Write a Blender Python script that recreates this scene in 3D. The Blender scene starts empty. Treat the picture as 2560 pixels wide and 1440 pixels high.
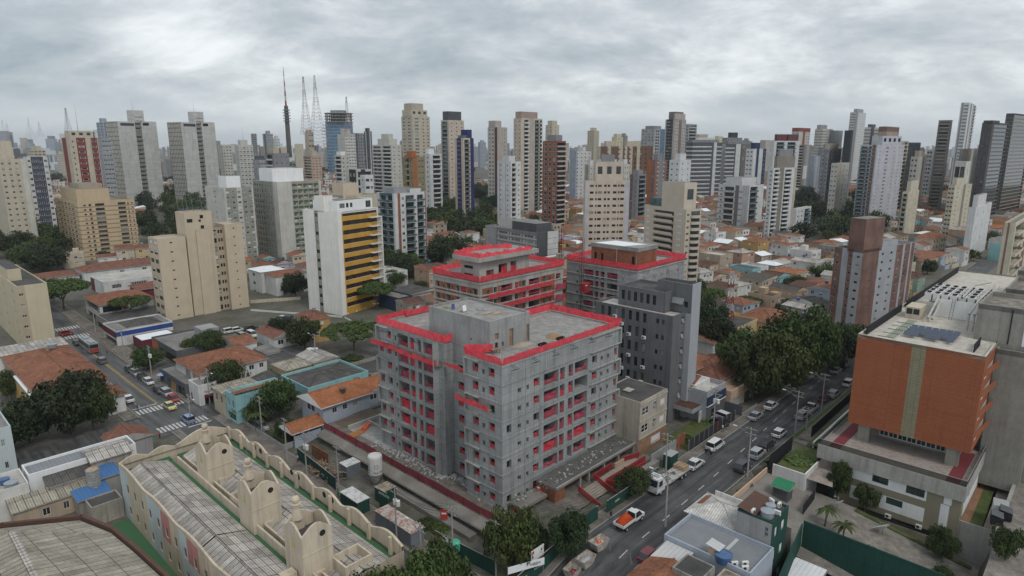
import bpy,math,random
from mathutils import Vector,Matrix,noise as mnoise
SC=bpy.context.scene
COL=SC.collection
rad=math.radians
#-- camera,light,sky
FPX,CAMH,PITCH=1620.0,58.0,math.atan(356/1620.0)
cam=bpy.data.objects.new('camera',bpy.data.cameras.new('camera'));COL.objects.link(cam)
cam.location=(0,0,CAMH);cam.rotation_euler=(math.pi/2-PITCH,0,0)
cam.data.sensor_width=36;cam.data.lens=36*FPX/2560
cam.data.clip_start=1;cam.data.clip_end=40000
SC.camera=cam
SC.view_settings.view_transform='Standard';SC.view_settings.look='None'
SC.view_settings.exposure=0.28;SC.view_settings.gamma=1
SUN_EL,SUN_AZ=52,145          # azimuth clockwise from +Y
sun=bpy.data.objects.new('sun',bpy.data.lights.new('sun','SUN'));COL.objects.link(sun)
sun.data.energy=1.1;sun.data.angle=rad(18);sun.data.color=(1,.965,.92)
_sd=Vector((math.sin(rad(SUN_AZ))*math.cos(rad(SUN_EL)),math.cos(rad(SUN_AZ))*math.cos(rad(SUN_EL)),math.sin(rad(SUN_EL))))
sun.rotation_euler=_sd.to_track_quat('Z','Y').to_euler()
W=bpy.data.worlds.new('World');SC.world=W;W.use_nodes=True
def build_world():
 nt=W.node_tree;N=nt.nodes;Lk=nt.links;N.clear()
 def nd(t,**k):
  n=N.new(t)
  for a,b in k.items():setattr(n,a,b)
  return n
 def math_(op,a,b=None):
  n=nd('ShaderNodeMath',operation=op)
  for i,v in enumerate((a,b)):
   if v is None:continue
   if isinstance(v,(int,float)):n.inputs[i].default_value=v
   else:Lk.new(v,n.inputs[i])
  return n.outputs[0]
 out=nd('ShaderNodeOutputWorld')
 sky=nd('ShaderNodeTexSky',sky_type='NISHITA',sun_disc=False,sun_elevation=rad(SUN_EL),sun_rotation=rad(SUN_AZ))
 bg=nd('ShaderNodeBackground');bg.inputs[1].default_value=0.07
 Lk.new(sky.outputs[0],bg.inputs[0])
 tc=nd('ShaderNodeTexCoord');sp=nd('ShaderNodeSeparateXYZ');Lk.new(tc.outputs['Generated'],sp.inputs[0])
 z=math_('MAXIMUM',sp.outputs[2],0.0)
 zz=math_('ADD',z,0.33)
 cb=nd('ShaderNodeCombineXYZ')
 Lk.new(math_('DIVIDE',sp.outputs[0],zz),cb.inputs[0]);Lk.new(math_('DIVIDE',sp.outputs[1],zz),cb.inputs[1])
 def nz(scale,det,dist,off,rough=.55):
  mp=nd('ShaderNodeMapping');mp.inputs['Location'].default_value=off
  mp.inputs['Rotation'].default_value=(0,0,.5);mp.inputs['Scale'].default_value=(1,1.25,1)
  Lk.new(cb.outputs[0],mp.inputs[0])
  n=nd('ShaderNodeTexNoise');n.inputs['Scale'].default_value=scale;n.inputs['Detail'].default_value=det
  n.inputs['Distortion'].default_value=dist;n.inputs['Roughness'].default_value=rough
  Lk.new(mp.outputs[0],n.inputs['Vector']);return n.outputs[0]
 a=nz(1.15,10,.15,(.4,0,0),.56);b=nz(2.6,10,.3,(9.2,4.4,2),.66)
 f=math_('ADD',math_('MULTIPLY',a,.62),math_('MULTIPLY',b,.38))
 rp=nd('ShaderNodeValToRGB');Lk.new(f,rp.inputs[0])
 e=rp.color_ramp.elements
 e[0].position=.40;e[0].color=(.84,.87,.885,1)
 e[1].position=.64;e[1].color=(.30,.35,.395,1)
 for p,c in ((.455,(.70,.735,.755)),(.495,(.565,.605,.63)),(.54,(.455,.50,.535)),(.59,(.375,.425,.465))):
  x=rp.color_ramp.elements.new(p);x.color=c+(1,)
 # the layer thins to a pale even veil at the horizon
 hz=nd('ShaderNodeMapRange');Lk.new(z,hz.inputs[0]);hz.inputs[1].default_value=0;hz.inputs[2].default_value=.10
 hz.inputs[3].default_value=1;hz.inputs[4].default_value=0;hz.interpolation_type='SMOOTHSTEP'
 mx=nd('ShaderNodeMix',data_type='RGBA');Lk.new(math_('MULTIPLY',hz.outputs[0],.75),mx.inputs[0])
 Lk.new(rp.outputs[0],mx.inputs[6]);mx.inputs[7].default_value=(.58,.645,.685,1)
 cl=nd('ShaderNodeBackground');cl.inputs[1].default_value=1.0
 Lk.new(mx.outputs[2],cl.inputs[0])
 ms=nd('ShaderNodeMixShader');ms.inputs[0].default_value=.9
 Lk.new(bg.outputs[0],ms.inputs[1]);Lk.new(cl.outputs[0],ms.inputs[2]);Lk.new(ms.outputs[0],out.inputs[0])
build_world()
#-- pixel rays -> world points
def ray(x,y):
 a=(x-1280)/FPX;b=(720-y)/FPX;c,s=math.cos(PITCH),math.sin(PITCH)
 return Vector((a,c+b*s,-s+b*c))
def gp(x,y,z=0.0):
 r=ray(x,y);t=(z-CAMH)/r.z;return Vector((r.x*t,r.y*t,z))
def at_depth(x,y,D):
 r=ray(x,y);t=D/r.y;return Vector((r.x*t,D,CAMH+r.z*t))
def proj(p):
 c,s=math.cos(PITCH),math.sin(PITCH);X,Y,Z=p[0],p[1],p[2]-CAMH
 d=Y*c-Z*s;u=Y*s+Z*c
 return (1280+FPX*X/d,720-FPX*u/d) if d > .1 else (0,9999)
GA=46.4                                         # street grid angle
def axes(a):return Vector((math.cos(rad(a)),math.sin(rad(a)),0)),Vector((-math.sin(rad(a)),math.cos(rad(a)),0))
U,V=axes(GA)
#-- materials
MATS={}
def _nodes(name):
 m=bpy.data.materials.new(name);m.use_nodes=True;nt=m.node_tree
 return m,nt,nt.nodes['Principled BSDF']
class NG:
 def __init__(s,nt):s.nt=nt;s.N=nt.nodes;s.L=nt.links.new
 def n(s,t,**k):
  x=s.N.new(t)
  for a,b in k.items():setattr(x,a,b)
  return x
 def mul(s,col,fac):
  m=s.n('ShaderNodeMix',data_type='RGBA',blend_type='MULTIPLY');m.inputs[0].default_value=1
  s.put(col,m.inputs[6]);s.put(fac,m.inputs[7]);return m.outputs[2]
 def mix(s,f,a,b):
  m=s.n('ShaderNodeMix',data_type='RGBA');s.put(f,m.inputs[0]);s.put(a,m.inputs[6]);s.put(b,m.inputs[7]);return m.outputs[2]
 def put(s,v,i):
  if hasattr(v,'is_output'):s.L(v,i)
  elif isinstance(v,(tuple,list)) and len(v) == 3 and i.type == 'RGBA':i.default_value=(*v,1)
  else:i.default_value=v
 def noise(s,vec,scale,det=4,rough=.55,dist=0):
  x=s.n('ShaderNodeTexNoise');x.inputs['Scale'].default_value=scale;x.inputs['Detail'].default_value=det
  x.inputs['Roughness'].default_value=rough;x.inputs['Distortion'].default_value=dist
  if vec is not None:s.L(vec,x.inputs['Vector'])
  return x.outputs[0]
 def rng(s,v,a,b,c,d):
  x=s.n('ShaderNodeMapRange');s.put(v,x.inputs[0])
  for i,q in enumerate((a,b,c,d)):x.inputs[i+1].default_value=q
  return x.outputs[0]
 def pos(s,scale=(1,1,1)):
  g=s.n('ShaderNodeNewGeometry');m=s.n('ShaderNodeMapping');m.inputs['Scale'].default_value=scale
  s.L(g.outputs['Position'],m.inputs[0]);return m.outputs[0]
 def uv(s,scale=(1,1,1)):
  g=s.n('ShaderNodeUVMap');m=s.n('ShaderNodeMapping');m.inputs['Scale'].default_value=scale
  s.L(g.outputs[0],m.inputs[0]);return m.outputs[0]
 def bump(s,h,st,d,bs):
  b=s.n('ShaderNodeBump');b.inputs['Strength'].default_value=st;b.inputs['Distance'].default_value=d
  s.L(h,b.inputs['Height']);s.L(b.outputs[0],bs.inputs['Normal'])
def M(name,rgb=(.5,.5,.5),kind='plaster',rough=.85,var=.14,streak=.22,scale=.22,rgb2=None,spec=.25,**k):
 if name in MATS:return name
 m,nt,bs=_nodes(name);g=NG(nt)
 bs.inputs['Roughness'].default_value=rough;bs.inputs['Specular IOR Level'].default_value=spec
 c=rgb
 if kind in ('plaster','concrete','panel'):
  n1=g.noise(g.pos(),scale,5,.6)
  c=g.mul(c,g.rng(n1,.3,.7,1-var,1+var*.7))
  n2=g.noise(g.pos((1.1,1.1,.05)),1.0,5,.65)
  c=g.mul(c,g.rng(n2,.50,.74,1,1-streak))
  n4=g.noise(g.pos((3.2,3.2,.35)),1.0,4,.7)
  c=g.mul(c,g.rng(n4,.45,.75,1.03,1-streak*.45))
  if kind != 'plaster':
   n3=g.noise(g.pos(),2.4,4,.7);c=g.mul(c,g.rng(n3,.3,.7,.9,1.08))
  if kind == 'panel':
   b=g.n('ShaderNodeTexBrick');g.L(g.uv(),b.inputs[0]);b.offset=0;b.inputs['Scale'].default_value=1
   b.inputs['Brick Width'].default_value=k.get('bw',2.4);b.inputs['Row Height'].default_value=k.get('bh',1.5)
   b.inputs['Mortar Size'].default_value=.03;b.inputs['Bias'].default_value=0
   b.inputs['Color1'].default_value=(1.05,1.05,1.05,1);b.inputs['Color2'].default_value=(.93,.93,.93,1);b.inputs['Mortar'].default_value=(.62,.62,.62,1)
   c=g.mul(c,b.outputs[0])
 elif kind in ('tile','sheet','brick'):
  b=g.n('ShaderNodeTexBrick');g.L(g.uv(),b.inputs[0]);b.inputs['Scale'].default_value=1
  bw,bh,mo={'tile':(.55,.38,.012),'sheet':(k.get('bw',1.1),k.get('bh',2.4),.05),'brick':(.42,.2,.02)}[kind]
  b.inputs['Brick Width'].default_value=bw;b.inputs['Row Height'].default_value=bh;b.inputs['Mortar Size'].default_value=mo
  b.offset=.5 if kind != 'sheet' else .0
  d=rgb2 or tuple(x*.62 for x in rgb)
  b.inputs['Color1'].default_value=(*rgb,1);b.inputs['Color2'].default_value=(*d,1)
  b.inputs['Mortar'].default_value=(*[x*k.get('mort',.45) for x in rgb],1)
  c=b.outputs[0]
  n1=g.noise(g.pos(),.45,6,.65);c=g.mul(c,g.rng(n1,.3,.72,1.15,.62))
  n2=g.noise(g.pos(),2.8,3,.6);c=g.mul(c,g.rng(n2,.35,.7,1.08,.82))
  if kind != 'brick':
   w=g.n('ShaderNodeTexWave',wave_type='BANDS',bands_direction='X');g.L(g.uv(),w.inputs[0])
   w.inputs['Scale'].default_value=k.get('wave',.85);
   g.bump(w.outputs[0],.7,.08,bs);c=g.mul(c,g.rng(w.outputs[0],0,1,.78,1.1))
 elif kind == 'seam':                    # standing seam sheet metal
  w=g.n('ShaderNodeTexWave',wave_type='BANDS',bands_direction='X',wave_profile='SAW');g.L(g.uv(),w.inputs[0]);w.inputs['Scale'].default_value=k.get('wave',.5)
  c=g.mul(c,g.rng(w.outputs[0],0,.25,.72,1))
  n1=g.noise(g.pos(),.4,5,.6);c=g.mul(c,g.rng(n1,.3,.7,1.06,.88))
  g.bump(w.outputs[0],.5,.06,bs)
 elif kind == 'asphalt':
  n1=g.noise(g.pos(),.16,6,.65);c=g.mix(g.rng(n1,.42,.68,0,1),c,tuple(x*1.9 for x in rgb))
  rot=g.n('ShaderNodeMapping');rot.inputs['Rotation'].default_value=(0,0,rad(-k.get('ang',GA)));ge=g.n('ShaderNodeNewGeometry');g.L(ge.outputs['Position'],rot.inputs[0])
  sc=g.n('ShaderNodeMapping');sc.inputs['Scale'].default_value=(.05,1.15,1);g.L(rot.outputs[0],sc.inputs[0])
  n2=g.noise(sc.outputs[0],1.0,6,.62,.3);c=g.mul(c,g.rng(n2,.36,.66,.62,1.5))
  n3=g.noise(g.pos(),6,3);c=g.mul(c,g.rng(n3,.3,.7,.9,1.1))
  g.L(g.rng(n1,.35,.65,.32,.75),bs.inputs['Roughness'])
 elif kind == 'ground':
  n1=g.noise(g.pos(),k.get('s1',.09),7,.65);c=g.mix(g.rng(n1,.4,.62,0,1),c,rgb2)
  n2=g.noise(g.pos(),.9,5,.65);c=g.mul(c,g.rng(n2,.3,.7,.72,1.25))
  n3=g.noise(g.pos(),5,3,.65);c=g.mul(c,g.rng(n3,.3,.7,.85,1.15))
 elif kind == 'leaf':
  oi=g.n('ShaderNodeObjectInfo')
  n1=g.noise(g.pos(),.45,3,.6);n2=g.noise(g.pos(),2.6,2,.6)
  c=g.mix(g.rng(n1,.35,.68,0,1),tuple(x*.62 for x in rgb),rgb)
  c=g.mul(c,g.rng(n2,.3,.7,.7,1.35))
  hs=g.n('ShaderNodeHueSaturation');g.L(c,hs.inputs['Color'])
  g.L(g.rng(oi.outputs['Random'],0,1,.475,.515),hs.inputs['Hue']);g.L(g.rng(oi.outputs['Random'],0,1,.75,1.3),hs.inputs['Value'])
  c=hs.outputs[0]
  bs.inputs['Roughness'].default_value=.6
  tr=g.n('ShaderNodeBsdfTranslucent');g.put(c,tr.inputs[0]);ms=g.n('ShaderNodeMixShader');ms.inputs[0].default_value=.12
  o=nt.nodes['Material Output'];g.L(bs.outputs[0],ms.inputs[1]);g.L(tr.outputs[0],ms.inputs[2]);g.L(ms.outputs[0],o.inputs[0])
 elif kind == 'net':
  n1=g.noise(g.pos(),1.1,4,.6);c=g.mul(c,g.rng(n1,.3,.7,.72,1.15))
  tr=g.n('ShaderNodeBsdfTranslucent');g.put(c,tr.inputs[0]);ms=g.n('ShaderNodeMixShader');ms.inputs[0].default_value=.38
  tp=g.n('ShaderNodeBsdfTransparent');m2=g.n('ShaderNodeMixShader');m2.inputs[0].default_value=k.get('thin',.12)
  o=nt.nodes['Material Output'];g.L(bs.outputs[0],ms.inputs[1]);g.L(tr.outputs[0],ms.inputs[2])
  g.L(ms.outputs[0],m2.inputs[1]);g.L(tp.outputs[0],m2.inputs[2]);g.L(m2.outputs[0],o.inputs[0])
 elif kind == 'glass':
  bs.inputs['Roughness'].default_value=k.get('gr',.06);bs.inputs['Specular IOR Level'].default_value=.6
  n1=g.noise(g.pos(),.5,2);c=g.mul(c,g.rng(n1,.3,.7,.6,1.4))
 elif kind == 'paint':
  bs.inputs['Roughness'].default_value=k.get('pr',.3);bs.inputs['Specular IOR Level'].default_value=.5
  bs.inputs['Coat Weight'].default_value=.25;n1=g.noise(g.pos(),2,3);c=g.mul(c,g.rng(n1,.3,.7,.92,1.05))
 elif kind == 'metal':
  bs.inputs['Metallic'].default_value=k.get('met',.6);n1=g.noise(g.pos(),1.5,4);c=g.mul(c,g.rng(n1,.3,.7,.78,1.12))
 elif kind == 'rust':
  n1=g.noise(g.pos(),1.4,6,.7);c=g.mix(g.rng(n1,.46,.6,0,1),c,rgb2 or (.12,.06,.035))
 elif kind == 'dirt':
  n1=g.noise(g.pos(),.7,7,.7);c=g.mix(g.rng(n1,.38,.62,0,1),c,rgb2)
  n2=g.noise(g.pos(),7,4,.7);c=g.mul(c,g.rng(n2,.3,.7,.7,1.3));g.bump(n2,.6,.15,bs)
 g.put(c,bs.inputs['Base Color'])
 MATS[name]=m;return name
M('concrete',(.29,.295,.29),'concrete',var=.2,streak=.36)
M('concrete_grey',(.29,.298,.297),'panel',var=.16,streak=.3,bw=2.7,bh=1.45)
M('concrete_pale',(.36,.35,.325),'concrete',var=.2,streak=.3)
M('concrete_dark',(.12,.118,.112),'concrete',var=.22,streak=.4)
M('slab_top',(.33,.32,.31),'dirt',rgb2=(.22,.21,.20))
M('roof_grey',(.20,.195,.185),'concrete',var=.35,streak=0)
M('roof_pale',(.42,.40,.37),'concrete',var=.3,streak=0)
M('roof_dark',(.075,.073,.07),'concrete',var=.4,streak=0)
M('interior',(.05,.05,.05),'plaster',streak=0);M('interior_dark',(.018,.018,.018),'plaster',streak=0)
M('brick_wall',(.30,.125,.07),'brick',rgb2=(.22,.085,.05),mort=.7)
M('tile_orange',(.33,.14,.08),'tile',rgb2=(.23,.10,.06));M('tile_red',(.27,.115,.075),'tile',rgb2=(.18,.085,.06))
M('tile_brown',(.17,.08,.055),'tile',rgb2=(.09,.05,.04));M('tile_grey',(.13,.12,.11),'tile');M('tile_new',(.42,.165,.075),'tile',rgb2=(.34,.13,.06))
M('sheet_old',(.53,.495,.45),'sheet',rgb2=(.33,.305,.28),mort=.2);M('sheet_dark',(.12,.115,.108),'sheet',rgb2=(.075,.072,.07))
M('sheet_tan',(.42,.385,.315),'sheet',rgb2=(.30,.27,.22),bw=1.1,bh=3.0,mort=.2)
M('metal_white',(.72,.73,.74),'seam');M('metal_grey',(.22,.235,.25),'seam');M('metal_blue',(.06,.15,.33),'seam');M('metal_pale',(.5,.5,.49),'seam')
M('glass_dark',(.018,.022,.026),'glass');M('glass_mid',(.06,.068,.07),'glass');M('glass_light',(.22,.23,.22),'glass',gr=.3);M('glass_teal',(.05,.11,.12),'glass');M('glass_blue',(.07,.15,.23),'glass');M('glass_green',(.02,.05,.045),'glass')
M('frame_white',(.62,.62,.61),'plain');M('frame_dark',(.06,.06,.06),'plain');M('frame_alu',(.35,.36,.36),'plain')
M('net_red',(.84,.085,.11),'net',thin=.05,rough=.7);M('net_pink',(.64,.10,.155),'net',thin=.2,rough=.7)
M('white_paint',(.74,.75,.75),'plaster',var=.06,streak=.12);M('black',(.02,.02,.02),'plain');M('rubber',(.022,.022,.022),'plain',rough=.7)
M('steel',(.28,.29,.30),'metal');M('steel_dark',(.06,.06,.062),'metal');M('steel_red',(.42,.04,.035),'paint');M('wood',(.30,.20,.11),'rust',rgb2=(.2,.13,.08));M('bark',(.10,.085,.07),'rust',rgb2=(.06,.05,.04))
M('asphalt',(.052,.053,.054),'asphalt');M('asphalt_left',(.062,.062,.062),'asphalt',ang=GA+90);M('pavement',(.19,.17,.15),'ground',rgb2=(.12,.105,.09),s1=.3);M('kerb_stone',(.27,.265,.25),'concrete')
M('ground',(.13,.12,.105),'ground',rgb2=(.075,.08,.055));M('dirt',(.15,.115,.085),'dirt',rgb2=(.10,.08,.062));M('mud',(.11,.095,.08),'dirt',rgb2=(.19,.17,.15))
M('grass',(.055,.085,.022),'ground',rgb2=(.09,.10,.035),s1=.5);M('mark_white',(.55,.55,.53),'rust',rgb2=(.36,.36,.35));M('mark_yellow',(.50,.32,.06),'rust',rgb2=(.32,.22,.07))
M('leaf_a',(.050,.078,.020),'leaf');M('leaf_b',(.068,.10,.024),'leaf');M('leaf_c',(.032,.052,.019),'leaf');M('leaf_d',(.085,.12,.03),'leaf');M('leaf_far',(.030,.052,.026),'leaf')
M('sand',(.33,.235,.13),'dirt',rgb2=(.27,.185,.10));M('sand_pale',(.40,.34,.25),'dirt',rgb2=(.34,.30,.25));M('bag_green',(.16,.19,.11),'dirt',rgb2=(.32,.25,.18));M('drum_blue',(.08,.14,.26),'paint');M('plywood',(.42,.31,.2),'rust',rgb2=(.36,.27,.19))
M('net_white',(.62,.63,.64),'net',thin=.55)
M('cabin_red',(.26,.03,.03),'paint')
M('tank_blue',(.05,.11,.24),'paint');M('tank_grey',(.26,.29,.32),'paint');M('ac_white',(.62,.62,.6),'plain');M('dish_white',(.55,.56,.55),'plain')
M('hoard_green',(.016,.062,.048),'panel',var=.1,streak=.15,bw=2.2,bh=2.6);M('net_wall',(.30,.035,.06),'net',thin=.1)
M('concrete_weathered',(.20,.185,.165),'concrete',var=.35,streak=.1);M('rubble_white',(.42,.42,.42),'concrete');M('wood_orange',(.45,.19,.06),'rust',rgb2=(.3,.16,.08));M('barrier_orange',(.65,.13,.05),'paint')
M('letter_pale',(.55,.58,.54),'plain');M('letter_dark',(.04,.04,.05),'plain');M('sign_red',(.45,.05,.04),'plain');M('logo_gold',(.42,.40,.12),'plain');M('concrete_step',(.29,.26,.22),'concrete');M('rail_red',(.36,.03,.035),'net',thin=.12)
M('silo_white',(.56,.56,.54),'plaster',var=.08,streak=.15);M('silo_band',(.12,.14,.15),'plain');M('letter_blue',(.09,.13,.18),'plain');M('letter_grey',(.32,.32,.31),'plain')
M('cont_grey',(.16,.18,.20),'plaster',streak=.2);M('roof_rust',(.47,.44,.41),'rust',rgb2=(.34,.15,.10));M('white_rust',(.62,.63,.63),'rust',rgb2=(.45,.44,.42));M('roof_tan',(.36,.31,.24),'rust',rgb2=(.25,.2,.15));M('wood_grey',(.24,.22,.2),'rust',rgb2=(.14,.12,.1));M('rust_orange',(.25,.1,.05),'rust');M('tank_green',(.07,.42,.28),'paint')
M('church_wall',(.52,.445,.345),'plaster',var=.12,streak=.34);M('church_blue',(.46,.52,.53),'plaster',var=.1,streak=.2);M('church_pink',(.45,.2,.19),'plaster',var=.1);M('green_floor',(.05,.13,.06),'rust',rgb2=(.05,.13,.06));M('roof_brown',(.09,.055,.045),'rust')
M('wall_grey',(.30,.30,.30));M('wall_bluegrey',(.36,.40,.46),var=.1,streak=.14);M('wall_cream',(.50,.44,.34));M('wall_tan',(.40,.33,.25));M('wall_white',(.60,.60,.58));M('wall_pink',(.43,.27,.21));M('wall_aqua',(.26,.47,.49));M('wall_ochre',(.45,.30,.12));M('wall_yellow',(.50,.40,.22));M('wall_dark',(.10,.105,.115));M('wall_navy',(.025,.045,.085));M('wall_wine',(.14,.03,.05));M('wall_mint',(.33,.45,.38));M('wall_peach',(.50,.36,.26));M('wall_lilac',(.42,.40,.45));M('wall_dirty',(.34,.31,.27),'concrete',var=.3,streak=.45)
M('tank_steel',(.36,.37,.36),'metal',met=.5);M('tank_rust',(.40,.30,.2),'rust',rgb2=(.25,.16,.1))
M('roof_white',(.70,.74,.76),'plaster',var=.06,streak=0)
M('wall_orange',(.42,.13,.06));M('band_blue',(.03,.07,.26))
M('office_grey',(.13,.133,.14),'plaster',var=.12,streak=.3);M('office_light',(.34,.35,.37),'plaster',var=.06,streak=.12);M('frame_black',(.012,.012,.013),'plain')
M('wall_old',(.40,.36,.30),'plaster',var=.2,streak=.42);M('brick_stone',(.33,.17,.10),'brick',rgb2=(.38,.25,.17))
M('clad_orange',(.30,.098,.046),'panel',var=.07,streak=.08,bw=6,bh=.3);M('clad_olive',(.235,.215,.14),'panel',var=.08,streak=.05,bw=1.0,bh=.45);M('block_grey',(.275,.265,.235),'concrete',var=.16,streak=.3,scale=.35,bw=.9,bh=.4);M('terrace_tile',(.31,.275,.25),'rust',rgb2=(.26,.2,.165));M('deck_red',(.17,.035,.04),'plain');M('beige_strip',(.25,.225,.16),'plaster',var=.08,streak=.1);M('louver_black',(.018,.018,.02),'plain');M('roof_cream',(.56,.53,.47),'dirt',rgb2=(.42,.39,.33));M('solar',(.035,.05,.085),'panel',var=.05,bw=1.0,bh=1.7,streak=0,rough=.12,spec=.6);M('glass_rail',(.02,.04,.034),'net',thin=.22,rough=.1)
M('roof_stain',(.30,.27,.23),'dirt',rgb2=(.13,.115,.10));M('pipe_white',(.5,.49,.46),'metal',met=.2)
M('gravel_grey',(.23,.21,.185),'ground',rgb2=(.16,.145,.125),s1=.6);M('earth_orange',(.30,.17,.10),'dirt',rgb2=(.24,.13,.08));M('booth_green',(.03,.20,.10),'seam')
M('roof_white_tile',(.66,.64,.61),'tile',rgb2=(.58,.56,.53),mort=.75);M('wall_stain',(.27,.26,.24),'concrete',var=.4,streak=.5);M('wall_peel',(.47,.36,.27),'rust',rgb2=(.28,.25,.22))
M('t_cream',(.47,.42,.33));M('t_white',(.56,.57,.57),streak=.15);M('t_offwhite',(.50,.49,.45));M('t_grey',(.30,.31,.325));M('t_midgrey',(.22,.225,.235));M('t_dark',(.085,.09,.098));M('t_black',(.03,.034,.042));M('t_tan',(.36,.30,.22));M('t_brown',(.15,.085,.06));M('t_brick',(.25,.10,.06));M('t_red',(.20,.05,.045));M('t_navy',(.03,.04,.10));M('t_blue',(.028,.034,.12));M('t_pink',(.46,.33,.26));M('t_yellow',(.52,.30,.05));M('t_green',(.05,.12,.055));M('t_sage',(.27,.28,.24));M('t_olive',(.26,.22,.12));M('t_lilac',(.44,.44,.48));M('t_stained',(.50,.50,.48),'panel',var=.12,streak=.3,bw=9,bh=1.4);M('t_rib',(.30,.27,.19),'plaster',streak=.4);M('t_glassblue',(.08,.16,.25),'glass',gr=.15);M('t_bluegrey',(.30,.34,.40));M('t_whiteblue',(.50,.53,.57),streak=.1)
M('t_creamp',(.52,.435,.325),'plaster',var=.08,streak=.12);M('t_cream2',(.40,.33,.24),'plaster',var=.08,streak=.12)
M('white_paint2',(.72,.71,.67),'plaster',var=.07,streak=.16);M('glass_band',(.035,.022,.02),'glass',gr=.2)
M('t_tancream',(.50,.39,.255),'plaster',var=.07,streak=.14);M('t_tanband',(.27,.21,.14))
M('t_ribdark',(.20,.175,.115),'plaster',streak=.4);M('t_rec',(.24,.235,.22),'plaster',streak=.4)
M('t_sand',(.50,.44,.31),'plaster',var=.06,streak=.12)
M('t_bluedark',(.075,.085,.115))
M('t_pinkgrey',(.34,.29,.26))
M('t_tan2',(.42,.37,.29))
M('t_pinkcream',(.50,.43,.355));M('t_bluegr',(.24,.25,.27))
M('t_rust',(.34,.13,.055))
M('t_wine',(.13,.05,.05));M('t_pinkgrey2',(.40,.36,.33))
M('t_pinkbrown',(.33,.25,.215))
M('t_cream3',(.52,.46,.375),'plaster',var=.07,streak=.12)
M('t_grey2',(.34,.355,.375))
M('t_brickgrey',(.18,.105,.085),'plaster',var=.3,streak=.3)
M('t_cream4',(.54,.50,.36));M('t_yellow2',(.52,.46,.25))
M('t_brick2',(.22,.12,.10))
M('t_darkwarm',(.17,.15,.145))
M('t_taupe',(.22,.20,.17))
M('t_red2',(.23,.05,.04))
M('t_midgrey2',(.24,.25,.26))
M('t_darkwarm2',(.075,.068,.07))
M('t_cream5',(.50,.46,.36))
M('mast_red',(.24,.08,.065),'plain');M('mast_white',(.42,.42,.43),'plain');M('mast_grey',(.24,.25,.27),'plain')
M('leaf_purple',(.10,.04,.12),'leaf')
M('tail_red',(.3,.02,.02),'paint')
M('bed_grey',(.42,.41,.39),'rust',rgb2=(.3,.29,.27));M('tarp_orange',(.62,.09,.02),'net',thin=.0);M('skip_white',(.46,.44,.40),'rust',rgb2=(.3,.2,.14));M('bus_grey',(.24,.25,.26),'paint');M('bus_red',(.32,.05,.04),'paint')
M('pole_grey',(.33,.32,.30),'concrete')
M('parasol',(.30,.40,.62),'plain')
M('skin',(.35,.2,.13),'plain');M('hair',(.02,.015,.012),'plain');M('cloth_white',(.55,.55,.55),'plain');M('cloth_dark',(.03,.03,.04),'plain');M('cloth_green',(.03,.22,.08),'plain');M('cloth_pink',(.5,.08,.12),'plain');M('cloth_blue',(.06,.1,.25),'plain')
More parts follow.
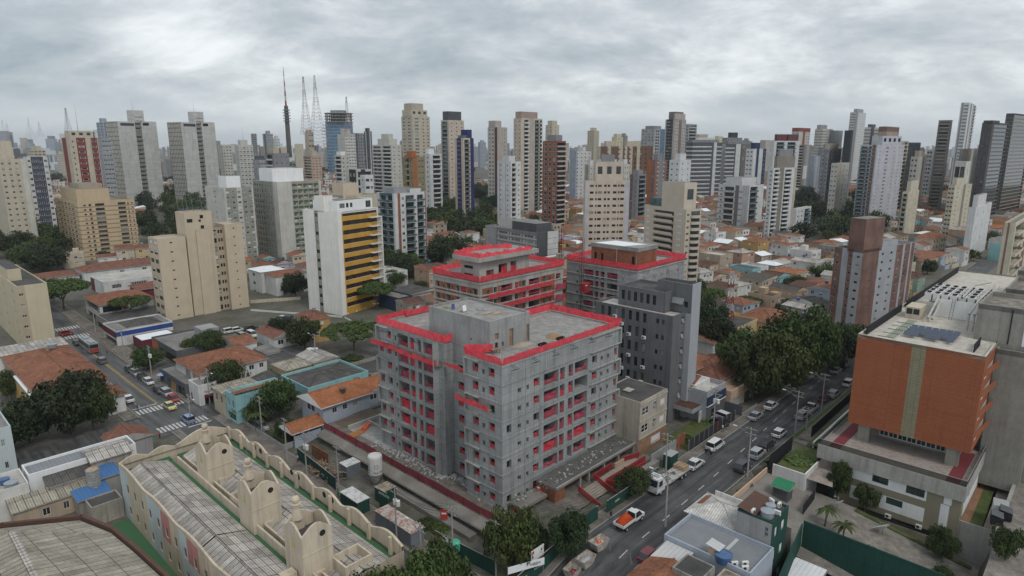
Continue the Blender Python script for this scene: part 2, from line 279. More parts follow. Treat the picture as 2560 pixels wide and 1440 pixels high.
#-- mesh builder
class MB:
 def __init__(s):s.v=[];s.f=[];s.m=[];s.uv=[];s.names=[];s.T=None
 def mi(s,m):
  if m not in s.names:s.names.append(m)
  return s.names.index(m)
 def face(s,pts,m,uv=None):
  if s.T is not None:pts=[s.T @ Vector(p) for p in pts]
  b=len(s.v);s.v.extend([tuple(p) for p in pts]);s.f.append(tuple(range(b,b+len(pts))));s.m.append(s.mi(m))
  if uv is None:
   p0=Vector(pts[0]);e=Vector(pts[1])-p0
   L=e.length or 1;e=e/L;nrm=Vector((0,0,0))
   for i in range(1,len(pts)-1):nrm += (Vector(pts[i])-p0).cross(Vector(pts[i+1])-p0)
   nrm=nrm.normalized() if nrm.length > 1e-9 else Vector((0,0,1));h=nrm.cross(e)
   uv=[((Vector(p)-p0).dot(e),(Vector(p)-p0).dot(h)) for p in pts]
  s.uv.extend(uv)
 def box(s,x0,x1,y0,y1,z0,z1,m,top=None,bottom=True):
  t=top or m
  s.face([(x0,y0,z0),(x1,y0,z0),(x1,y0,z1),(x0,y0,z1)],m);s.face([(x1,y0,z0),(x1,y1,z0),(x1,y1,z1),(x1,y0,z1)],m)
  s.face([(x1,y1,z0),(x0,y1,z0),(x0,y1,z1),(x1,y1,z1)],m);s.face([(x0,y1,z0),(x0,y0,z0),(x0,y0,z1),(x0,y1,z1)],m)
  s.face([(x0,y0,z1),(x1,y0,z1),(x1,y1,z1),(x0,y1,z1)],t)
  if bottom:s.face([(x0,y1,z0),(x1,y1,z0),(x1,y0,z0),(x0,y0,z0)],m)
 def tube(s,p0,p1,r0,r1=None,m='steel',n=8,cap=True):
  r1=r0 if r1 is None else r1;p0,p1=Vector(p0),Vector(p1);d=(p1-p0).normalized() if (p1-p0).length else Vector((0,0,1))
  a=d.orthogonal().normalized();b=d.cross(a)
  A=[p0+(a*math.cos(t)+b*math.sin(t))*r0 for t in [2*math.pi*i/n for i in range(n)]]
  B=[p1+(a*math.cos(t)+b*math.sin(t))*r1 for t in [2*math.pi*i/n for i in range(n)]]
  for i in range(n):j=(i+1) % n;s.face([A[i],A[j],B[j],B[i]],m)
  if cap:s.face(B,m);s.face(A[::-1],m)
 def path(s,pts,r,m,n=5):
  for a,b in zip(pts[:-1],pts[1:]):s.tube(a,b,r,r,m,n,False)
 def prism(s,poly,z0,z1,m,top=None,bottom=False):
  n=len(poly)
  for i in range(n):
   a,b=poly[i],poly[(i+1) % n];s.face([(a[0],a[1],z0),(b[0],b[1],z0),(b[0],b[1],z1),(a[0],a[1],z1)],m)
  s.face([(p[0],p[1],z1) for p in poly],top or m)
  if bottom:s.face([(p[0],p[1],z0) for p in reversed(poly)],m)
 def lathe(s,c,prof,m,n=16):
  for (r0,z0),(r1,z1) in zip(prof[:-1],prof[1:]):
   for i in range(n):
    a,b=2*math.pi*i/n,2*math.pi*(i+1)/n
    q=[(c[0]+r*math.cos(t),c[1]+r*math.sin(t),c[2]+z) for r,t,z in ((r0,a,z0),(r0,b,z0),(r1,b,z1),(r1,a,z1))]
    if r1 < 1e-6:q=q[:3]
    if r0 < 1e-6:q=[q[0],q[2],q[3]]
    s.face(q,m)
 def mesh(s,name):
  me=bpy.data.meshes.new(name);me.from_pydata(s.v,[],s.f)
  for n in s.names:me.materials.append(MATS[n])
  me.polygons.foreach_set('material_index',s.m)
  l=me.uv_layers.new(name='UVMap');l.data.foreach_set('uv',[x for p in s.uv for x in p])
  me.update();return me
def raw(name,me,parent=None,mat=None):
 o=bpy.data.objects.new(name,me);COL.objects.link(o)
 if parent:o.parent=parent
 if mat is not None:o.matrix_local=mat
 return o
def obj(name,mb,parent=None,label=None):
 o=raw(name,mb.mesh(name),parent)
 if label:o['label']=label
 return o
def tag(o,label,cat,group=None):
 o['label']=label;o['category']=cat
 if group:o['group']=group
 return o
def struct(name,mb,kind='structure'):
 o=obj(name,mb);o['kind']=kind;return o
def thing(name,label,cat,loc=(0,0,0),ang=0,group=None):
 o=bpy.data.objects.new(name,None);COL.objects.link(o);o.location=loc;o.rotation_euler=(0,0,rad(ang));o.empty_display_size=.5
 return tag(o,label,cat,group)
def one(name,label,cat,mb,loc=(0,0,0),ang=0,group=None):
 o=obj(name,mb);o.location=loc;o.rotation_euler=(0,0,rad(ang));return tag(o,label,cat,group)
def copy_tree(o,parent=None):
 c=o.copy();COL.objects.link(c)
 if parent:c.parent=parent
 for ch in list(o.children):copy_tree(ch,c)
 return c
#-- windows and balconies (shared unit meshes)
_UM={}
def win_mesh(kind,fr='frame_white',gl='glass_dark'):
 k=(kind,fr,gl)
 if k in _UM:return _UM[k]
 b=MB();t,s=.07,.06
 def q(x0,x1,z0,z1,y,m):b.face([(x0,y,z0),(x1,y,z0),(x1,y,z1),(x0,y,z1)],m)
 q(0,1,0,1,.02,gl)
 for r in ((0,1,0,s),(0,1,1-s,1),(0,t,s,1-s),(1-t,1,s,1-s)):q(*r,-.02,fr)
 if kind in ('slide','grid','half'):q(.47,.53,s,1-s,-.015,fr)
 if kind == 'grid':q(t,1-t,.47,.53,-.012,fr)
 if kind == 'strip':
  for i in range(1,8):q(i/8-.012,i/8+.012,s,1-s,-.012,fr)
 if kind == 'half':q(t,1-t,.5,1-s,-.005,'frame_white')
 if kind == 'shut':q(t,1-t,.12,1-s,-.005,'frame_white')
 if kind == 'awn':b.face([(t,-.32,.12),(1-t,-.32,.12),(1-t,0,.72),(t,0,.72)],'glass_light')
 if kind == 'sill':b.box(-.05,1.05,-.12,0,-.06,0,'concrete_pale')
 _UM[k]=b.mesh('window');return _UM[k]
def balc_mesh(mat,kind='solid'):
 k=('b',mat,kind)
 if k in _UM:return _UM[k]
 b=MB()
 if kind == 'solid':
  b.box(0,1,-1,0,0,.12,mat);b.box(0,1,-1,-.9,.12,1,mat);b.box(0,.03,-.9,0,.12,1,mat);b.box(.97,1,-.9,0,.12,1,mat)
 else:
  b.box(0,1,-1,0,0,.14,mat);g=kind
  b.face([(0,-1,.14),(1,-1,.14),(1,-1,1),(0,-1,1)],g);b.face([(0,0,.14),(0,-1,.14),(0,-1,1),(0,0,1)],g);b.face([(1,-1,.14),(1,0,.14),(1,0,1),(1,-1,1)],g)
  b.box(0,1,-1.04,-.96,.96,1.02,'frame_alu')
 _UM[k]=b.mesh('balcony');return _UM[k]
#-- facades
def wall(mb,p0,p1,z0,z1,ops,pans,base,reveal=None):
 p0,p1=Vector((*p0[:2],0)),Vector((*p1[:2],0));d=p1-p0;Wd=d.length;d /= Wd;n=Vector((d.y,-d.x,0));H=z1-z0
 ops=[(max(0,a),min(Wd,b),max(0,c),min(H,e),*r) for a,b,c,e,*r in ops if b > 0 and a < Wd and c < H and e > 0]
 us=sorted({0,Wd,*[round(x,3) for o in ops for x in o[:2]],*[round(min(Wd,max(0,x)),3) for o in pans for x in o[:2]]})
 vs=sorted({0,H,*[round(x,3) for o in ops for x in o[2:4]],*[round(min(H,max(0,x)),3) for o in pans for x in o[2:4]]})
 P=lambda u,v,y=0:(p0.x+d.x*u-n.x*y,p0.y+d.y*u-n.y*y,z0+v)
 for v0,v1 in zip(vs[:-1],vs[1:]):
  if v1-v0 < 2e-3:continue
  vc=(v0+v1)/2;run=None
  row_o=[o for o in ops if o[2] < vc < o[3]];row_p=[q for q in pans if q[2] < vc < q[3]]
  for u0,u1 in zip(us[:-1],us[1:]):
   if u1-u0 < 2e-3:continue
   uc=(u0+u1)/2;m=base
   if any(o[0] < uc < o[1] for o in row_o):m=None
   else:
    for q in row_p:
     if q[0] < uc < q[1]:m=q[4]
   if run and run[2] == m and abs(run[1]-u0) < 1e-6:run[1]=u1
   else:
    if run and run[2]:mb.face([P(run[0],v0),P(run[1],v0),P(run[1],v1),P(run[0],v1)],run[2],[(run[0],v0),(run[1],v0),(run[1],v1),(run[0],v1)])
    run=[u0,u1,m]
  if run and run[2]:mb.face([P(run[0],v0),P(run[1],v0),P(run[1],v1),P(run[0],v1)],run[2],[(run[0],v0),(run[1],v0),(run[1],v1),(run[0],v1)])
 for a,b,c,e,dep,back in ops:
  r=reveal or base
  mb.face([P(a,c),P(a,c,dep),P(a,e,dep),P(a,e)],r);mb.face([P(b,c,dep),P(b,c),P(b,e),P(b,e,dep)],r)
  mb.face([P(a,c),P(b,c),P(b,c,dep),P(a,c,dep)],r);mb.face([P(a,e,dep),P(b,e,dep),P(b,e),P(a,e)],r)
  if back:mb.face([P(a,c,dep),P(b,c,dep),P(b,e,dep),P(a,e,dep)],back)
 return Wd
def place_m(p0,p1,u,z,y=0,w=1,h=1,dep=1):
 p0,p1=Vector((*p0[:2],0)),Vector((*p1[:2],0));d=(p1-p0).normalized();n=Vector((d.y,-d.x,0))
 o=p0+d*u-n*y;m=Matrix.Identity(4)
 m.col[0][:3]=d*w;m.col[1][:3]=-n*dep;m.col[2][:3]=(0,0,h);m.col[3][:3]=(o.x,o.y,z);return m
GLS=['glass_dark']*6+['glass_mid']*3+['glass_light']
class Bld:
 """one building: a root Empty at the base; walls, roofs, windows, balconies are its parts"""
 def __init__(s,label,loc,ang=GA,name='apartment_tower',cat='building',group=None,fr='frame_white',seed=None):
  s.root=thing(name,label,cat,loc,ang,group);s.loc=Vector(loc);s.D=max(40,math.hypot(loc[0],loc[1]));s.w=[];s.b=[];s.fr=fr
  s.r=random.Random(seed if seed is not None else int(abs(loc[0]*13+loc[1]*7)))
 def face(s,mb,p0,p1,z0,z1,spec,base,n,fh=None,f0=0):
  L=(Vector(p1[:2])-Vector(p0[:2])).length;H=z1-z0;fh=fh or H/n;ops,pans=[],[]
  for it in spec:
   k=it[0];fl=range(f0,n)
   if isinstance(it[-1],range):fl=it[-1];it=it[:-1]
   if k == 'p':pans.append((it[1]*L,it[2]*L,0,H,it[3]));continue
   if k == 'pz':pans.append((it[1]*L,it[2]*L,it[3]*H,it[4]*H,it[5]));continue
   if k == 'W':                      # evenly spread windows:count,width m,sill,height fraction,kind
    cnt,ww=it[1],it[2];a0,a1=(it[6],it[7]) if len(it) > 7 else (0,1)
    for i in range(cnt):
     c=(a0+(a1-a0)*(i+.5)/cnt)*L
     for f in fl:s._win(ops,p0,p1,c-ww/2,c+ww/2,z0,f*fh+it[3]*fh,it[4]*fh,it[5] if len(it) > 5 else 'slide')
    continue
   for f in fl:
    v=f*fh
    if k == 'w':s._win(ops,p0,p1,it[1]*L,it[2]*L,z0,v+it[3]*fh,it[4]*fh,it[5] if len(it) > 5 else 'slide')
    elif k == 'o':ops.append((it[1]*L,it[2]*L,v+it[3]*fh,v+(it[3]+it[4])*fh,it[5],it[6] if len(it) > 6 else 'interior'))
    elif k == 'b':pans.append((it[1]*L,it[2]*L,v+it[3]*fh,v+(it[3]+it[4])*fh,it[5]))
    elif k == 'B':                # balcony:a0,a1,depth,mat,kind,[parapet h]
     a0,a1=it[1]*L,it[2]*L;dp,mt=it[3],it[4];kd=it[5] if len(it) > 5 else 'solid'
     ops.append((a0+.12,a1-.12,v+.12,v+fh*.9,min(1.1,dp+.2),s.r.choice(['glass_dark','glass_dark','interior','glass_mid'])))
     if dp:s.b.append((balc_mesh(mt,kd),place_m(p0,p1,a0,z0+v,0,a1-a0,1.05 if kd != 'slab' else .2,dp)))
    elif k == 'S':                # slab edge running the whole front
     s.b.append((balc_mesh(it[2],'solid'),place_m(p0,p1,it[3]*L if len(it) > 3 else 0,z0+v,0,(it[4]-it[3])*L if len(it) > 4 else L,.22,it[1]),'slab_edge'))
  wall(mb,p0,p1,z0,z1,ops,pans,base)
 def _win(s,ops,p0,p1,a,b,z0,v,h,kind):
  big=(b-a)*FPX/s.D > 3.6 and kind != 'raw'
  g=s.r.choice(GLS)
  ops.append((a,b,v,v+h,.16,g if not big else None))
  if big:
   if kind == 'mix':kind=s.r.choice(['slide','slide','slide','half','shut','awn'])
   s.w.append((win_mesh(kind,s.fr,g),place_m(p0,p1,a,z0+v,.12,b-a,h)))
 def block(s,x0,y0,x1,y1,z0,z1,mat,L=(),R=(),n=1,par=.8,roof='roof_grey',pname='wall',F=(),fh=None,f0=0,cap=None):
  mb=MB();zt=z1
  s.face(mb,(x0,y0),(x1,y0),z0,zt,R,mat,n,fh,f0);s.face(mb,(x0,y1),(x0,y0),z0,zt,L,mat,n,fh,f0)
  s.face(mb,(x1,y0),(x1,y1),z0,zt,F,mat,n,fh,f0);s.face(mb,(x1,y1),(x0,y1),z0,zt,(),mat,n,fh,f0)
  t=.22;c=cap or mat
  if par > 0:
   X0,X1,Y0,Y1=x0+t,x1-t,y0+t,y1-t
   for q in (((x0,y0),(x1,y0),(X1,Y0),(X0,Y0)),((x1,y0),(x1,y1),(X1,Y1),(X1,Y0)),((x1,y1),(x0,y1),(X0,Y1),(X1,Y1)),((x0,y1),(x0,y0),(X0,Y0),(X0,Y1))):
    mb.face([(*p,zt) for p in q],c)
   for a,b in (((X0,Y0),(X1,Y0)),((X1,Y0),(X1,Y1)),((X1,Y1),(X0,Y1)),((X0,Y1),(X0,Y0))):
    mb.face([(*b,zt-par),(*a,zt-par),(*a,zt),(*b,zt)],mat)
  obj(pname,mb,s.root)
  rb=MB();x=t if par > 0 else 0
  rb.face([(x0+x,y0+x,zt-par),(x1-x,y0+x,zt-par),(x1-x,y1-x,zt-par),(x0+x,y1-x,zt-par)],roof);obj('roof' if pname == 'wall' else pname+'_roof',rb,s.root)
 def part(s,name,mb,label=None):return obj(name,mb,s.root,label)
 def done(s,cap=100):
  for lst,nm in ((s.w,'window'),(s.b,'balcony')):
   by={}
   for e in lst:by.setdefault(e[2] if len(e) > 2 else nm,[]).append(e)
   for name,L in by.items():
    if len(L) > cap:
     mr=s.root.matrix_basis if False else Matrix.Translation(s.loc)
     L.sort(key=lambda e:-abs(e[1].col[0].length*e[1].col[2].length)-e[1].col[3][2]*1e-3)
    for e in L[:cap]:raw(name,e[0],s.root,e[1])
    if len(L) > cap:
     mb=MB()
     for e in L[cap:]:
      me=e[0];nm_=[x.name for x in me.materials]
      for p in me.polygons:mb.face([e[1] @ me.vertices[i].co for i in p.vertices],nm_[p.material_index])
     o=obj(name,mb,s.root);o['kind']='stuff'
  return s.root
def px_rect(N,R,L,z,ang=GA):
 u,v=axes(ang);n=gp(*N,z);return n,(gp(*R,z)-n).dot(u),(gp(*L,z)-n).dot(v)
def px_tower(xl,xm,xr,ty,D,ang):
 """near corner at image x xm (measured at height ty), distance D; side lengths that reach xl and xr"""
 u,v=axes(ang);n=at_depth(xm,ty,D)
 def reach(x,d):
  r=ray(x,ty);den=d.x*r.y-d.y*r.x
  return (r.x*n.y-r.y*n.x)/den if abs(den) > 1e-6 else 10
 return n,(reach(xr,u) if xr != xm else 12),(reach(xl,v) if xl != xm else 12)

#-- ground heights
SN=gp(1255,912,25);SN.z=0                 # front corner of the main construction block;U,V run along its two fronts
def uv_of(p):d=Vector((p[0],p[1],0))-SN;return d.dot(U),d.dot(V)
def W_(u,v,z=0):return SN+U*u+V*v+Vector((0,0,z))
def sstep(a,b,x):t=min(1,max(0,(x-a)/(b-a)));return t*t*(3-2*t)
def gh(x,y):
 u,v=uv_of((x,y));h=-3.0*(1-sstep(-9,6,u))*(1-sstep(140,420,math.hypot(x,y)))
 d=math.hypot(x+215,y-690);h += 26*max(0,1-d/230)**1.4 if d < 230 else 0        # wooded rise under the masts
 d=math.hypot(x+420,y-330);h += 10*max(0,1-d/200) if d < 200 else 0
 return h
def gt(x,y):
 p=gp(x,y,0)
 for _ in range(6):p=gp(x,y,gh(p.x,p.y))
 return p
def L_(x,y,z):u,v=uv_of(gp(x,y,z));return Vector((u,v,z))
def net_unit(k):
 key=('net',k)
 if key in _UM:return _UM[key]
 b=MB();r=random.Random(k);n=10;mat='net_pink' if k % 3 else 'net_red'
 st=k % 6
 top=[]
 for i in range(n+1):
  t=i/n
  h={0:1,1:1-.5*math.sin(math.pi*t),2:.75+.25*t,3:1-.25*t,4:1-.8*math.sin(math.pi*t)**.7*.8,5:.9}[st]+r.uniform(-.05,.05)
  top.append(h)
 def y(t,s):return .12*math.sin(7*t+k)+.10*math.sin(13*t*s+2*k)
 for i in range(n):
  for j in range(4):
   pts=[]
   for ii,jj in ((i,j),(i+1,j),(i+1,j+1),(i,j+1)):
    lo=max(0,top[ii]-.95) if st == 4 else 0
    pts.append((ii/n,y(ii/n,jj/4)*(.3+jj/4),lo+(top[ii]-lo)*jj/4))
   b.face(pts,mat)
 _UM[key]=b.mesh('safety_net');return _UM[key]
def net_band(pts,z,h,mat='net_red',seed=1,lean=.25,wob=.05,step=.7,drape=0):
 """a strip of debris net along a polyline"""
 b=MB();r=random.Random(seed);row=[]
 for (a,c) in zip(pts[:-1],pts[1:]):
  a,c=Vector((*a[:2],0)),Vector((*c[:2],0));d=c-a;L=d.length;n=max(1,int(L/step));o=Vector((d.y,-d.x,0)).normalized()
  for i in range(n+1):
   p=a+d*(i/n);w=r.uniform(-1,1)
   sag=math.sin(math.pi*((i % 5)/5))*.10
   row.append((p+o*r.uniform(-.04,.04)+Vector((0,0,z-drape*r.uniform(.5,1.2))),p+o*(lean*.6+.05*w)+Vector((0,0,z+h*.55)),p+o*(lean+.07*r.uniform(-1,1))+Vector((0,0,z+h-sag*h+wob*w))))
 for p,q in zip(row[:-1],row[1:]):
  b.face([p[0],q[0],q[1],p[1]],mat);b.face([p[1],q[1],q[2],p[2]],mat)
 return b
def lump(mat,seed,n=14,rings=6,irr=.25):
 """unit heap: radius 1, height 1"""
 b=MB();r=random.Random(seed);P=[]
 for j in range(rings+1):
  t=j/rings;row=[]
  for i in range(n):
   a=2*math.pi*i/n;k=(1-t)**.8*(1+irr*mnoise.noise((math.cos(a)*1.5+seed,math.sin(a)*1.5,t*2)))
   row.append((k*math.cos(a),k*math.sin(a),t*(1-.25*t)*1.33 + (0 if j == 0 else irr*.3*mnoise.noise((i*.7,j*.9+seed,1)))))
  P.append(row)
 for j in range(rings):
  for i in range(n):k=(i+1) % n;b.face([P[j][i],P[j][k],P[j+1][k],P[j+1][i]],mat)
 return b
def heap(name,label,cat,mat,loc,sx,sy,sz,seed=1):
 o=obj(name,lump(mat,seed));o.location=loc;o.scale=(sx,sy,sz);o.rotation_euler=(0,0,rad(GA));return tag(o,label,cat)
#-- block A:nearest concrete block
FHT=3.07
def site_block_a():
 B=Bld('unfinished grey concrete block closest to the camera, red netting round its roof',SN,GA,'unfinished_building',seed=5);root=B.root;r=random.Random(3)
 nets=[]
 def fac(mb,p0,p1,cols,nf=8,f0=0,z0=0,top=25.0):
  ops=[];base=Vector(p0)
  for f in range(nf):
   for c in cols:
    a,b,s,h,dep,net=c[:6]
    if len(c) > 6 and f not in c[6]:continue
    zb=f*FHT+s
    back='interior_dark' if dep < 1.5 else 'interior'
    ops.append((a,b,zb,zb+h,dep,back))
    if net and r.random() < .93:
     nh=h*(.5 if net == 1 else r.uniform(.55,.72));k=r.randrange(2)*3+r.choice([0,5]) if net == 1 else r.randrange(18)
     y=.30 if dep < 1.5 else .55
     nets.append((net_unit(k if net > 1 else (0 if r.random() < .7 else 3)),place_m(p0,p1,a+.03,zb+.02,y,b-a-.06,nh)))
  wall(mb,p0,p1,z0,top,ops,[],'concrete_grey')
 sm,md=(.95,.85),(.95,1.45)
 R=[(1.0,2.1,.95,1.45,.5,1,(1,3,5)),(3.6,4.4,*sm,.5,0),(5.65,6.25,*sm,.5,0),(7.4,8.8,*md,.6,1),(10.0,13.8,.2,2.3,2.6,2),(14.2,15.5,.2,2.3,1.4,2),(16.5,17.8,.2,2.3,1.4,2),(18.25,22.0,.2,2.3,2.6,2),(23.3,24.8,*md,.6,1),(25.9,26.65,*sm,.5,0),(27.95,28.6,*sm,.5,0),(30.2,31.1,*md,.6,1)]
 mb=MB();mb2=MB()
 fac(mb,(0,0),(31.5,0),R,z0=-3.2)
 S1=[(1.7,3.0,*md,.6,1),(3.9,4.5,*sm,.5,0),(5.4,6.7,*md,.6,1)]
 # left->right seen from outside means v from large to small
 def flip(cols,L):return [(L-c[1],L-c[0],*c[2:]) for c in cols]
 fac(mb,(0,8.5),(0,0),flip(S1,8.5))
 fac(mb,(31.5,0),(31.5,16.8),[])
 fac(mb,(31.5,16.8),(0,16.8),[])
 fac(mb,(3.5,15.5),(3.5,8.5),flip([(12.55-8.5+.2,14.0-8.5+.2,*md,.6,1),(9.6-8.5,10.1-8.5,*sm,.5,0)],7.0))
 fac(mb,(3.5,8.5),(0,8.5),[])
 obj('wall',mb,root)
 Lw=[(17.1,21.1,.2,2.3,2.6,2),(21.7,22.7,.2,2.3,1.4,2),(23.7,25.0,.2,2.3,1.4,2),(25.5,28.6,.2,2.3,2.6,2),(29.0,29.6,*sm,.5,0),(30.7,32.0,*md,.6,1),(33.2,34.4,*md,.6,1,(1,2,4,6))]
 fac(mb2,(1.4,35),(1.4,15.5),[(35-b,35-a,*c) for a,b,*c in Lw],z0=.0)
 fac(mb2,(1.4,15.5),(3.5,15.5),[]);fac(mb2,(18,15.5),(18,35),[]);fac(mb2,(18,35),(1.4,35),[])
 obj('wall',mb2,root,'left wing of the grey block')
 # slab edges,end frames
 sl=MB()
 for f in range(0,9):
  z=f*FHT;d=.1;m='concrete_grey' if f % 2 else 'concrete'
  sl.box(-d,31.5+d,-d,.0,z-.1,z+.14,m);sl.box(-d,0,0,8.5,z-.1,z+.14,m);sl.box(1.4-d,1.4,15.4,35.1,z-.1,z+.14,m);sl.box(3.42,3.5,8.55,15.4,z-.06,z+.06,m)
 for f in (1,3,5,7):                        # shallow frames gather the floors in pairs
  z=f*FHT;k=.42
  for zz in (z-.02,z+FHT-.2):sl.box(-.1,31.6,-.1-k,-.1,zz,zz+.18,'concrete') if f < 0 else sl.box(22.6,31.6+k,-k,-.1,zz,zz+.16,'concrete_pale');sl.box(-k,-.1,5.0,8.5,zz,zz+.16,'concrete_pale');sl.box(1.3-k,1.3,31.5,35.1,zz,zz+.16,'concrete_pale')
  sl.box(31.6,31.6+k,-k,.6,z+.14,z+FHT-.2,'concrete_grey');sl.box(1.3-k,1.3,34.7,35.1,z+.14,z+FHT-.2,'concrete_grey');sl.box(-k,-.1,8.2,8.5,z+.14,z+FHT-.2,'concrete_grey')
 obj('slab_edge',sl,root)
 # roof decks and penthouse
 rf=MB();z=24.62
 rf.face([(0.2,.2,z),(31.3,.2,z),(31.3,16.6,z),(13.2,16.6,z),(13.2,6.2,z),(3.4,6.2,z),(3.4,8.4,z),(.2,8.4,z)],'slab_top')
 rf.face([(1.6,21.8,z),(17.8,21.8,z),(17.8,34.8,z),(1.6,34.8,z)],'slab_top');rf.face([(1.6,15.6,z),(3.5,15.6,z),(3.5,21.8,z),(1.6,21.8,z)],'slab_top')
 for a,b in (((0,0),(31.5,0)),((31.5,0),(31.5,16.8)),((31.5,16.8),(13.2,16.8)),((0,8.5),(0,0)),((1.4,35),(1.4,15.5)),((18,35),(1.4,35)),((18,21.8),(18,35))):
  a,b=Vector((*a,0)),Vector((*b,0));d=(b-a).normalized();o=Vector((-d.y,d.x,0))*.2
  rf.face([(*a[:2],25),(*b[:2],25),(*(b+o)[:2],25),(*(a+o)[:2],25)],'concrete_pale');rf.face([(*(a+o)[:2],25),(*(b+o)[:2],25),(*(b+o)[:2],z),(*(a+o)[:2],z)],'concrete')
 obj('roof',rf,root)
 ph=MB()
 wall(ph,(3.5,6.2),(13.2,6.2),24.62,30,[(1.2,1.9,.3,1.5,.3,'interior_dark'),(1.15,2.0,2.0,3.1,.3,'wood'),(2.7,3.3,.5,1.3,.3,'wood'),(4.6,5.6,.05,3.2,.3,'wood'),(8.9,9.6,.05,3.1,.3,'wood')],[],'concrete')
 wall(ph,(3.497,21.8),(3.497,6.2),21.5,30,[(10.8,11.2,4.4,4.8,.3,'interior_dark')],[],'concrete')
 wall(ph,(13.2,6.2),(13.2,21.8),24.62,30,[],[],'concrete');wall(ph,(13.2,21.8),(3.5,21.8),24.62,30,[],[],'concrete')
 for a,b in (((3.5,6.2),(13.2,6.2)),((13.2,6.2),(13.2,21.8)),((13.2,21.8),(3.5,21.8)),((3.5,21.8),(3.5,6.2))):
  a,b=Vector((*a,0)),Vector((*b,0));d=(b-a).normalized();o=Vector((-d.y,d.x,0))*.2
  ph.face([(*a[:2],30),(*b[:2],30),(*(b+o-d*.2)[:2],30),(*(a+o+d*.2)[:2],30)],'concrete_pale');ph.face([(*(a+o)[:2],30),(*(b+o)[:2],30),(*(b+o)[:2],29.6),(*(a+o)[:2],29.6)],'concrete')
 ph.face([(3.7,6.4,29.6),(13,6.4,29.6),(13,21.6,29.6),(3.7,21.6,29.6)],'slab_top')
 po=obj('penthouse',ph,root)
 hb=MB();hb.box(0,.9,0,.9,0,.25,'concrete');hb.face([(.05,.05,.25),(.85,.05,.25),(.85,.25,1.25),(.05,.25,1.25)],'white_paint');hb.face([(.85,.27,1.25),(.85,.07,.25),(.05,.07,.25),(.05,.27,1.25)],'frame_alu')
 h=obj('roof_hatch',hb,po);h.location=L_(1158,782,29.6)+Vector((0,0,0))
 for i,(x,y) in enumerate(((1198,774),(1213,776))):
  k=MB();k.box(-.45,.45,-.45,.45,0,.22,'frame_alu',top='glass_light');q=obj('skylight',k,po);q.location=L_(x,y,29.6)
 # nets in openings
 nets.sort(key=lambda e:-e[1].col[0].length*e[1].col[2].length)
 for me,m in nets[:98]:raw('safety_net',me,root,m)
 rest=MB()
 for me,m in nets[98:]:
  nm=[x.name for x in me.materials]
  for p in me.polygons:rest.face([m @ me.vertices[i].co for i in p.vertices],nm[p.material_index])
 q=obj('safety_net',rest,root);q['kind']='stuff'
 # red band round the roof edges
 for i,pts in enumerate([[(3.6,5.6),(1.0,8.3),(-.1,8.3),(-.1,-.1)],[(-.1,-.1),(31.6,-.1)],[(31.6,-.1),(31.6,16.9)],[(31.6,16.9),(13.3,16.9)],[(3.3,15.3),(1.3,15.3),(1.3,35.1)],[(1.3,35.1),(8.0,35.1),(8.0,34.4),(18.1,34.4)]]):
  obj('roof_edge_net',net_band(pts,25.0,1.25,seed=i+3,lean=.35 if i not in (2,3) else .2,drape=.12),root)
 ps=MB()
 for u in range(0,32,3):ps.tube((u,.15,24.7),(u,.05,26.2),.035,m='steel');ps.tube((u+.5,16.5,24.7),(u+.5,16.6,26.1),.035,m='steel') if u > 13 else None
 for v in range(16,35,3):ps.tube((1.6,v,24.7),(1.5,v,26.2),.035,m='steel')
 for u in range(2,31,5):                     # hoist brackets under the parapet
  for k in (0,.5):ps.tube((u+k,0,24.3),(u+k,-1.3,24.0),.03,m='steel_dark');ps.tube((u+k,0,23.5),(u+k,-1.3,24.0),.03,m='steel_dark')
 for v in range(17,35,5):
  for k in (0,.5):ps.tube((1.4,v+k,24.3),(.1,v+k,24.0),.03,m='steel_dark');ps.tube((1.4,v+k,23.5),(.1,v+k,24.0),.03,m='steel_dark')
 obj('guard_post',ps,root)
 # catch platforms with nets
 def platform(p,q,z,d,h=1.15,seed=1,mat='net_red',sag=.3):
  p,q=Vector((*p,0)),Vector((*q,0));e=(q-p);L=e.length;e /= L;o=Vector((e.y,-e.x,0))
  b=MB();n=int(L/1.4)+1
  b.face([p+Vector((0,0,z)),q+Vector((0,0,z)),q+o*d+Vector((0,0,z)),p+o*d+Vector((0,0,z))],'wood')
  for i in range(n+1):
   s=p+e*(L*i/n)+o*d;b.tube(s+Vector((0,0,z)),s+Vector((0,0,z+h)),.025,m='steel',n=5)
  for t in (.5,1):b.tube(p+o*d+Vector((0,0,z+h*t)),q+o*d+Vector((0,0,z+h*t)),.025,m='steel',n=5)
  g=obj('catch_platform',b,root)
  nb=MB();m=int(L/.5)+1;rr=random.Random(seed)
  pt=[p+e*(L*i/m)+o*(d+.05+.1*math.sin(i*.7+seed)) for i in range(m+1)]
  tp=[h*(.95-sag*abs(math.sin(i*math.pi/9+seed))*rr.uniform(.5,1)) for i in range(m+1)]
  for i in range(m):
   nb.face([pt[i]+Vector((0,0,z)),pt[i+1]+Vector((0,0,z)),pt[i+1]+Vector((0,0,z+tp[i+1])),pt[i]+Vector((0,0,z+tp[i]))],mat)
  obj('net',nb,g)
 platform((1.4,35.6),(1.4,27.3),20.95,1.2,seed=1);platform((1.4,27.1),(1.4,16.0),20.75,1.2,seed=2);platform((1.8,15),(1.8,9.0),21.1,.7,1.0,4,sag=.7)
 platform((-.45,9.4),(-.45,1.6),17.2,1.0,seed=3)
 platform((0,-.45),(6.4,-.45),-.3,1.2,1.3,5);platform((6.6,-.45),(15.4,-.45),.9,1.1,1.2,6);platform((16.6,-.45),(32,-.45),1.2,1.2,1.2,7,sag=.15)
 cb=MB();rr=random.Random(8)
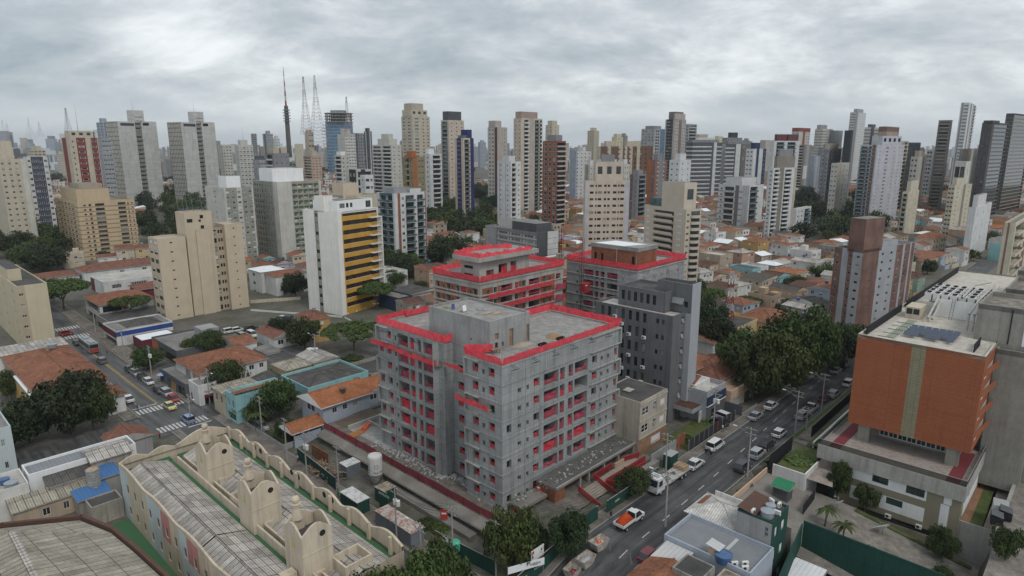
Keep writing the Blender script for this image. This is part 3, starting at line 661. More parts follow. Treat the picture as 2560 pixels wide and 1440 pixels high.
 for u in [1.3,4.6,6.8,9.5,14,16,22.4,25,27.2,29.4]:cb.tube((u,-.62,1),(u+.1,-.62,25.6),.012,m='steel_dark',n=4,cap=False)
 for v in [17,20,24.5,29.3,32.5]:cb.tube((.78,v,3),(.9,v,25.6),.012,m='steel_dark',n=4,cap=False)
 for v in [1,4.7,7.3]:cb.tube((-.6,v,1),(-.62,v,25.6),.012,m='steel_dark',n=4,cap=False)
 obj('hanging_rope',cb,root)
 return root
site_block_a()
def site_roof_items():
 z=24.63
 heap('sand_pile','ochre sand heap on the concrete roof, ringed by a dark tarp edge','sand','sand',W_(*L_(1382,842,z)),1.5,1.2,.75,4)
 heap('sand_pile','flat pale heap of spread sand on the roof beside the penthouse','sand','sand_pale',W_(*L_(1305,862,z)),2.2,1.3,.4,7)
 b=MB();b.box(-.75,.75,-.4,.4,.75,.82,'wood')
 t=thing('work_bench','wooden work bench on the roof corner inside the netting','bench',W_(*L_(1238,884,z)),GA);obj('bench_top',b,t)
 for x in (-.65,.65):
  for y in (-.32,.32):l=MB();l.box(x-.05,x+.05,y-.05,y+.05,0,.75,'wood');obj('leg',l,t)
 for x,y,lb in ((1401,848,'black plastic crate on the roof next to the ochre sand'),(1356,863,'black plastic crate on the roof next to the pale sand')):
  k=MB();k.box(-.8,.8,-.35,.35,0,.08,'black');[k.box(*q,.08,.38,'black') for q in ((-.8,.8,-.35,-.3),(-.8,.8,.3,.35),(-.8,-.75,-.3,.3),(.75,.8,-.3,.3))]
  one('mortar_tub',lb,'tub',k,W_(*L_(x,y,z)),GA)
 zr=29.61
 heap('debris_bag','crumpled green and tan bag on the penthouse roof','bag','bag_green',W_(*L_(1112,771,zr)),1.3,.7,.4,5)
 b=MB();b.lathe((0,0,0),[(.3,0),(.32,.1),(.3,.85),(.28,.85),(.28,.1)],'drum_blue',14);one('drum','blue plastic drum standing on the penthouse roof','drum',b,W_(*L_(1133,772,zr)))
 for x,y,lb in ((1220,783,'tan plywood board lying on the penthouse roof by the skylights'),(1243,783,'tan plywood board on the penthouse roof, rightmost of the pair')):
  k=MB();k.box(-.9,.9,-.5,.5,0,.06,'plywood');k.box(-.9,.9,-.5,-.42,.06,.1,'wood');one('plywood_board',lb,'board',k,W_(*L_(x,y,zr)),GA+5)
site_roof_items()
#-- blocks B and C behind
def site_block_b():
 N=W_(40.2,47.1);B=Bld('unfinished brick and concrete block with long red net rows, behind the nearest grey block',N,GA,'unfinished_building');root=B.root;r=random.Random(12)
 du,dv=32.5,18.0;nets=[]
 mb=MB();nf=8
 def fac(p0,p1,L,cols,pans):
  ops=[]
  for f in range(nf):
   z=f*FHT
   for a,b,s,h,dep,net in cols:
    ops.append((a,b,z+s,z+s+h,dep,'interior' if dep > 1 else 'interior_dark'))
    if net and r.random() < .8:nets.append((net_unit(r.randrange(18)),place_m(p0,p1,a,z+s,.3,b-a,h*.55)))
  ps=[]
  for f in range(nf):
   for a,b in pans:ps.append((a,b,f*FHT+.25,(f+1)*FHT-.35,'brick_wall'))
  wall(mb,p0,p1,-1,25,ops,ps,'concrete_pale')
 fac((0,0),(du,0),du,[(2.6,3.4,.9,1.1,.5,0),(4.8,6.0,.4,2.1,1,0),(7.2,11.6,.3,2.3,2.5,1),(12.6,14,.3,2.3,1.5,1),(15.4,16.8,.3,2.3,1.5,1),(18,22.5,.3,2.3,2.5,1),(24,25.2,.4,2.1,1,0),(26.6,27.4,.9,1.1,.5,0),(29.3,31.3,.5,2,1,1)],[(.8,4.5),(6.1,7.1),(14.1,15.3),(22.7,28.8)])
 fac((0,dv),(0,0),dv,[(1.1,2.4,.6,1.9,.8,0),(3.6,4.3,.9,1.1,.5,0),(5.2,6.8,.3,2.2,1.2,0),(7.2,7.9,.9,1.1,.4,0),(9.0,10.4,.3,2.2,1,0),(10.6,13.0,.3,2.3,2.4,1),(14,14.7,.9,1.1,.5,0),(15.4,16.7,.4,2.1,.8,0)],[(.8,10.4),(13.1,17.2)])
 wall(mb,(du,0),(du,dv),-1,25,[],[],'concrete_pale');wall(mb,(du,dv),(0,dv),-1,25,[],[],'concrete_pale');obj('wall',mb,root)
 rf=MB();rf.face([(.1,.1,24.7),(du-.1,.1,24.7),(du-.1,dv-.1,24.7),(.1,dv-.1,24.7)],'slab_top')
 for q in ((0,.2,0,dv),(du-.2,du,0,dv),(.2,du-.2,0,.2),(.2,du-.2,dv-.2,dv)):rf.box(*q,24.7,25.2,'concrete_pale')
 obj('roof',rf,root)
 sl=MB()
 for f in range(0,9):z=f*FHT;sl.box(-.2,du+.2,-.2,0,z-.22,z+.12,'concrete_pale');sl.box(-.2,0,0,dv+.1,z-.22,z+.12,'concrete_pale')
 obj('slab_edge',sl,root)
 for i,f in enumerate((3,4,5,6)):obj('platform_net',net_band([(1.5+i*.2,-1.0),(du-5,-1.0)],f*FHT+2.1,1.25,'net_red' if i > 1 else 'net_pink',seed=20+i,lean=.1,wob=.1),root)
 for i,f in enumerate((5,6)):obj('platform_net',net_band([(du-4,-.8),(du+.3,-.8)],f*FHT+.1,1.8,'net_pink',seed=30+i,lean=.1),root)
 nets.sort(key=lambda e:-e[1].col[3][2])
 for me,m in nets[:40]:raw('safety_net',me,root,m)
 for i,pts in enumerate([[(-.1,dv),(-.1,-.1)],[(-.1,-.1),(du+.1,-.1)],[(du+.1,-.1),(du+.1,dv)],[(du+.1,dv),(-.1,dv)]]):obj('roof_edge_net',net_band(pts,25.1,1.5,seed=40+i,lean=.25,drape=.15),root)
 # stair head:core with a wide slab on top
 a=uv_of(gp(1205,655,30));ph=MB();x0,y0=41.5-40.2+1.2,5.2
 wall(ph,(3.2,3.6),(22,3.6),24.7,29.4,[(2.5,5.2,.6,2.0,.4,'interior'),(7,10.2,.3,3,2.5,'interior'),(11.5,13.8,.5,3.2,2.5,'interior')],[],'concrete_pale');wall(ph,(3.2,10.5),(3.2,3.6),24.7,29.4,[(1.2,4.6,.6,1.1,.4,'interior_dark'),(1.2,4.6,2.4,.8+2.4,.4,'interior_dark')],[],'concrete_pale')
 wall(ph,(22,3.6),(22,10.5),24.7,29.4,[],[],'concrete_pale');wall(ph,(22,10.5),(3.2,10.5),24.7,29.4,[],[],'concrete_pale')
 ph.box(1.6,24.2,2.0,12,29.4,30.5,'concrete_pale',top='slab_top');p=obj('stair_head',ph,root)
 for i,pts in enumerate([[(1.8,11.5),(2.2,2.4),(22,2.4)],[(4,11.5),(15,11.5),(20,8)]]):obj('net',net_band(pts,30.5,1.1,seed=50+i,lean=-.3,wob=.35),p)
 for me,m in ((net_unit(1),(7.2,3.9)),(net_unit(6),(11.4,3.9)),(net_unit(9),(14.8,3.9))):raw('net',me,p,Matrix.Translation((m[0],m[1],25)) @ Matrix.Diagonal((2.4,1,2,1)))
 st=MB()
 for i in range(14):st.box(17+i*.42,17.3+i*.42,13+.1*(i % 3),16,24.8,26.3+.2*(i % 2),'wood')
 o=obj('timber_stack',st);o.matrix_basis=root.matrix_basis.copy() if False else Matrix.Translation(N) @ Matrix.Rotation(rad(GA),4,'Z');tag(o,'upright bundle of timber props on the brick block roof','timber')
def site_block_c():
 N=W_(80.6,27.6);B=Bld('unfinished grey block with brick rooftop room, behind the dark grey office building',N,GA,'unfinished_building');root=B.root;r=random.Random(17)
 du,dv=25.5,24.5;mb=MB();nf=8;nets=[]
 def fac(p0,p1,cols):
  ops=[]
  for f in range(nf):
   for a,b,s,h,dep,net in cols:
    z=f*FHT+s;ops.append((a,b,z,z+h,dep,'interior' if dep > 1 else 'interior_dark'))
    if net and r.random() < .9:nets.append((net_unit(r.choice([1,4,7,10,13,16])),place_m(p0,p1,a,z,.35,b-a,h*.7)))
  wall(mb,p0,p1,-1,25,ops,[],'concrete_grey')
 fac((0,dv),(0,0),[(3.6,4.3,.9,.9,.4,0),(6.2,9.8,.3,2.3,2.4,1),(10.2,11.6,.3,2.3,1,1),(12.2,13.6,.3,2.3,1,1),(14.5,18.2,.3,2.3,2.4,1),(19.3,20.1,.9,.9,.4,0)])
 fac((0,0),(du,0),[(3,4.4,.9,1.4,.4,0),(8,9.2,.9,1.4,.4,1),(12,12.8,.9,.9,.4,0),(15,17,.6,1.9,.6,1),(21,22.5,.9,1.4,.4,1)])
 wall(mb,(du,0),(du,dv),-1,25,[],[],'concrete_grey');wall(mb,(du,dv),(0,dv),-1,25,[],[],'concrete_grey');obj('wall',mb,root)
 sl=MB()
 for f in range(0,9):z=f*FHT;sl.box(-.2,0,-.2,dv+.1,z-.18,z+.14,'concrete_pale');sl.box(0,du+.1,-.2,0,z-.18,z+.14,'concrete_pale')
 obj('slab_edge',sl,root)
 rf=MB();rf.face([(.1,.1,24.7),(du-.1,.1,24.7),(du-.1,dv-.1,24.7),(.1,dv-.1,24.7)],'slab_top')
 for q in ((0,.2,0,dv),(du-.2,du,0,dv),(.2,du-.2,0,.2),(.2,du-.2,dv-.2,dv)):rf.box(*q,24.7,25.2,'concrete')
 obj('roof',rf,root)
 ph=MB();x0,x1,y0,y1=4.2,14.0,2.8,18.8
 wall(ph,(x0,y1),(x0,y0),24.7,29.2,[(1.0,2.0,.1,2.9,.3,'interior_dark'),(3.4,4.4,.1,2.9,.3,'interior_dark'),(14.0,15.0,.1,3,.3,'interior_dark')],[],'brick_wall');wall(ph,(x0,y0),(x1,y0),24.7,29.2,[],[],'brick_wall')
 wall(ph,(x1,y0),(x1,y1),24.7,29.2,[],[],'brick_wall');wall(ph,(x1,y1),(x0,y1),24.7,29.2,[],[],'brick_wall')
 ph.box(x0-.2,x1+.2,y0-.2,y1+.2,29.2,30.3,'concrete',top='slab_top');p=obj('rooftop_room',ph,root)
 q=MB();q.face([(x0+.3,y0+5,30.31),(x1-2,y0+2,30.31),(x1-2,y1-3,30.31),(x0+.3,y1-1,30.31)],'white_paint')
 for v in (.2,6.9):q.tube((x0-.25,y0+v,24.8),(x0-.25,y0+v,29.2),.08,m='concrete_pale')
 obj('downpipe',q,p)
 nets.sort(key=lambda e:-e[1].col[3][2])
 for me,m in nets[:36]:raw('safety_net',me,root,m)
 for i,pts in enumerate([[(-.1,dv),(-.1,-.1)],[(-.1,-.1),(du+.1,-.1)],[(du+.1,-.1),(du+.1,dv)],[(du+.1,dv),(-.1,dv)]]):obj('roof_edge_net',net_band(pts,25.1,1.5,seed=60+i,lean=.2,drape=.15),root)
 wr=net_band([(-.6,6),(-.6,-.7),(du,-.7)],14,10.6,'net_white',seed=77,lean=.1,wob=.5,step=1.2);obj('white_net',wr,root)
 return root
site_block_b();site_block_c()
def mast_lift(label,p,ztop,zc):
 t=thing('hoist_mast',label,'construction hoist',p,GA)
 mb=MB();s=.42
 for x in (-s,s):
  for y in (-s,s):mb.tube((x,y,0),(x,y,ztop),.05,m='steel_dark',n=5)
 k=0
 while k*1.2 < ztop-1.2:
  z=k*1.2;c='steel_red' if z > ztop-9 else 'steel_dark'
  for (a,b) in (((-s,-s),(s,-s)),((s,-s),(s,s)),((s,s),(-s,s)),((-s,s),(-s,-s))):
   mb.tube((*a,z),(*b,z),.035,m=c,n=4,cap=False);mb.tube((*a,z),(*b,z+1.2),.028,m=c,n=4,cap=False)
  k += 1
 obj('mast',mb,t)
 c=MB();c.box(-1.3,1.3,-2.2,-.55,0,.15,'steel_red');c.box(-1.3,1.3,-2.2,-.55,2.35,2.5,'steel_red')
 for q in ((-1.3,-1.25,-2.2,-.55),(1.25,1.3,-2.2,-.55),(-1.25,1.25,-2.2,-2.15)):c.box(*q,.15,2.35,'cabin_red')
 for x in (-.8,0,.8):c.box(x-.03,x+.03,-2.24,-2.2,.1,2.4,'steel_red')
 c.box(-1.0,-.1,-2.25,-2.21,1.9,2.1,'white_paint');o=obj('cabin',c,t);o.location=(0,0,zc)
mast_lift('red construction hoist mast in front of the unfinished brick block',W_(*[*uv_of(gp(1402,700,16))],0),33,14.6)
mast_lift('red construction hoist mast against the grey block with brick rooftop room',W_(76.5,43.5),32.5,17.5)

#-- ground and streets
_gh0=gh
def gh(x,y):
 u,v=uv_of((x,y));h=_gh0(x,y)
 k=(24.3 < u < 55 and -58.9 < v < -25.7) or (24.3 < u < 80 and -58.9 < v < -52) or (-4 < u < 27 and -70 < v < -37.6)
 return h-(9.5 if k else 0)
def build_ground():
 b=MB();rows=[]
 D=40.0;Ds=[]
 while D < 12000:Ds.append(D);D += 2.2 if D < 215 else (D*.035 if D < 900 else D*.12)
 n=110
 for D in Ds:
  w=D*1.05+70;rows.append([(-w+2*w*i/n,D,gh(-w+2*w*i/n,D)) for i in range(n+1)])
 for a,c in zip(rows[:-1],rows[1:]):
  for i in range(n):b.face([a[i],a[i+1],c[i+1],c[i]],'ground')
 o=struct('ground',b);return o
build_ground()
def strip(name,u0,u1,v0,v1,mat,lift=.02,step=4,kind='structure',along='u'):
 """a sheet lying on the ground between grid lines"""
 b=MB();n=max(1,int(abs((u1-u0) if along == 'u' else (v1-v0))/step))
 def P(u,v):p=W_(u,v);return (p.x,p.y,gh(p.x,p.y)+lift)
 m=3
 for i in range(n):
  for j in range(m):
   if along == 'u':a,c=u0+(u1-u0)*i/n,u0+(u1-u0)*(i+1)/n;e,f=v0+(v1-v0)*j/m,v0+(v1-v0)*(j+1)/m
   else:e,f=v0+(v1-v0)*i/n,v0+(v1-v0)*(i+1)/n;a,c=u0+(u1-u0)*j/m,u0+(u1-u0)*(j+1)/m
   b.face([P(a,e),P(c,e),P(c,f),P(a,f)],mat)
 return struct(name,b,kind)
def kerbed(name,u0,u1,v0,v1,mat='pavement',h=.2,along='u'):
 b=MB();n=max(1,int(abs((u1-u0) if along == 'u' else (v1-v0))/5))
 def P(u,v,z):p=W_(u,v);return (p.x,p.y,gh(p.x,p.y)+z)
 for i in range(n):
  if along == 'u':a,c,e,f=u0+(u1-u0)*i/n,u0+(u1-u0)*(i+1)/n,v0,v1
  else:a,c,e,f=u0,u1,v0+(v1-v0)*i/n,v0+(v1-v0)*(i+1)/n
  b.face([P(a,e,h),P(c,e,h),P(c,f,h),P(a,f,h)],mat)
  if along == 'u':
   for vv,s in ((v0,-.16),(v1,.16)):b.face([P(a,vv,-.1),P(c,vv,-.1),P(c,vv,h),P(a,vv,h)],'kerb_stone');b.face([P(a,vv,h+.004),P(c,vv,h+.004),P(c,vv-s,h+.004),P(a,vv-s,h+.004)],'kerb_stone')
  else:
   for uu,s in ((u0,-.16),(u1,.16)):b.face([P(uu,e,-.1),P(uu,f,-.1),P(uu,f,h),P(uu,e,h)],'kerb_stone');b.face([P(uu,e,h+.004),P(uu,f,h+.004),P(uu-s,f,h+.004),P(uu-s,e,h+.004)],'kerb_stone')
 return struct(name,b)
strip('road',-34,330,-23.45,-14.0,'asphalt',.09)
strip('road',-26.2,-15.4,76,420,'asphalt_left',.09,along='v')
strip('road',-22.4,-14.6,-13.98,75.98,'asphalt_left',.09,along='v')
strip('road',-15.38,60,80,90.5,'asphalt_left',.094);strip('road',-95,-26.22,78,90,'asphalt_left',.094)
kerbed('pavement',-10,330,-14.0,-11.6);kerbed('pavement',-12,330,-27.0,-23.45)
kerbed('pavement',-14.6,-11.0,-10.5,79,along='v');kerbed('pavement',-24.0,-22.4,-10,77.5,along='v')
kerbed('pavement',-15.4,-11.4,91,330,along='v');kerbed('pavement',-29.2,-26.2,90.5,330,along='v')
strip('parking_lot',-5,25,98,128,'asphalt_left',.06)
def markings():
 def bars(name,u0,u1,v0,v1,n,mat='mark_white',w=.45):
  b=MB()
  for i in range(n):
   u=u0+(u1-u0)*(i+.5)/n;P=[W_(u-w/2,v0),W_(u+w/2,v0),W_(u+w/2,v1),W_(u-w/2,v1)]
   b.face([(p.x,p.y,gh(p.x,p.y)+.115) for p in P],mat)
  struct(name,b)
 bars('crosswalk_markings',-26,-15.6,92.2,95.4,13);bars('crosswalk_markings',-25.9,-15.4,78.4,81.6,13)
 bars('crosswalk_markings',-26,-15.6,183.5,187.5,12);bars('crosswalk_markings',-26,-15.6,171.5,175,12)
 b=MB()
 def ln(a,c,w,mat):
  a,c=W_(*a),W_(*c);d=(c-a).normalized();o=Vector((-d.y,d.x,0))*w/2;n=max(1,int((c-a).length/4))
  for i in range(n):
   p,q=a+(c-a)*(i/n),a+(c-a)*((i+1)/n)
   b.face([(*(p-o)[:2],gh(p.x,p.y)+.114),(*(q-o)[:2],gh(q.x,q.y)+.114),(*(q+o)[:2],gh(q.x,q.y)+.114),(*(p+o)[:2],gh(p.x,p.y)+.114)],mat)
 ln((-20.6,97),(-20.9,170),.16,'mark_yellow');ln((-20.3,97),(-20.6,170),.12,'mark_yellow');ln((-15.9,130),(-15.9,200),.14,'mark_yellow')
 ln((-26,96.6),(-20.6,96.6),.4,'mark_white');ln((-20.6,77.2),(-15.4,77.2),.4,'mark_white');ln((-24.2,97),(-24.2,120),.12,'mark_white')
 u=-28
 while u < 200:ln((u,-20.6+4.8*sstep(0,117,u)),(u+2.2,-20.6+4.8*sstep(0,117,u+2)),.14,'mark_white');u += 6.2
 struct('lane_markings',b)
markings()
#-- helpers for simple buildings in grid coordinates
def hip(mb,x0,y0,x1,y1,z,rise,mat,over=.5,kind='hip',cap='concrete_pale',th=.18):
 x0 -= over;y0 -= over;x1 += over;y1 += over;dx,dy=x1-x0,y1-y0;z0=z
 zr=z+rise
 if kind in ('gable_u','gable_v','hip'):
  alongx=dx >= dy if kind == 'hip' else kind == 'gable_u'
  ins=(min(dx,dy)/2 if kind == 'hip' else 0)
  if alongx:A,B_=(x0+ins,(y0+y1)/2,zr),(x1-ins,(y0+y1)/2,zr)
  else:A,B_=((x0+x1)/2,y0+ins,zr),((x0+x1)/2,y1-ins,zr)
  c=[(x0,y0,z),(x1,y0,z),(x1,y1,z),(x0,y1,z)]
  if alongx:F=[[c[0],c[1],B_,A],[c[2],c[3],A,B_]];E_=[[c[1],c[2],B_],[c[3],c[0],A]]
  else:F=[[c[1],c[2],B_,A],[c[3],c[0],A,B_]];E_=[[c[0],c[1],A],[c[2],c[3],B_]]
  for f in F:mb.face(f,mat)
  for f in E_:mb.face(f,mat if kind == 'hip' else cap)
  for p,q in ((A,B_),):mb.tube(Vector(p)+Vector((0,0,.02)),Vector(q)+Vector((0,0,.02)),.12,m=mat,n=5)
  if kind == 'hip':
   for k,p in ((0,A),(3,A),(1,B_),(2,B_)) if alongx else ((0,A),(1,A),(2,B_),(3,B_)):mb.tube(c[k],p,.11,m=mat,n=5)
  mb.face([(x0,y1,z-.02),(x1,y1,z-.02),(x1,y0,z-.02),(x0,y0,z-.02)],cap)
  for a,b2 in ((0,1),(1,2),(2,3),(3,0)):mb.face([(c[a][0],c[a][1],z-th),(c[b2][0],c[b2][1],z-th),c[b2],c[a]],cap)
 elif kind in ('shed_u','shed_v'):          # one pitch,rising along +u or +v
  zz=lambda x,y:z+rise*((x-x0)/dx if kind == 'shed_u' else (y-y0)/dy)
  P=[(x0,y0),(x1,y0),(x1,y1),(x0,y1)]
  if kind == 'shed_u':o=[0,3,2,1];P2=[P[i] for i in (3,0,1,2)];mb.face([(*p,zz(*p)) for p in P2],mat)
  else:mb.face([(*p,zz(*p)) for p in P],mat)
  for i in range(4):a,b2=P[i],P[(i+1) % 4];mb.face([(*a,z-th),(*b2,z-th),(*b2,zz(*b2)-.01),(*a,zz(*a)-.01)],cap)
def simple(label,u0,v0,u1,v1,z0,z1,wallm,roofk='flat',roofm='roof_grey',rise=1.8,L=(),R=(),n=2,name='house',cat=None,over=.5,par=.5,fr='frame_white',group=None,ang=GA,done=True):
 """building whose near corner is grid point (u0,v0)"""
 B=Bld(label,W_(u0,v0,0),ang,name,cat or 'building' if name != 'house' else 'house',group,fr);du,dv=u1-u0,v1-v0
 B.du,B.dv=du,dv
 z00=z0-4
 def shift(sp):return sp
 mb=MB()
 def body():
  H=z1-z0;fh=H/n
  for p0,p1,sp in (((0,0),(du,0),R),((0,dv),(0,0),L),((du,0),(du,dv),()),((du,dv),(0,dv),())):
   B.face(mb,p0,p1,z0,z1,sp,wallm,n);wall(mb,p0,p1,z00,z0,[],[],wallm)
 body()
 if roofk == 'flat':
  t=.2
  for a,b2,c,d in ((0,du,0,t),(0,du,dv-t,dv),(0,t,t,dv-t),(du-t,du,t,dv-t)):mb.box(a,b2,c,d,z1-.01,z1+par,wallm)
 obj('wall',mb,B.root)
 rb=MB()
 if roofk == 'flat':rb.face([(.1,.1,z1+.02),(du-.1,.1,z1+.02),(du-.1,dv-.1,z1+.02),(.1,dv-.1,z1+.02)],roofm)
 else:hip(rb,0,0,du,dv,z1,rise,roofm,over,roofk)
 obj('roof',rb,B.root)
 if done:B.done()
 return B
def gthing(name,label,cat,mb,u,v,z,ang=GA,group=None):return one(name,label,cat,mb,W_(u,v,z),ang,group)
def water_tank(label,p,r=.8,h=1.1,mat='tank_blue',group=None,name='water_tank'):
 b=MB();b.lathe((0,0,0),[(0,0),(r*.86,0),(r,h*.75),(r*1.04,h*.76),(r*1.04,h*.84),(r*.9,h*.9),(r*.3,h*1.05),(0,h*1.06)],mat,18)
 o=obj(name,b);o.location=p;return tag(o,label,'water tank',group)
def ac_unit(parent=None,label=None,p=(0,0,0),ang=0):
 k=('ac',)
 if k not in _UM:
  b=MB();b.box(-.45,.45,-.17,.17,0,.65,'ac_white');b.lathe((0,0,0),[(0.0,0)],'black') if False else None
  n=12;c=[(-.12+.25*math.cos(2*math.pi*i/n),-.175,.33+.25*math.sin(2*math.pi*i/n)) for i in range(n)];b.face(c,'steel_dark');_UM[k]=b.mesh('air_conditioner')
 o=raw('air_conditioner',_UM[k],parent);o.location=p;o.rotation_euler=(0,0,rad(ang))
 if label:tag(o,label,'air conditioner')
 return o
def dish(label,p,r=.9,az=200,pole=1.5,parent=None):
 t=thing('satellite_dish',label,'satellite dish',p)
 b=MB();b.tube((0,0,0),(0,0,pole),.07,m='steel');obj('pole',b,t)
 d=MB();d.lathe((0,0,0),[(0,0),(r*.35,.05*r),(r*.7,.18*r),(r,.36*r)],'dish_white',20);d.tube((0,0,0),(0,0,.7*r),.03,m='steel');d.tube((0,0,.62*r),(0,0,.75*r),.09,m='steel')
 for i in range(3):a=i*2.1;d.tube((r*.95*math.cos(a),r*.95*math.sin(a),.33*r),(0,0,.68*r),.015,m='steel',n=4)
 o=obj('reflector',d,t);o.location=(0,0,pole);o.rotation_euler=(rad(38),0,rad(az));return t
#-- site surroundings
def site_ground():
 B=Bld('concrete deck with pink netting along its edge, round the foot of the nearest grey block',W_(-3.2,-2.2,0),GA,'podium_deck','deck');r=B.root
 mb=MB();mb.face([(0,0,0),(45,0,0),(45,53,0),(0,53,0)],'mud')
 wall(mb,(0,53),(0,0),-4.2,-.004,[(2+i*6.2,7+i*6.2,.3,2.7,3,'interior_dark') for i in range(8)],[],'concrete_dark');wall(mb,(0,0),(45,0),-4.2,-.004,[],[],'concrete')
 obj('deck_slab',mb,r)
 sh=MB();y0,y1=.2,51.5
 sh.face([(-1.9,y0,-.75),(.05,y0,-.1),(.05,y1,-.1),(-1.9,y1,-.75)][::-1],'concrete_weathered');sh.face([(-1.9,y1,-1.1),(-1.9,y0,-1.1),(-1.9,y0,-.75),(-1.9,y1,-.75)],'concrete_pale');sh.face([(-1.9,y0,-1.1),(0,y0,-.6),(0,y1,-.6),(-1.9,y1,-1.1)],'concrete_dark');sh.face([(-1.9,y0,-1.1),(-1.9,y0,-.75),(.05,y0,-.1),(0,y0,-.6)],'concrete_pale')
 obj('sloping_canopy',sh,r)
 lo=MB();lo.box(-3.4,-1.7,3,26,-2.6,-2.0,'concrete_weathered');lo.box(-3.4,-3.0,3,26,-4.2,-2.6,'concrete_dark');obj('lower_beam',lo,r)
 nb=MB();n=26
 for i in range(n):
  a,c=y0+(y1-y0)*i/n,y0+(y1-y0)*(i+1)/n;w=lambda k:.06*math.sin(k*1.9)
  nb.face([(.1+w(i),c,.02),(.1+w(i),a,.02),(.05+w(i),a,1.45+w(i*3)),(.05+w(i+1),c,1.45+w(i*3+3))],'net_wall')
 g=obj('edge_net',nb,r)
 for i in range(0,27,2):p=MB();p.tube((0,0,-.1),(0,0,1.5),.04,m='steel_dark',n=5);q=obj('net_post',p,r);q.location=(.0,y0+(y1-y0)*i/26,0)
 # basin with pale floor,low walls,trench
 bs=MB();bs.face([(3.2,33.5,.012),(7.8,33.5,.012),(7.8,47,.012),(3.2,47,.012)],'slab_top');bs.box(3,12,47,47.3,0,.9,'concrete_pale');bs.box(7.8,8.05,36,47,0,.7,'concrete_pale');bs.box(8.1,12,41,41.3,0,1.2,'concrete_pale');obj('basin',bs,r)
 tr=MB();tr.face([(2.6,48.2,.02),(14,48.2,.02),(15,52.5,.02),(3,52.5,.02)],'dirt');obj('trench',tr,r)
 pl=MB()
 for v in (17.9,23,28.5,34):pl.box(4.7,5.3,v,v+.9,0,.03,'concrete')
 obj('footing',pl,r)
 B.done()
 rb=MB();rr=random.Random(4)
 for k in range(420):
  t=rr.random();v=3+t*33;u=(2.6 if v < 15 else 1.0)-abs(rr.gauss(0,1.0));s=rr.uniform(.06,.22)
  if u < -2.4:continue
  x,y=u,v;rb.box(x-s,x+s,y-s*.7,y+s*.7,0,s*rr.uniform(.6,1.3),'rubble_white' if rr.random() < .75 else 'concrete')
 for k in range(120):
  u,v=rr.uniform(.5,30),rr.uniform(-3.8,-1.2);s=rr.uniform(.05,.18);rb.box(u-s,u+s,v-s*.8,v+s,2.75,2.75+s,'rubble_white' if rr.random() < .5 else 'concrete_dark')
 rb.T=Matrix.Translation(SN) @ Matrix.Rotation(rad(GA),4,'Z');rb2=MB()
 for f,m in zip(rb.f,rb.m):rb2.face([rb.T @ Vector(rb.v[i]) for i in f],rb.names[m])
 struct('rubble',rb2,'stuff')
 for i,(x,y) in enumerate(((1170,1022),(1225,1058))):pass
 k=MB();rr=random.Random(2)
 for i in range(9):k.box(-1.9,1.9,-.9+i*.2,-.75+i*.2,.05*i % .15,.16+.05*(i % 3),'wood_orange')
 gthing('formwork_stack','orange timber formwork stacked on the deck near the blue-grey house','timber',k,*L_(888,1087,.0).xy,.03,GA+10)
 k=MB()
 for i in range(2):k.box(-1.5,1.5,i*.6,i*.6+.35,0,.5,'barrier_orange');k.box(-1.5,1.5,i*.6+.1,i*.6+.25,.5,.8,'barrier_orange')
 gthing('plastic_barrier','orange plastic barriers lying in the trench beside the grey block','barrier',k,*L_(920,1072,0).xy,.03,GA+30)
site_ground()
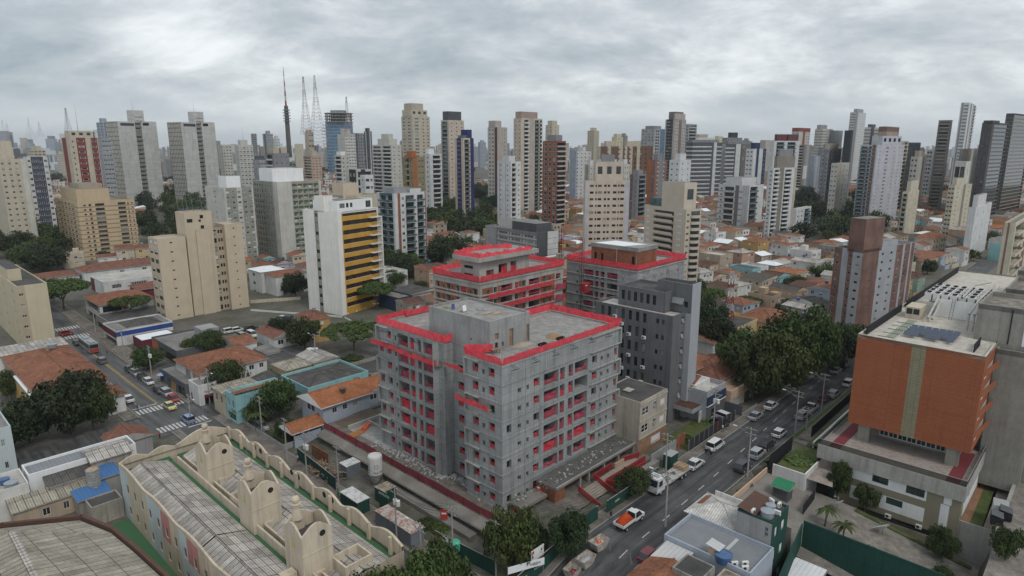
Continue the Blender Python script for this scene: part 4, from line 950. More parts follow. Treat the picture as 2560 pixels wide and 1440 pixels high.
def site_front():
 """street side of block A: canopy slab, stair, ramp, hoarding"""
 B=Bld('raised entrance canopy, stair and ramp with red railings in front of the nearest grey block',W_(0,0,0),GA,'site_entrance','entrance');r=B.root
 c=MB();c.box(7.6,33,-5.0,-.5,2.35,2.75,'concrete_weathered',top='concrete_dark');c.box(7.6,33,-5.0,-4.85,2.75,2.95,'concrete_pale');c.box(1,7.2,-3.4,-.5,.9,1.4,'concrete_weathered');obj('canopy_slab',c,r)
 w=MB();w.box(7.6,10.2,-4.7,-4.4,-3,2.35,'brick_wall');w.box(7.6,7.9,-4.4,-.5,-3,2.35,'brick_wall');obj('brick_pier',w,r)
 for u in (14.5,17,21.5,26,31):p=MB();p.box(u,u+.35,-4.6,-4.25,-1,2.35,'concrete_pale');obj('column',p,r)
 bk=MB();bk.box(10.2,32,-.6,-.5,-3,2.3,'interior_dark');bk.face([(8,-9,.02),(33,-9,.02),(33,-.6,.02),(8,-.6,.02)],'pavement');bk.box(8,33,-9,-8.8,-1.5,.02,'concrete');obj('landing',bk,r)
 st=MB();n=11;u0,u1=12.2,17.0
 for i in range(n):st.box(u0,u1,-6.2-(i+1)*.42,-6.2-i*.42,-2.2,.9-i*.16,'concrete_step')
 obj('stair',st,r)
 for uu in (u0-.1,u1):
  g=MB();a,b2=(uu,-6.0),(uu,-6.2-n*.42)
  g.face([(uu,-6.0,.9),(uu,b2[1],-.8),(uu,b2[1],.45),(uu,-6.0,2.05)],'rail_red');g.tube((uu,-6,2.05),(uu,b2[1],.45),.06,m='steel_red');obj('stair_rail',g,r)
 rp=MB();rp.face([(17.4,-7.6,.5),(29,-7.6,.9),(29,-5.6,.9),(17.4,-5.6,.5)],'concrete_step');rp.box(18.0,30.5,-10.6,-9.5,-2,1.3,'concrete_weathered',top='roof_grey');obj('ramp',rp,r)
 for q in (((17.2,-5.4),(23,-5.4)),((17.4,-7.9),(29.6,-8.2)),((17.2,-8),(18.2,-10.2)),((26,-5.4),(30,-6.6)),((18.5,-9.2),(28,-9.3))):
  g=MB();(a,b2),(c2,d)=q;g.face([(a,b2,.6),(c2,d,.8),(c2,d,1.9),(a,b2,1.8)],'rail_red');g.tube((a,b2,1.8),(c2,d,1.9),.05,m='steel_red');obj('ramp_rail',g,r)
 pl=MB();pl.box(23.2,26,-5.9,-5.6,.5,1.7,'plywood');obj('plywood_sheet',pl,r)
 # hoarding along the pavement
 for lab,a,b2,zt in (('dark green site hoarding with white lettering along the street pavement',-12,8.6,2.5),('dark green site hoarding from the stair foot to the bushes, next to the white lorry',11.0,26.5,2.3)):
  h=Bld(lab,W_(0,0,0),GA,'hoarding','hoarding');m=MB();k=int((b2-a)/2.2)
  for i in range(k):
   x0,x1=a+(b2-a)*i/k,a+(b2-a)*(i+1)/k;p=W_(x0,-12.7);g=gh(p.x,p.y);m.box(x0+.01,x1-.01,-12.75,-12.65,g,g+zt,'hoard_green')
  h.part('panel',m);c=MB();p0,p1=W_(a,-12.7),W_(b2,-12.7);c.tube((a,-12.7,gh(p0.x,p0.y)+zt+.02),(b2,-12.7,gh(p1.x,p1.y)+zt+.02),.05,m='frame_alu');h.part('top_rail',c)
  if a < 0:text_on(h.root,'logo','MATRIZ',(-6.6,-12.77,gh(*W_(-4,-12.7).xy)+1.1),0,.55,'letter_pale');emblem(h.root,(-8.6,-12.77,gh(*W_(-8,-12.7).xy)+.35),1.7,'logo_gold');emblem(h.root,(-.9,-12.77,gh(*W_(-1,-12.7).xy)+.9),1.1,'letter_pale')
  else:text_on(h.root,'sign_lettering','OBRA',(13.2,-12.77,1.1),0,.5,'letter_pale')
 b=MB();b.box(0,2.7,-.04,.04,0,1.9,'white_paint');b.box(0,2.7,-.05,-.04,0,.16,'sign_red');b.box(.15,.55,-.05,-.04,1.3,1.75,'sign_red');s=gthing('site_sign','white board with a red foot stripe standing over the green hoarding','sign',b,-6.6,-12.2,-.2)
 for x in (.2,2.4):q=MB();q.tube((x,.1,-2.4),(x,.1,1.8),.05,m='steel');obj('post',q,s)
 b=MB();b.box(0,5.6,-.04,.04,0,1.05,'white_paint');s=one('site_banner','long white banner with dark lettering at the street corner by the trees','banner',b,gp(1270,1436,.2),24)
 text_on(s,'lettering','VIBEM',(3.3,-.06,.3),0,.62,'letter_dark')
 for x in (0,5.5):q=MB();q.tube((x,.1,-4),(x,.1,1.1),.05,m='steel');obj('post',q,s)
 return r
def text_on(parent,name,txt,p,ang,size,mat,thick=.01):
 c=bpy.data.curves.new(name,'FONT');c.body=txt;c.size=size;c.extrude=thick
 t=bpy.data.objects.new('tmp',c);COL.objects.link(t);dg=bpy.context.evaluated_depsgraph_get();me=bpy.data.meshes.new_from_object(t.evaluated_get(dg));bpy.data.objects.remove(t)
 me.materials.clear();me.materials.append(MATS[mat]);o=raw(name,me,parent);o.location=p;o.rotation_euler=(math.pi/2,0,rad(ang));return o
def emblem(parent,p,s,mat):
 b=MB();n=20
 for i in range(n):
  a,c=2*math.pi*i/n,2*math.pi*(i+1)/n
  q=[(.5*math.cos(t)*k*.7,0,.5+.5*math.sin(t)*k) for t,k in ((a,1),(c,1),(c,.62),(a,.62))];b.face(q,mat)
 b.face([(.02,0,0),(.14,0,0),(.3,0,1),(.2,0,1)],mat)
 o=obj('logo',b,parent);o.location=p;o.scale=(s,1,s);return o
site_front()
def silo():
 t=thing('silo','white cylindrical mortar silo with dark lettering on steel legs','silo',W_(-6.6,25.9,-3),GA)
 # body placed so its top ring sits where the photo shows it
 b=MB();b.lathe((0,0,0),[(0,6.55),(.7,6.5),(1.2,6.3),(1.3,6.05),(1.3,2.6),(1.22,2.4),(.35,.9),(0,.9)],'silo_white',28);b.lathe((0,0,0),[(1.31,2.55),(1.34,2.6),(1.34,2.75),(1.31,2.8)],'silo_band',28);obj('tank',b,t)
 for a in (45,135,225,315):l=MB();x,y=1.15*math.cos(rad(a)),1.15*math.sin(rad(a));l.tube((x*1.15,y*1.15,0),(x,y,2.6),.07,m='steel');obj('leg',l,t)
 def wrap(txt,size,z,a0,mat,vert=False):
  b=MB();c=bpy.data.curves.new('lettering','FONT');c.body=txt;c.size=size;o=bpy.data.objects.new('tmp',c);COL.objects.link(o)
  dg=bpy.context.evaluated_depsgraph_get();me=bpy.data.meshes.new_from_object(o.evaluated_get(dg));bpy.data.objects.remove(o)
  for p in me.polygons:
   q=[]
   for i in p.vertices:
    x,y=me.vertices[i].co[:2]
    if vert:x,y=-y,x
    th=a0+x/1.32;q.append((1.32*math.cos(th),1.32*math.sin(th),z+y))
   b.face(q,mat)
  obj('lettering',b,t)
 base=rad(-90-GA)+0.0
 wrap('MATRIX',.62,3.1,base-.05,'letter_dark');wrap('MATRIX',.60,3.0,base-.62,'letter_blue',True)
 e=MB();n=24
 for i in range(n):
  a,c=2*math.pi*i/n,2*math.pi*(i+1)/n;q=[]
  for tt,k in ((a,.42),(c,.42),(c,.26),(a,.26)):th=base+.35+math.cos(tt)*k/1.32;q.append((1.325*math.cos(th),1.325*math.sin(th),4.5+math.sin(tt)*k))
  e.face(q,'letter_grey')
 obj('logo',e,t)
silo()
def shed_row():
 def cont(label,x,y,L,Wd,H,mat,top,ang=GA+90,z=-2.9,name='site_container'):
  t=thing(name,label,'container',W_(*L_(x,y,z).xy,z),ang)
  b=MB();b.box(0,L,0,Wd,0,H,mat,top=mat);
  for i in range(int(L/.5)):b.box(i*.5+.1,i*.5+.3,-.05,0,.1,H-.1,mat)
  obj('wall',b,t);rb=MB();rb.box(-.06,L+.06,-.06,Wd+.06,H,H+.12,top);obj('roof',rb,t);return t
 t=cont('grey site container with a pale rust-stained roof beside the podium',1060,1356,9.4,2.5,2.6,'cont_grey','roof_rust')
 d=MB();d.box(3.5,4.4,-.06,-.03,.1,2.1,'steel_dark');obj('door',d,t)
 w=MB();w.box(6,8.8,-.07,-.03,.2,2.3,'glass_dark');obj('window',w,t)
 cont('dark green site cabin with a white sheet roof under the silo',925,1278,5.2,2.4,2.5,'hoard_green','white_rust',name='site_cabin')
 cont('low white-roofed store next to the silo',868,1198,3.0,2.4,2.4,'cont_grey','white_rust',ang=GA,name='site_cabin')
 cont('small cabin with tan roof between the green cabin and the grey container',960,1264,2.6,2.6,2.5,'hoard_green','roof_tan',ang=GA,name='site_cabin')
 for lab,pts,h in (('dark green hoarding along the cross street pavement below the timber heap',[(745,1150),(840,1228)],2.7),('tall green gate panel with white lettering next to the grey container',[(950,1278),(970,1290)],4.2),('green and red striped hoarding under the podium canopy',[(1088,1360),(1240,1440)],2.4)):
  h_=Bld(lab,W_(0,0,0),GA,'hoarding','hoarding');a,c=L_(*pts[0],-3),L_(*pts[1],-3);d=c-a;m=MB();n=max(1,int(d.length/2.2));o=Vector((d.y,-d.x,0)).normalized()*.05
  for i in range(n):
   p,q=a+d*(i/n),a+d*((i+.98)/n)
   col='hoard_green'
   for s in (1,-1):m.face([p+o*s,q+o*s,q+o*s+Vector((0,0,h)),p+o*s+Vector((0,0,h))],col)
   m.face([p+o+Vector((0,0,h)),q+o+Vector((0,0,h)),q-o+Vector((0,0,h)),p-o+Vector((0,0,h))],'frame_alu')
  h_.part('panel',m)
  if 'striped' in lab:
   for k in range(3):m=MB();p=a+d*(.02+k*.035);q=a+d*(.035+k*.035);m.face([p+o*1.3+Vector((0,0,.1)),q+o*1.3+Vector((0,0,.1)),q+o*1.3+Vector((0,0,2.3)),p+o*1.3+Vector((0,0,2.3))],'sign_red');h_.part('red_stripe',m)
   m=MB();p,q=a+d*.13,a+d*.24;m.face([p+o*1.3+Vector((0,0,.1)),q+o*1.3+Vector((0,0,.1)),q+o*1.3+Vector((0,0,2.3)),p+o*1.3+Vector((0,0,2.3))],'white_paint');h_.part('white_panel',m)
  if 'gate' in lab:q=math.degrees(math.atan2(d.y,d.x));text_on(h_.root,'lettering','ENTRADA',tuple(a+o*1.4+Vector((0,0,3.4))),q,.62,'letter_pale')
 rr=random.Random(6);b=MB()
 for i in range(150):
  L=rr.uniform(1.2,3.6);a=rr.uniform(0,math.pi);p=Vector((rr.uniform(-3.6,3.4),rr.uniform(-1.7,1.8),rr.uniform(.1,1.5)));d=Vector((math.cos(a),math.sin(a),rr.uniform(-.12,.15)))*L/2
  b.tube(p-d,p+d,rr.uniform(.05,.1),m=rr.choice(['wood','wood_grey','wood_grey','plywood','wood_orange','steel']),n=4)
 gthing('scrap_timber','tangled heap of scrap timber and poles behind the green hoarding','timber heap',b,*L_(815,1180,-2.5).xy,-3,GA+90)
 b=MB();b.box(-3,3,-.1,.1,0,2.6,'rust_orange');gthing('rusty_panel','rust-brown steel panels stacked behind the timber heap','panel',b,*L_(800,1140,-2).xy,-3,GA+90)
 b=MB();b.box(-.6,.6,-.03,.03,0,1.7,'sign_red');b.box(-.4,.4,-.05,-.03,.9,1.2,'white_paint');s=gthing('red_banner','small red banner with a white line hanging below the podium edge','banner',b,*L_(1110,1290,-1).xy,-1.6,GA-50)
 k=MB();k.lathe((0,0,0),[(.0,0),(.5,.03),(.8,.15),(.85,.9),(.8,1.5),(.5,1.75),(0,1.8)],'tank_green',18);gthing('green_tank','bright green rounded plastic tank hung by the grey pole under the podium','tank',k,*L_(1138,1362,-1).xy,-2.0)
shed_row()

#-- church and gym,lower left
def scallop(mb,p,q,z0,zb,amp,waves,mat,th=.35,ph=0,win=True):
 """a wall along p->q whose top edge rises and falls"""
 p,q=Vector((*p,0)),Vector((*q,0));d=q-p;L=d.length;e=d/L;o=Vector((e.y,-e.x,0))*th;n=int(L/.7)
 T=lambda i:zb+amp*(abs(math.sin(math.pi*waves*i/n+ph))**1.3)
 for i in range(n):
  a,b=p+e*(L*i/n),p+e*(L*(i+1)/n);za,zb2=T(i),T(i+1)
  A=lambda s,z:Vector((s.x,s.y,z))
  mb.face([A(a,z0),A(b,z0),A(b,zb2),A(a,za)],mat,[(L*i/n,z0),(L*(i+1)/n,z0),(L*(i+1)/n,zb2),(L*i/n,za)]);mb.face([A(b-o,z0),A(a-o,z0),A(a-o,za),A(b-o,zb2)],mat);mb.face([A(a,za),A(b,zb2),A(b-o,zb2),A(a-o,za)],mat)
def church():
 B=Bld('long cream church hall with scalloped walls, bell turrets and old fibre-cement roofs',W_(-41.2,-8,0),GA,'church','church');r=B.root;du,dv=18.6,57
 mb=MB();Lw=[]
 # left wall:painted bays
 pans=[(0,4,0,9,'church_blue'),(4,13,0,9,'church_wall'),(13,19,0,9,'church_blue'),(19,22.5,4.5,9,'church_pink'),(22.5,26,0,9,'church_wall'),(26,33,0,9,'church_blue'),(29,33,5,9,'church_pink'),(33,40,0,9,'church_wall'),(40,57,0,9,'church_blue')]
 ops=[]
 for row,(s,h) in enumerate(((5.2,1.6),(1.4,1.5))):
  for i in range(14):
   a=3+i*3.5;ops.append((a,a+1.1,s,s+h,.16,None));B.w.append((win_mesh('slide','frame_alu','glass_mid'),place_m((0,dv),(0,0),a,-3+s,.12,1.1,h)))
 wall(mb,(0,dv),(0,4),-3,6,ops,pans,'church_wall');wall(mb,(0,4),(du,4),-3,6,[],[],'church_wall');wall(mb,(du,4),(du,dv),-3,6,[],[],'church_wall');wall(mb,(du,dv),(0,dv),-3,6,[],[],'church_wall')
 obj('wall',mb,r)
 pr=MB();scallop(pr,(-.02,dv),(-.02,4),6,6.2,.55,4,'church_wall',.3,.4);scallop(pr,(du+.02,4),(du+.02,dv),5,6.5,1.0,7,'church_wall',.35,.2);scallop(pr,(9,dv+.02),(0,dv+.02),6,6.4,.8,2,'church_wall',.3);scallop(pr,(du,dv+.02),(9,dv+.02),6,6.6,1.6,1,'church_wall',.35)
 for v in range(6,57,5):pr.box(du-.75,du-.35,v,v+.5,4.6,7.2,'church_wall')
 obj('scalloped_parapet',pr,r)
 for v in (31,33.2,44,46.2,21,23.2):b=MB();n=14;b.face([(du-.34,v+.5*math.cos(2*math.pi*i/n),6.5+.5*math.sin(2*math.pi*i/n)) for i in range(n)],'interior_dark');obj('round_opening',b,r)
 # roofs:two pitched bays,green gutters
 rf=MB()
 def bay(x0,xr,x1,v0,v1,zl,zr,z1):
  rf.face([(x0,v1,zl),(x0,v0,zl),(xr,v0,zr),(xr,v1,zr)],'sheet_old');rf.face([(xr,v0,zr),(x1,v0,z1),(x1,v1,z1),(xr,v1,zr)],'sheet_old')
  rf.tube((xr,v0,zr),(xr,v1,zr),.12,m='sheet_old',n=5)
 for a,c in ((4.2,12),(12.1,25),(25.1,40),(40.1,55.2)):bay(.45,2.9,7.0,a,c,5.0+.08*(a % 3),6.1+.1*(a % 2),5.0)
 for a,c in ((4.2,24),(24.1,55.5)):bay(9.6,12.6,17.4,a,c,4.9,6.2+.1*(a % 2),4.7)
 obj('roof',rf,r)
 g=MB()
 for x0,x1,z in ((.3,.6,4.9),(7.0,7.7,4.8),(9.0,9.7,4.8),(17.4,18.3,4.6)):g.box(x0,x1,4.1,56.5,z-.2,z,'green_floor')
 g.box(.3,7.7,55.2,56.6,4.7,5.0,'green_floor');g.box(9,18.2,55.5,56.6,4.6,4.9,'green_floor');obj('gutter',g,r)
 iw=MB();iw.box(7.7,8.0,4,53,4.5,6.2,'church_wall');iw.box(8.7,9.0,4,53,4.0,6.0,'church_wall');iw.face([(8,4,3.0),(8.7,4,3.0),(8.7,53,3.0),(8,53,3.0)],'interior');obj('inner_wall',iw,r)
 # turrets
 for x,v,sz in ((8.0,40.3,12.4),(7.3,23.3,12.6),(6.6,8.2,13.0)):
  t=MB();a,b2=4.2,4.4;z0=3.5;zt=sz-1.6
  def lobes(p,q,mat='church_wall'):scallop(t,p,q,z0,zt,1.3,1,mat,.25)
  lobes((x,v),(x+a,v));lobes((x,v+b2),(x,v));lobes((x+a,v),(x+a,v+b2));lobes((x+a,v+b2),(x,v+b2))
  t.face([(x+.2,v+.2,zt-1.2),(x+a-.2,v+.2,zt-1.2),(x+a-.2,v+b2-.2,zt-1.2),(x+.2,v+b2-.2,zt-1.2)],'roof_dark')
  t.box(x-.08,x+a+.08,v-.08,v,zt-2.6,zt-2.45,'church_wall');t.box(x+1.5,x+2.8,v-.35,v,z0,z0+2.6,'church_wall')
  o=obj('turret',t,r)
  w=MB();n=14;w.face([(x+a*.68+.42*math.cos(2*math.pi*i/n),v-.02,zt-.4+.42*math.sin(2*math.pi*i/n)) for i in range(n)],'interior_dark');w.face([(x+1.75,v-.37,z0+.1),(x+2.55,v-.37,z0+.1),(x+2.55,v-.37,z0+1.8),(x+2.15,v-.37,z0+2.1),(x+1.75,v-.37,z0+1.8)],'church_blue');obj('round_window',w,o)
  e=MB();e.face([(x-.02,v+b2*.5+.3,zt-2),(x-.02,v+b2*.5,zt-2.2),(x-.02,v+b2*.5-.5,zt-1.8),(x-.02,v+b2*.5+.1,zt-.6)],'logo_gold');obj('wall_emblem',e,o)
  p=MB();c=(x+a*.42,v+b2*.95);p.box(c[0]-.75,c[0]+.75,c[1]-.35,c[1]+.35,zt-1.6,zt+.3,'church_wall');p.lathe((c[0],c[1],zt+.3),[(.75,0),(.42,1.4),(.5,1.9),(.62,2.0),(.62,2.1),(.2,2.15),(.42,2.4),(.5,2.7),(.4,3.0),(0,3.15)],'church_wall',12);p.tube((c[0],c[1],zt+3.3),(c[0],c[1],zt+6.5),.03,m='steel',n=4);obj('pinnacle',p,o)
 # small light wells and roof hatch
 for q in ((10.6,14.6,5.2,8.6),(8.2,10.4,28.3,33)):
  c=MB();x0,x1,y0,y1=q
  for k in ((x0,x1,y0,y0+.25),(x0,x1,y1-.25,y1),(x0,x0+.25,y0+.25,y1-.25),(x1-.25,x1,y0+.25,y1-.25)):c.box(*k,3.5,6.9,'church_wall')
  c.face([(x0,y0,5.0),(x1,y0,5.0),(x1,y1,5.0),(x0,y1,5.0)],'interior_dark');obj('light_well',c,r)
 h=MB();h.box(4.6,6.4,9.5,10.8,5.5,6.5,'church_wall');h.box(5.0,6.0,9.47,9.5,5.7,6.0,'interior_dark');obj('roof_hatch',h,r)
 B.done()
 g=MB();P=[W_(-46.5,47),W_(-41.3,47),W_(-41.3,-5),W_(-45.5,-5)];g.face([(p.x,p.y,-2.9) for p in P],'green_floor');struct('courtyard_floor',g)
church()
def gym():
 B=Bld('low hall with a broad tan sheet roof and brown rim in the bottom corner',W_(-72,-2,0),GA,'sports_hall','hall');r=B.root
 # outline in local coords (u+72,v+2)
 rim=[(27.3,0),(27.0,17),(26.2,27),(25.4,34.5),(23.2,41.5),(14.5,47.5),(0,49),(0,0)];A,C=(14.5,1,7.4),(14.5,39.5,6.6)
 rf=MB();z=4.0;P=[(x-(.6 if x > 1 else 0),y-(.6 if y > 1 else 0),z) for x,y in rim]
 rf.face([P[0],P[1],(14.5,17,7.2),A],'sheet_tan');rf.face([P[1],P[2],(14.5,27,7.0),(14.5,17,7.2)],'sheet_tan');rf.face([P[2],P[3],C,(14.5,27,7.0)],'sheet_tan');rf.face([P[3],P[4],C],'sheet_tan');rf.face([P[4],P[5],C],'sheet_tan');rf.face([P[5],P[6],C],'sheet_tan');rf.face([P[6],P[7],A,C],'sheet_tan')
 obj('roof',rf,r);rd=MB()
 rr=random.Random(1);y=1
 while y < 39:rd.lathe((14.5,y,0),[(.0,0)],'sheet_old') if False else rd.box(14.1,14.9,y,y+.75,7.3-.8*y/39.5,7.52-.8*y/39.5,'sheet_old');y += .95
 obj('ridge_cap',rd,r)
 w=MB()
 for a,b2 in zip(rim,rim[1:]+rim[:1]):
  a,b2=Vector((*a,0)),Vector((*b2,0));d=(b2-a).normalized();o=Vector((-d.y,d.x,0))*.5
  for z0,z1,q,m in ((-3,4.5,0,'church_wall'),):w.face([a+Vector((0,0,z0)),b2+Vector((0,0,z0)),b2+Vector((0,0,z1)),a+Vector((0,0,z1))],m)
  w.face([a+Vector((0,0,4.5)),b2+Vector((0,0,4.5)),b2+o+Vector((0,0,4.5)),a+o+Vector((0,0,4.5))],'roof_brown');w.face([b2+o+Vector((0,0,3.6)),a+o+Vector((0,0,3.6)),a+o+Vector((0,0,4.5)),b2+o+Vector((0,0,4.5))],'roof_brown')
 obj('wall',w,r)
gym()
#-- sheds behind the church,left edge
WM=('w',.1,.3,.35,.4)
def shed_left():
 simple('grey shed with white parapet and dark ribbed roof behind the church',-51.5,62.8,-34.8,68.0,-3,2.7,'white_paint','flat','metal_grey',par=.45,n=2,name='shed',cat='shed')
 simple('low shed with dark stained corrugated roof next to the white-edged shed',-49.4,58.9,-42.8,62.6,-3,1.6,'wall_dirty','shed_v','sheet_dark',.5,name='shed',cat='shed',over=.2,n=1)
 simple('shed with pale old corrugated roof touching the church back wall',-42.6,60.6,-36.2,66.6,-3,3.0,'wall_dirty','gable_u','sheet_old',.8,name='shed',cat='shed',over=.3,n=1)
 simple('long lean-to with tan fibre-cement roof beside the blue roofs',-55,56.3,-44.2,60.0,-3,.3,'wall_tan','shed_v','sheet_tan',.8,R=[('w',.35,.45,.3,.4,'slide'),('w',.62,.7,.3,.4)],n=1,name='shed',cat='shed',over=.3)
 simple('shed with upper bright blue metal roof beside the steel water tank',-43.6,56.4,-39.6,60.4,-3,1.4,'wall_grey','shed_v','metal_blue',.5,name='shed',cat='shed',over=.3,n=1)
 simple('shed with lower bright blue metal roof below the steel water tank',-46.8,52.6,-42.2,56.0,-3,.4,'wall_dirty','shed_v','metal_blue',.5,name='shed',cat='shed',over=.3,n=1)
 simple('small rough-walled room with a mossy flat roof between the blue roofs and the church',-46.0,48.6,-41.4,52.3,-3,.2,'wall_dirty','flat','roof_dark',name='shed',cat='shed',n=1,par=.25)
 simple('white-walled yard building with a dish and tanks on its roof, at the picture edge',-56.5,60.3,-51.9,67.5,-3,2.4,'wall_white','flat','roof_pale',name='house',n=2)
 water_tank('blue water tank on the roof beside the white dish at the picture edge',W_(-54.6,63.6,2.5));water_tank('grey lidded water tank on the roof, below the blue tank',W_(-54,61.6,2.5),1.0,1.0,'tank_grey')
 dish('large white dish on the roof at the left picture edge',W_(-56,66.3,2.5),1.2,150,1.2)
 t=thing('steel_tank','ribbed steel water tank standing between the two blue roofs','water tank',W_(-43.6,55.9,.8));b=MB()
 for k in range(6):b.lathe((0,0,k*.5),[(.95,0),(1.02,.1),(1.02,.4),(.95,.5)],'tank_steel',20)
 b.lathe((0,0,3),[(.95,0),(.7,.15),(0,.22)],'tank_rust',20);obj('tank_shell',b,t);q=MB();q.box(-1,1,-1,1,-.4,0,'concrete');obj('plinth',q,t)
 simple('small corner house with red tile roof and grey side wall by the crosswalk',-37.2,69.6,-30.0,75.6,-3,1.2,'wall_grey','gable_v','tile_red',1.5,n=1,over=.3)
 simple('pale blue-white house wall at the left picture edge with small windows',-57.5,80,-50.6,95,-3,6,'church_blue','flat','roof_grey',R=[('w',.74,.82,.3,.3),('w',.3,.4,.3,.3)],n=2)
shed_left()
def left_houses():
 B=simple('large orange tiled corner house with many hips, pink side wall facing the tree',-42.5,104.2,-28.3,141,-3,4.0,'wall_pink','hip','tile_orange',2.2,n=2,over=.4,R=[('w',.8,.9,.4,.3)],done=False)
 q=MB();hip(q,6.5,0.5,14.0,15,4.15,2.0,'tile_orange',.4,'hip');hip(q,5,20,13.8,33,4.2,2.3,'tile_orange',.3,'hip');obj('roof',q,B.root);q=MB();q.box(7.5,9.5,8.5,13.5,4.6,5.5,'wall_white',top='roof_pale');q.box(8.0,9.9,27.5,29.5,4.2,7.0,'wall_dirty');obj('roof_box',q,B.root);B.done()
 simple('white flat roofed extension with a bright white roof, leaning on the pink wall',-43.3,104,-37.6,125,-3,3.3,'wall_ochre','shed_v','roof_white',.25,n=2,over=.15)
 simple('single storey shop row with red tile roof at the street corner by the big tree',-30.6,97,-27.0,104,-3,1.6,'wall_white','hip','tile_red',1.0,n=1,L=[('w',.2,.4,.2,.6)])
 simple('old house with grey fibre-cement roof behind the orange tiled corner house',-44,141.5,-28,150,-3,4.2,'wall_white','shed_v','sheet_old',.4,n=2,over=.3)
 water_tank('grey water tank on a rough block above the orange tiled roofs',W_(-33.3,131.4,6.6),1.1,1.2,'tank_grey')
 # right side of the left street
 B=simple('white corner house with a big orange tile hip roof behind the shopfront',-11.5,92.5,5.5,108.5,-3,3.4,'wall_white','hip','tile_orange',2.6,n=2,R=[('w',.55,.64,.3,.4),('w',.72,.8,.3,.4),('w',.88,.95,.3,.4)],L=[('p',.7,1,'wall_pink'),('w',.4,.6,.1,.8)],over=.5)
 B=simple('small white shop tower with a wine-red awning over its door, at the street corner',-14.0,87.5,-9.5,93.5,-3,1.8,'wall_white','flat','roof_grey',n=1,par=.5,R=[('o',.28,.75,.0,.55,.3,'glass_dark')],L=[('o',.1,.3,0,.5,.2,'wall_wine')],name='shop',cat='shop')
 q=MB();q.box(1.2,3.4,-.7,0,-.6,-.5,'wall_wine');q.face([(1.2,-.7,-.9),(3.4,-.7,-.9),(3.4,-.7,-.5),(1.2,-.7,-.5)],'wall_wine');obj('awning',q,B.root);text_on(B.root,'lettering','TONTUR',(1.3,-.04,.1),0,.62,'letter_dark')
 B=simple('dark low shop with blue signs next to the white shop tower',-14.6,94,-9.8,112,-3,.6,'wall_dark','flat','roof_grey',n=1,L=[('o',.05,.3,.05,.7,.4,'glass_blue'),('o',.36,.62,.05,.7,.4,'wall_ochre'),('o',.68,.95,.05,.7,.4,'glass_dark')],name='shop',cat='shop')
 simple('white two storey house with red gable roof behind the corner tree',15.3,107.8,21.3,119,-3,3.3,'wall_white','gable_v','tile_red',1.4,R=[('w',.18,.5,.3,.45,'slide'),('w',.62,.88,.3,.45,'slide')],L=[('w',.6,.66,.2,.4)],n=2,over=.35)
 simple('low grey-roofed annex in front of the white gabled house',11,104,15,112,-3,.6,'wall_white','shed_u','roof_grey',.3,R=[('w',.3,.7,.3,.5)],n=1,over=.2)
 simple('white house row with small red roof left of the white gabled house',6,112,12,122,-3,2.3,'wall_white','gable_u','tile_orange',1.2,L=[('w',.2,.35,.4,.3),('w',.6,.75,.4,.3)],n=2,over=.3)
 B=simple('aqua painted house with a strip of orange tiles on its front edge',-12.3,70.8,-.5,76,-3,3.3,'wall_aqua','flat','sheet_tan',L=[('w',.2,.4,.55,.3),('w',.62,.8,.55,.3),('o',.1,.9,.05,.3,.5,'glass_dark')],n=1)
 q=MB();q.face([(0,0,4.35),(11.8,0,4.35),(11.8,2.6,3.95),(0,2.6,3.95)][::1],'tile_orange');obj('tile_strip',q,B.root)
 simple('beige house with faded tan hip roof beside the corner tree',-12.3,76.3,-4,83,-3,2.9,'wall_cream','hip','sheet_tan',1.2,L=[('w',.2,.35,.5,.3),('w',.6,.75,.5,.3)],n=1,over=.5)
 simple('cream house with pale hip roof and white ridge lines',6.2,83.5,13.5,91,-3,1.9,'wall_yellow','hip','sheet_tan',1.3,n=1,R=[('w',.3,.45,.3,.4)],over=.4)
 simple('grey-tan pitched roof house behind the cream house with white ridges',13.8,83,21,92,-3,2.2,'wall_cream','gable_v','sheet_old',1.0,n=1,over=.3)
 B=simple('old warehouse with dark patched fibre-cement roof and pale blue side wall',2.6,66,19.2,79,-3,2.2,'wall_aqua','flat','roof_dark',n=1,par=.6);q=MB();hip(q,.6,.6,16,12.4,2.2,1.3,'sheet_dark',0,'hip');obj('roof',q,B.root)
 simple('roofless grey yard walls between the dark warehouse and the nearest block',20,66,29,77,-3,.8,'wall_dirty','flat','roof_dark',n=1,par=.9)
 for x,lb in ((775,'white water tank on the tan house roof, left of two'),(787,'white water tank on the tan house roof, right of two')):p=L_(x,875,3);water_tank(lb,W_(p.x,p.y,2.6),.9,1,'dish_white')
left_houses()
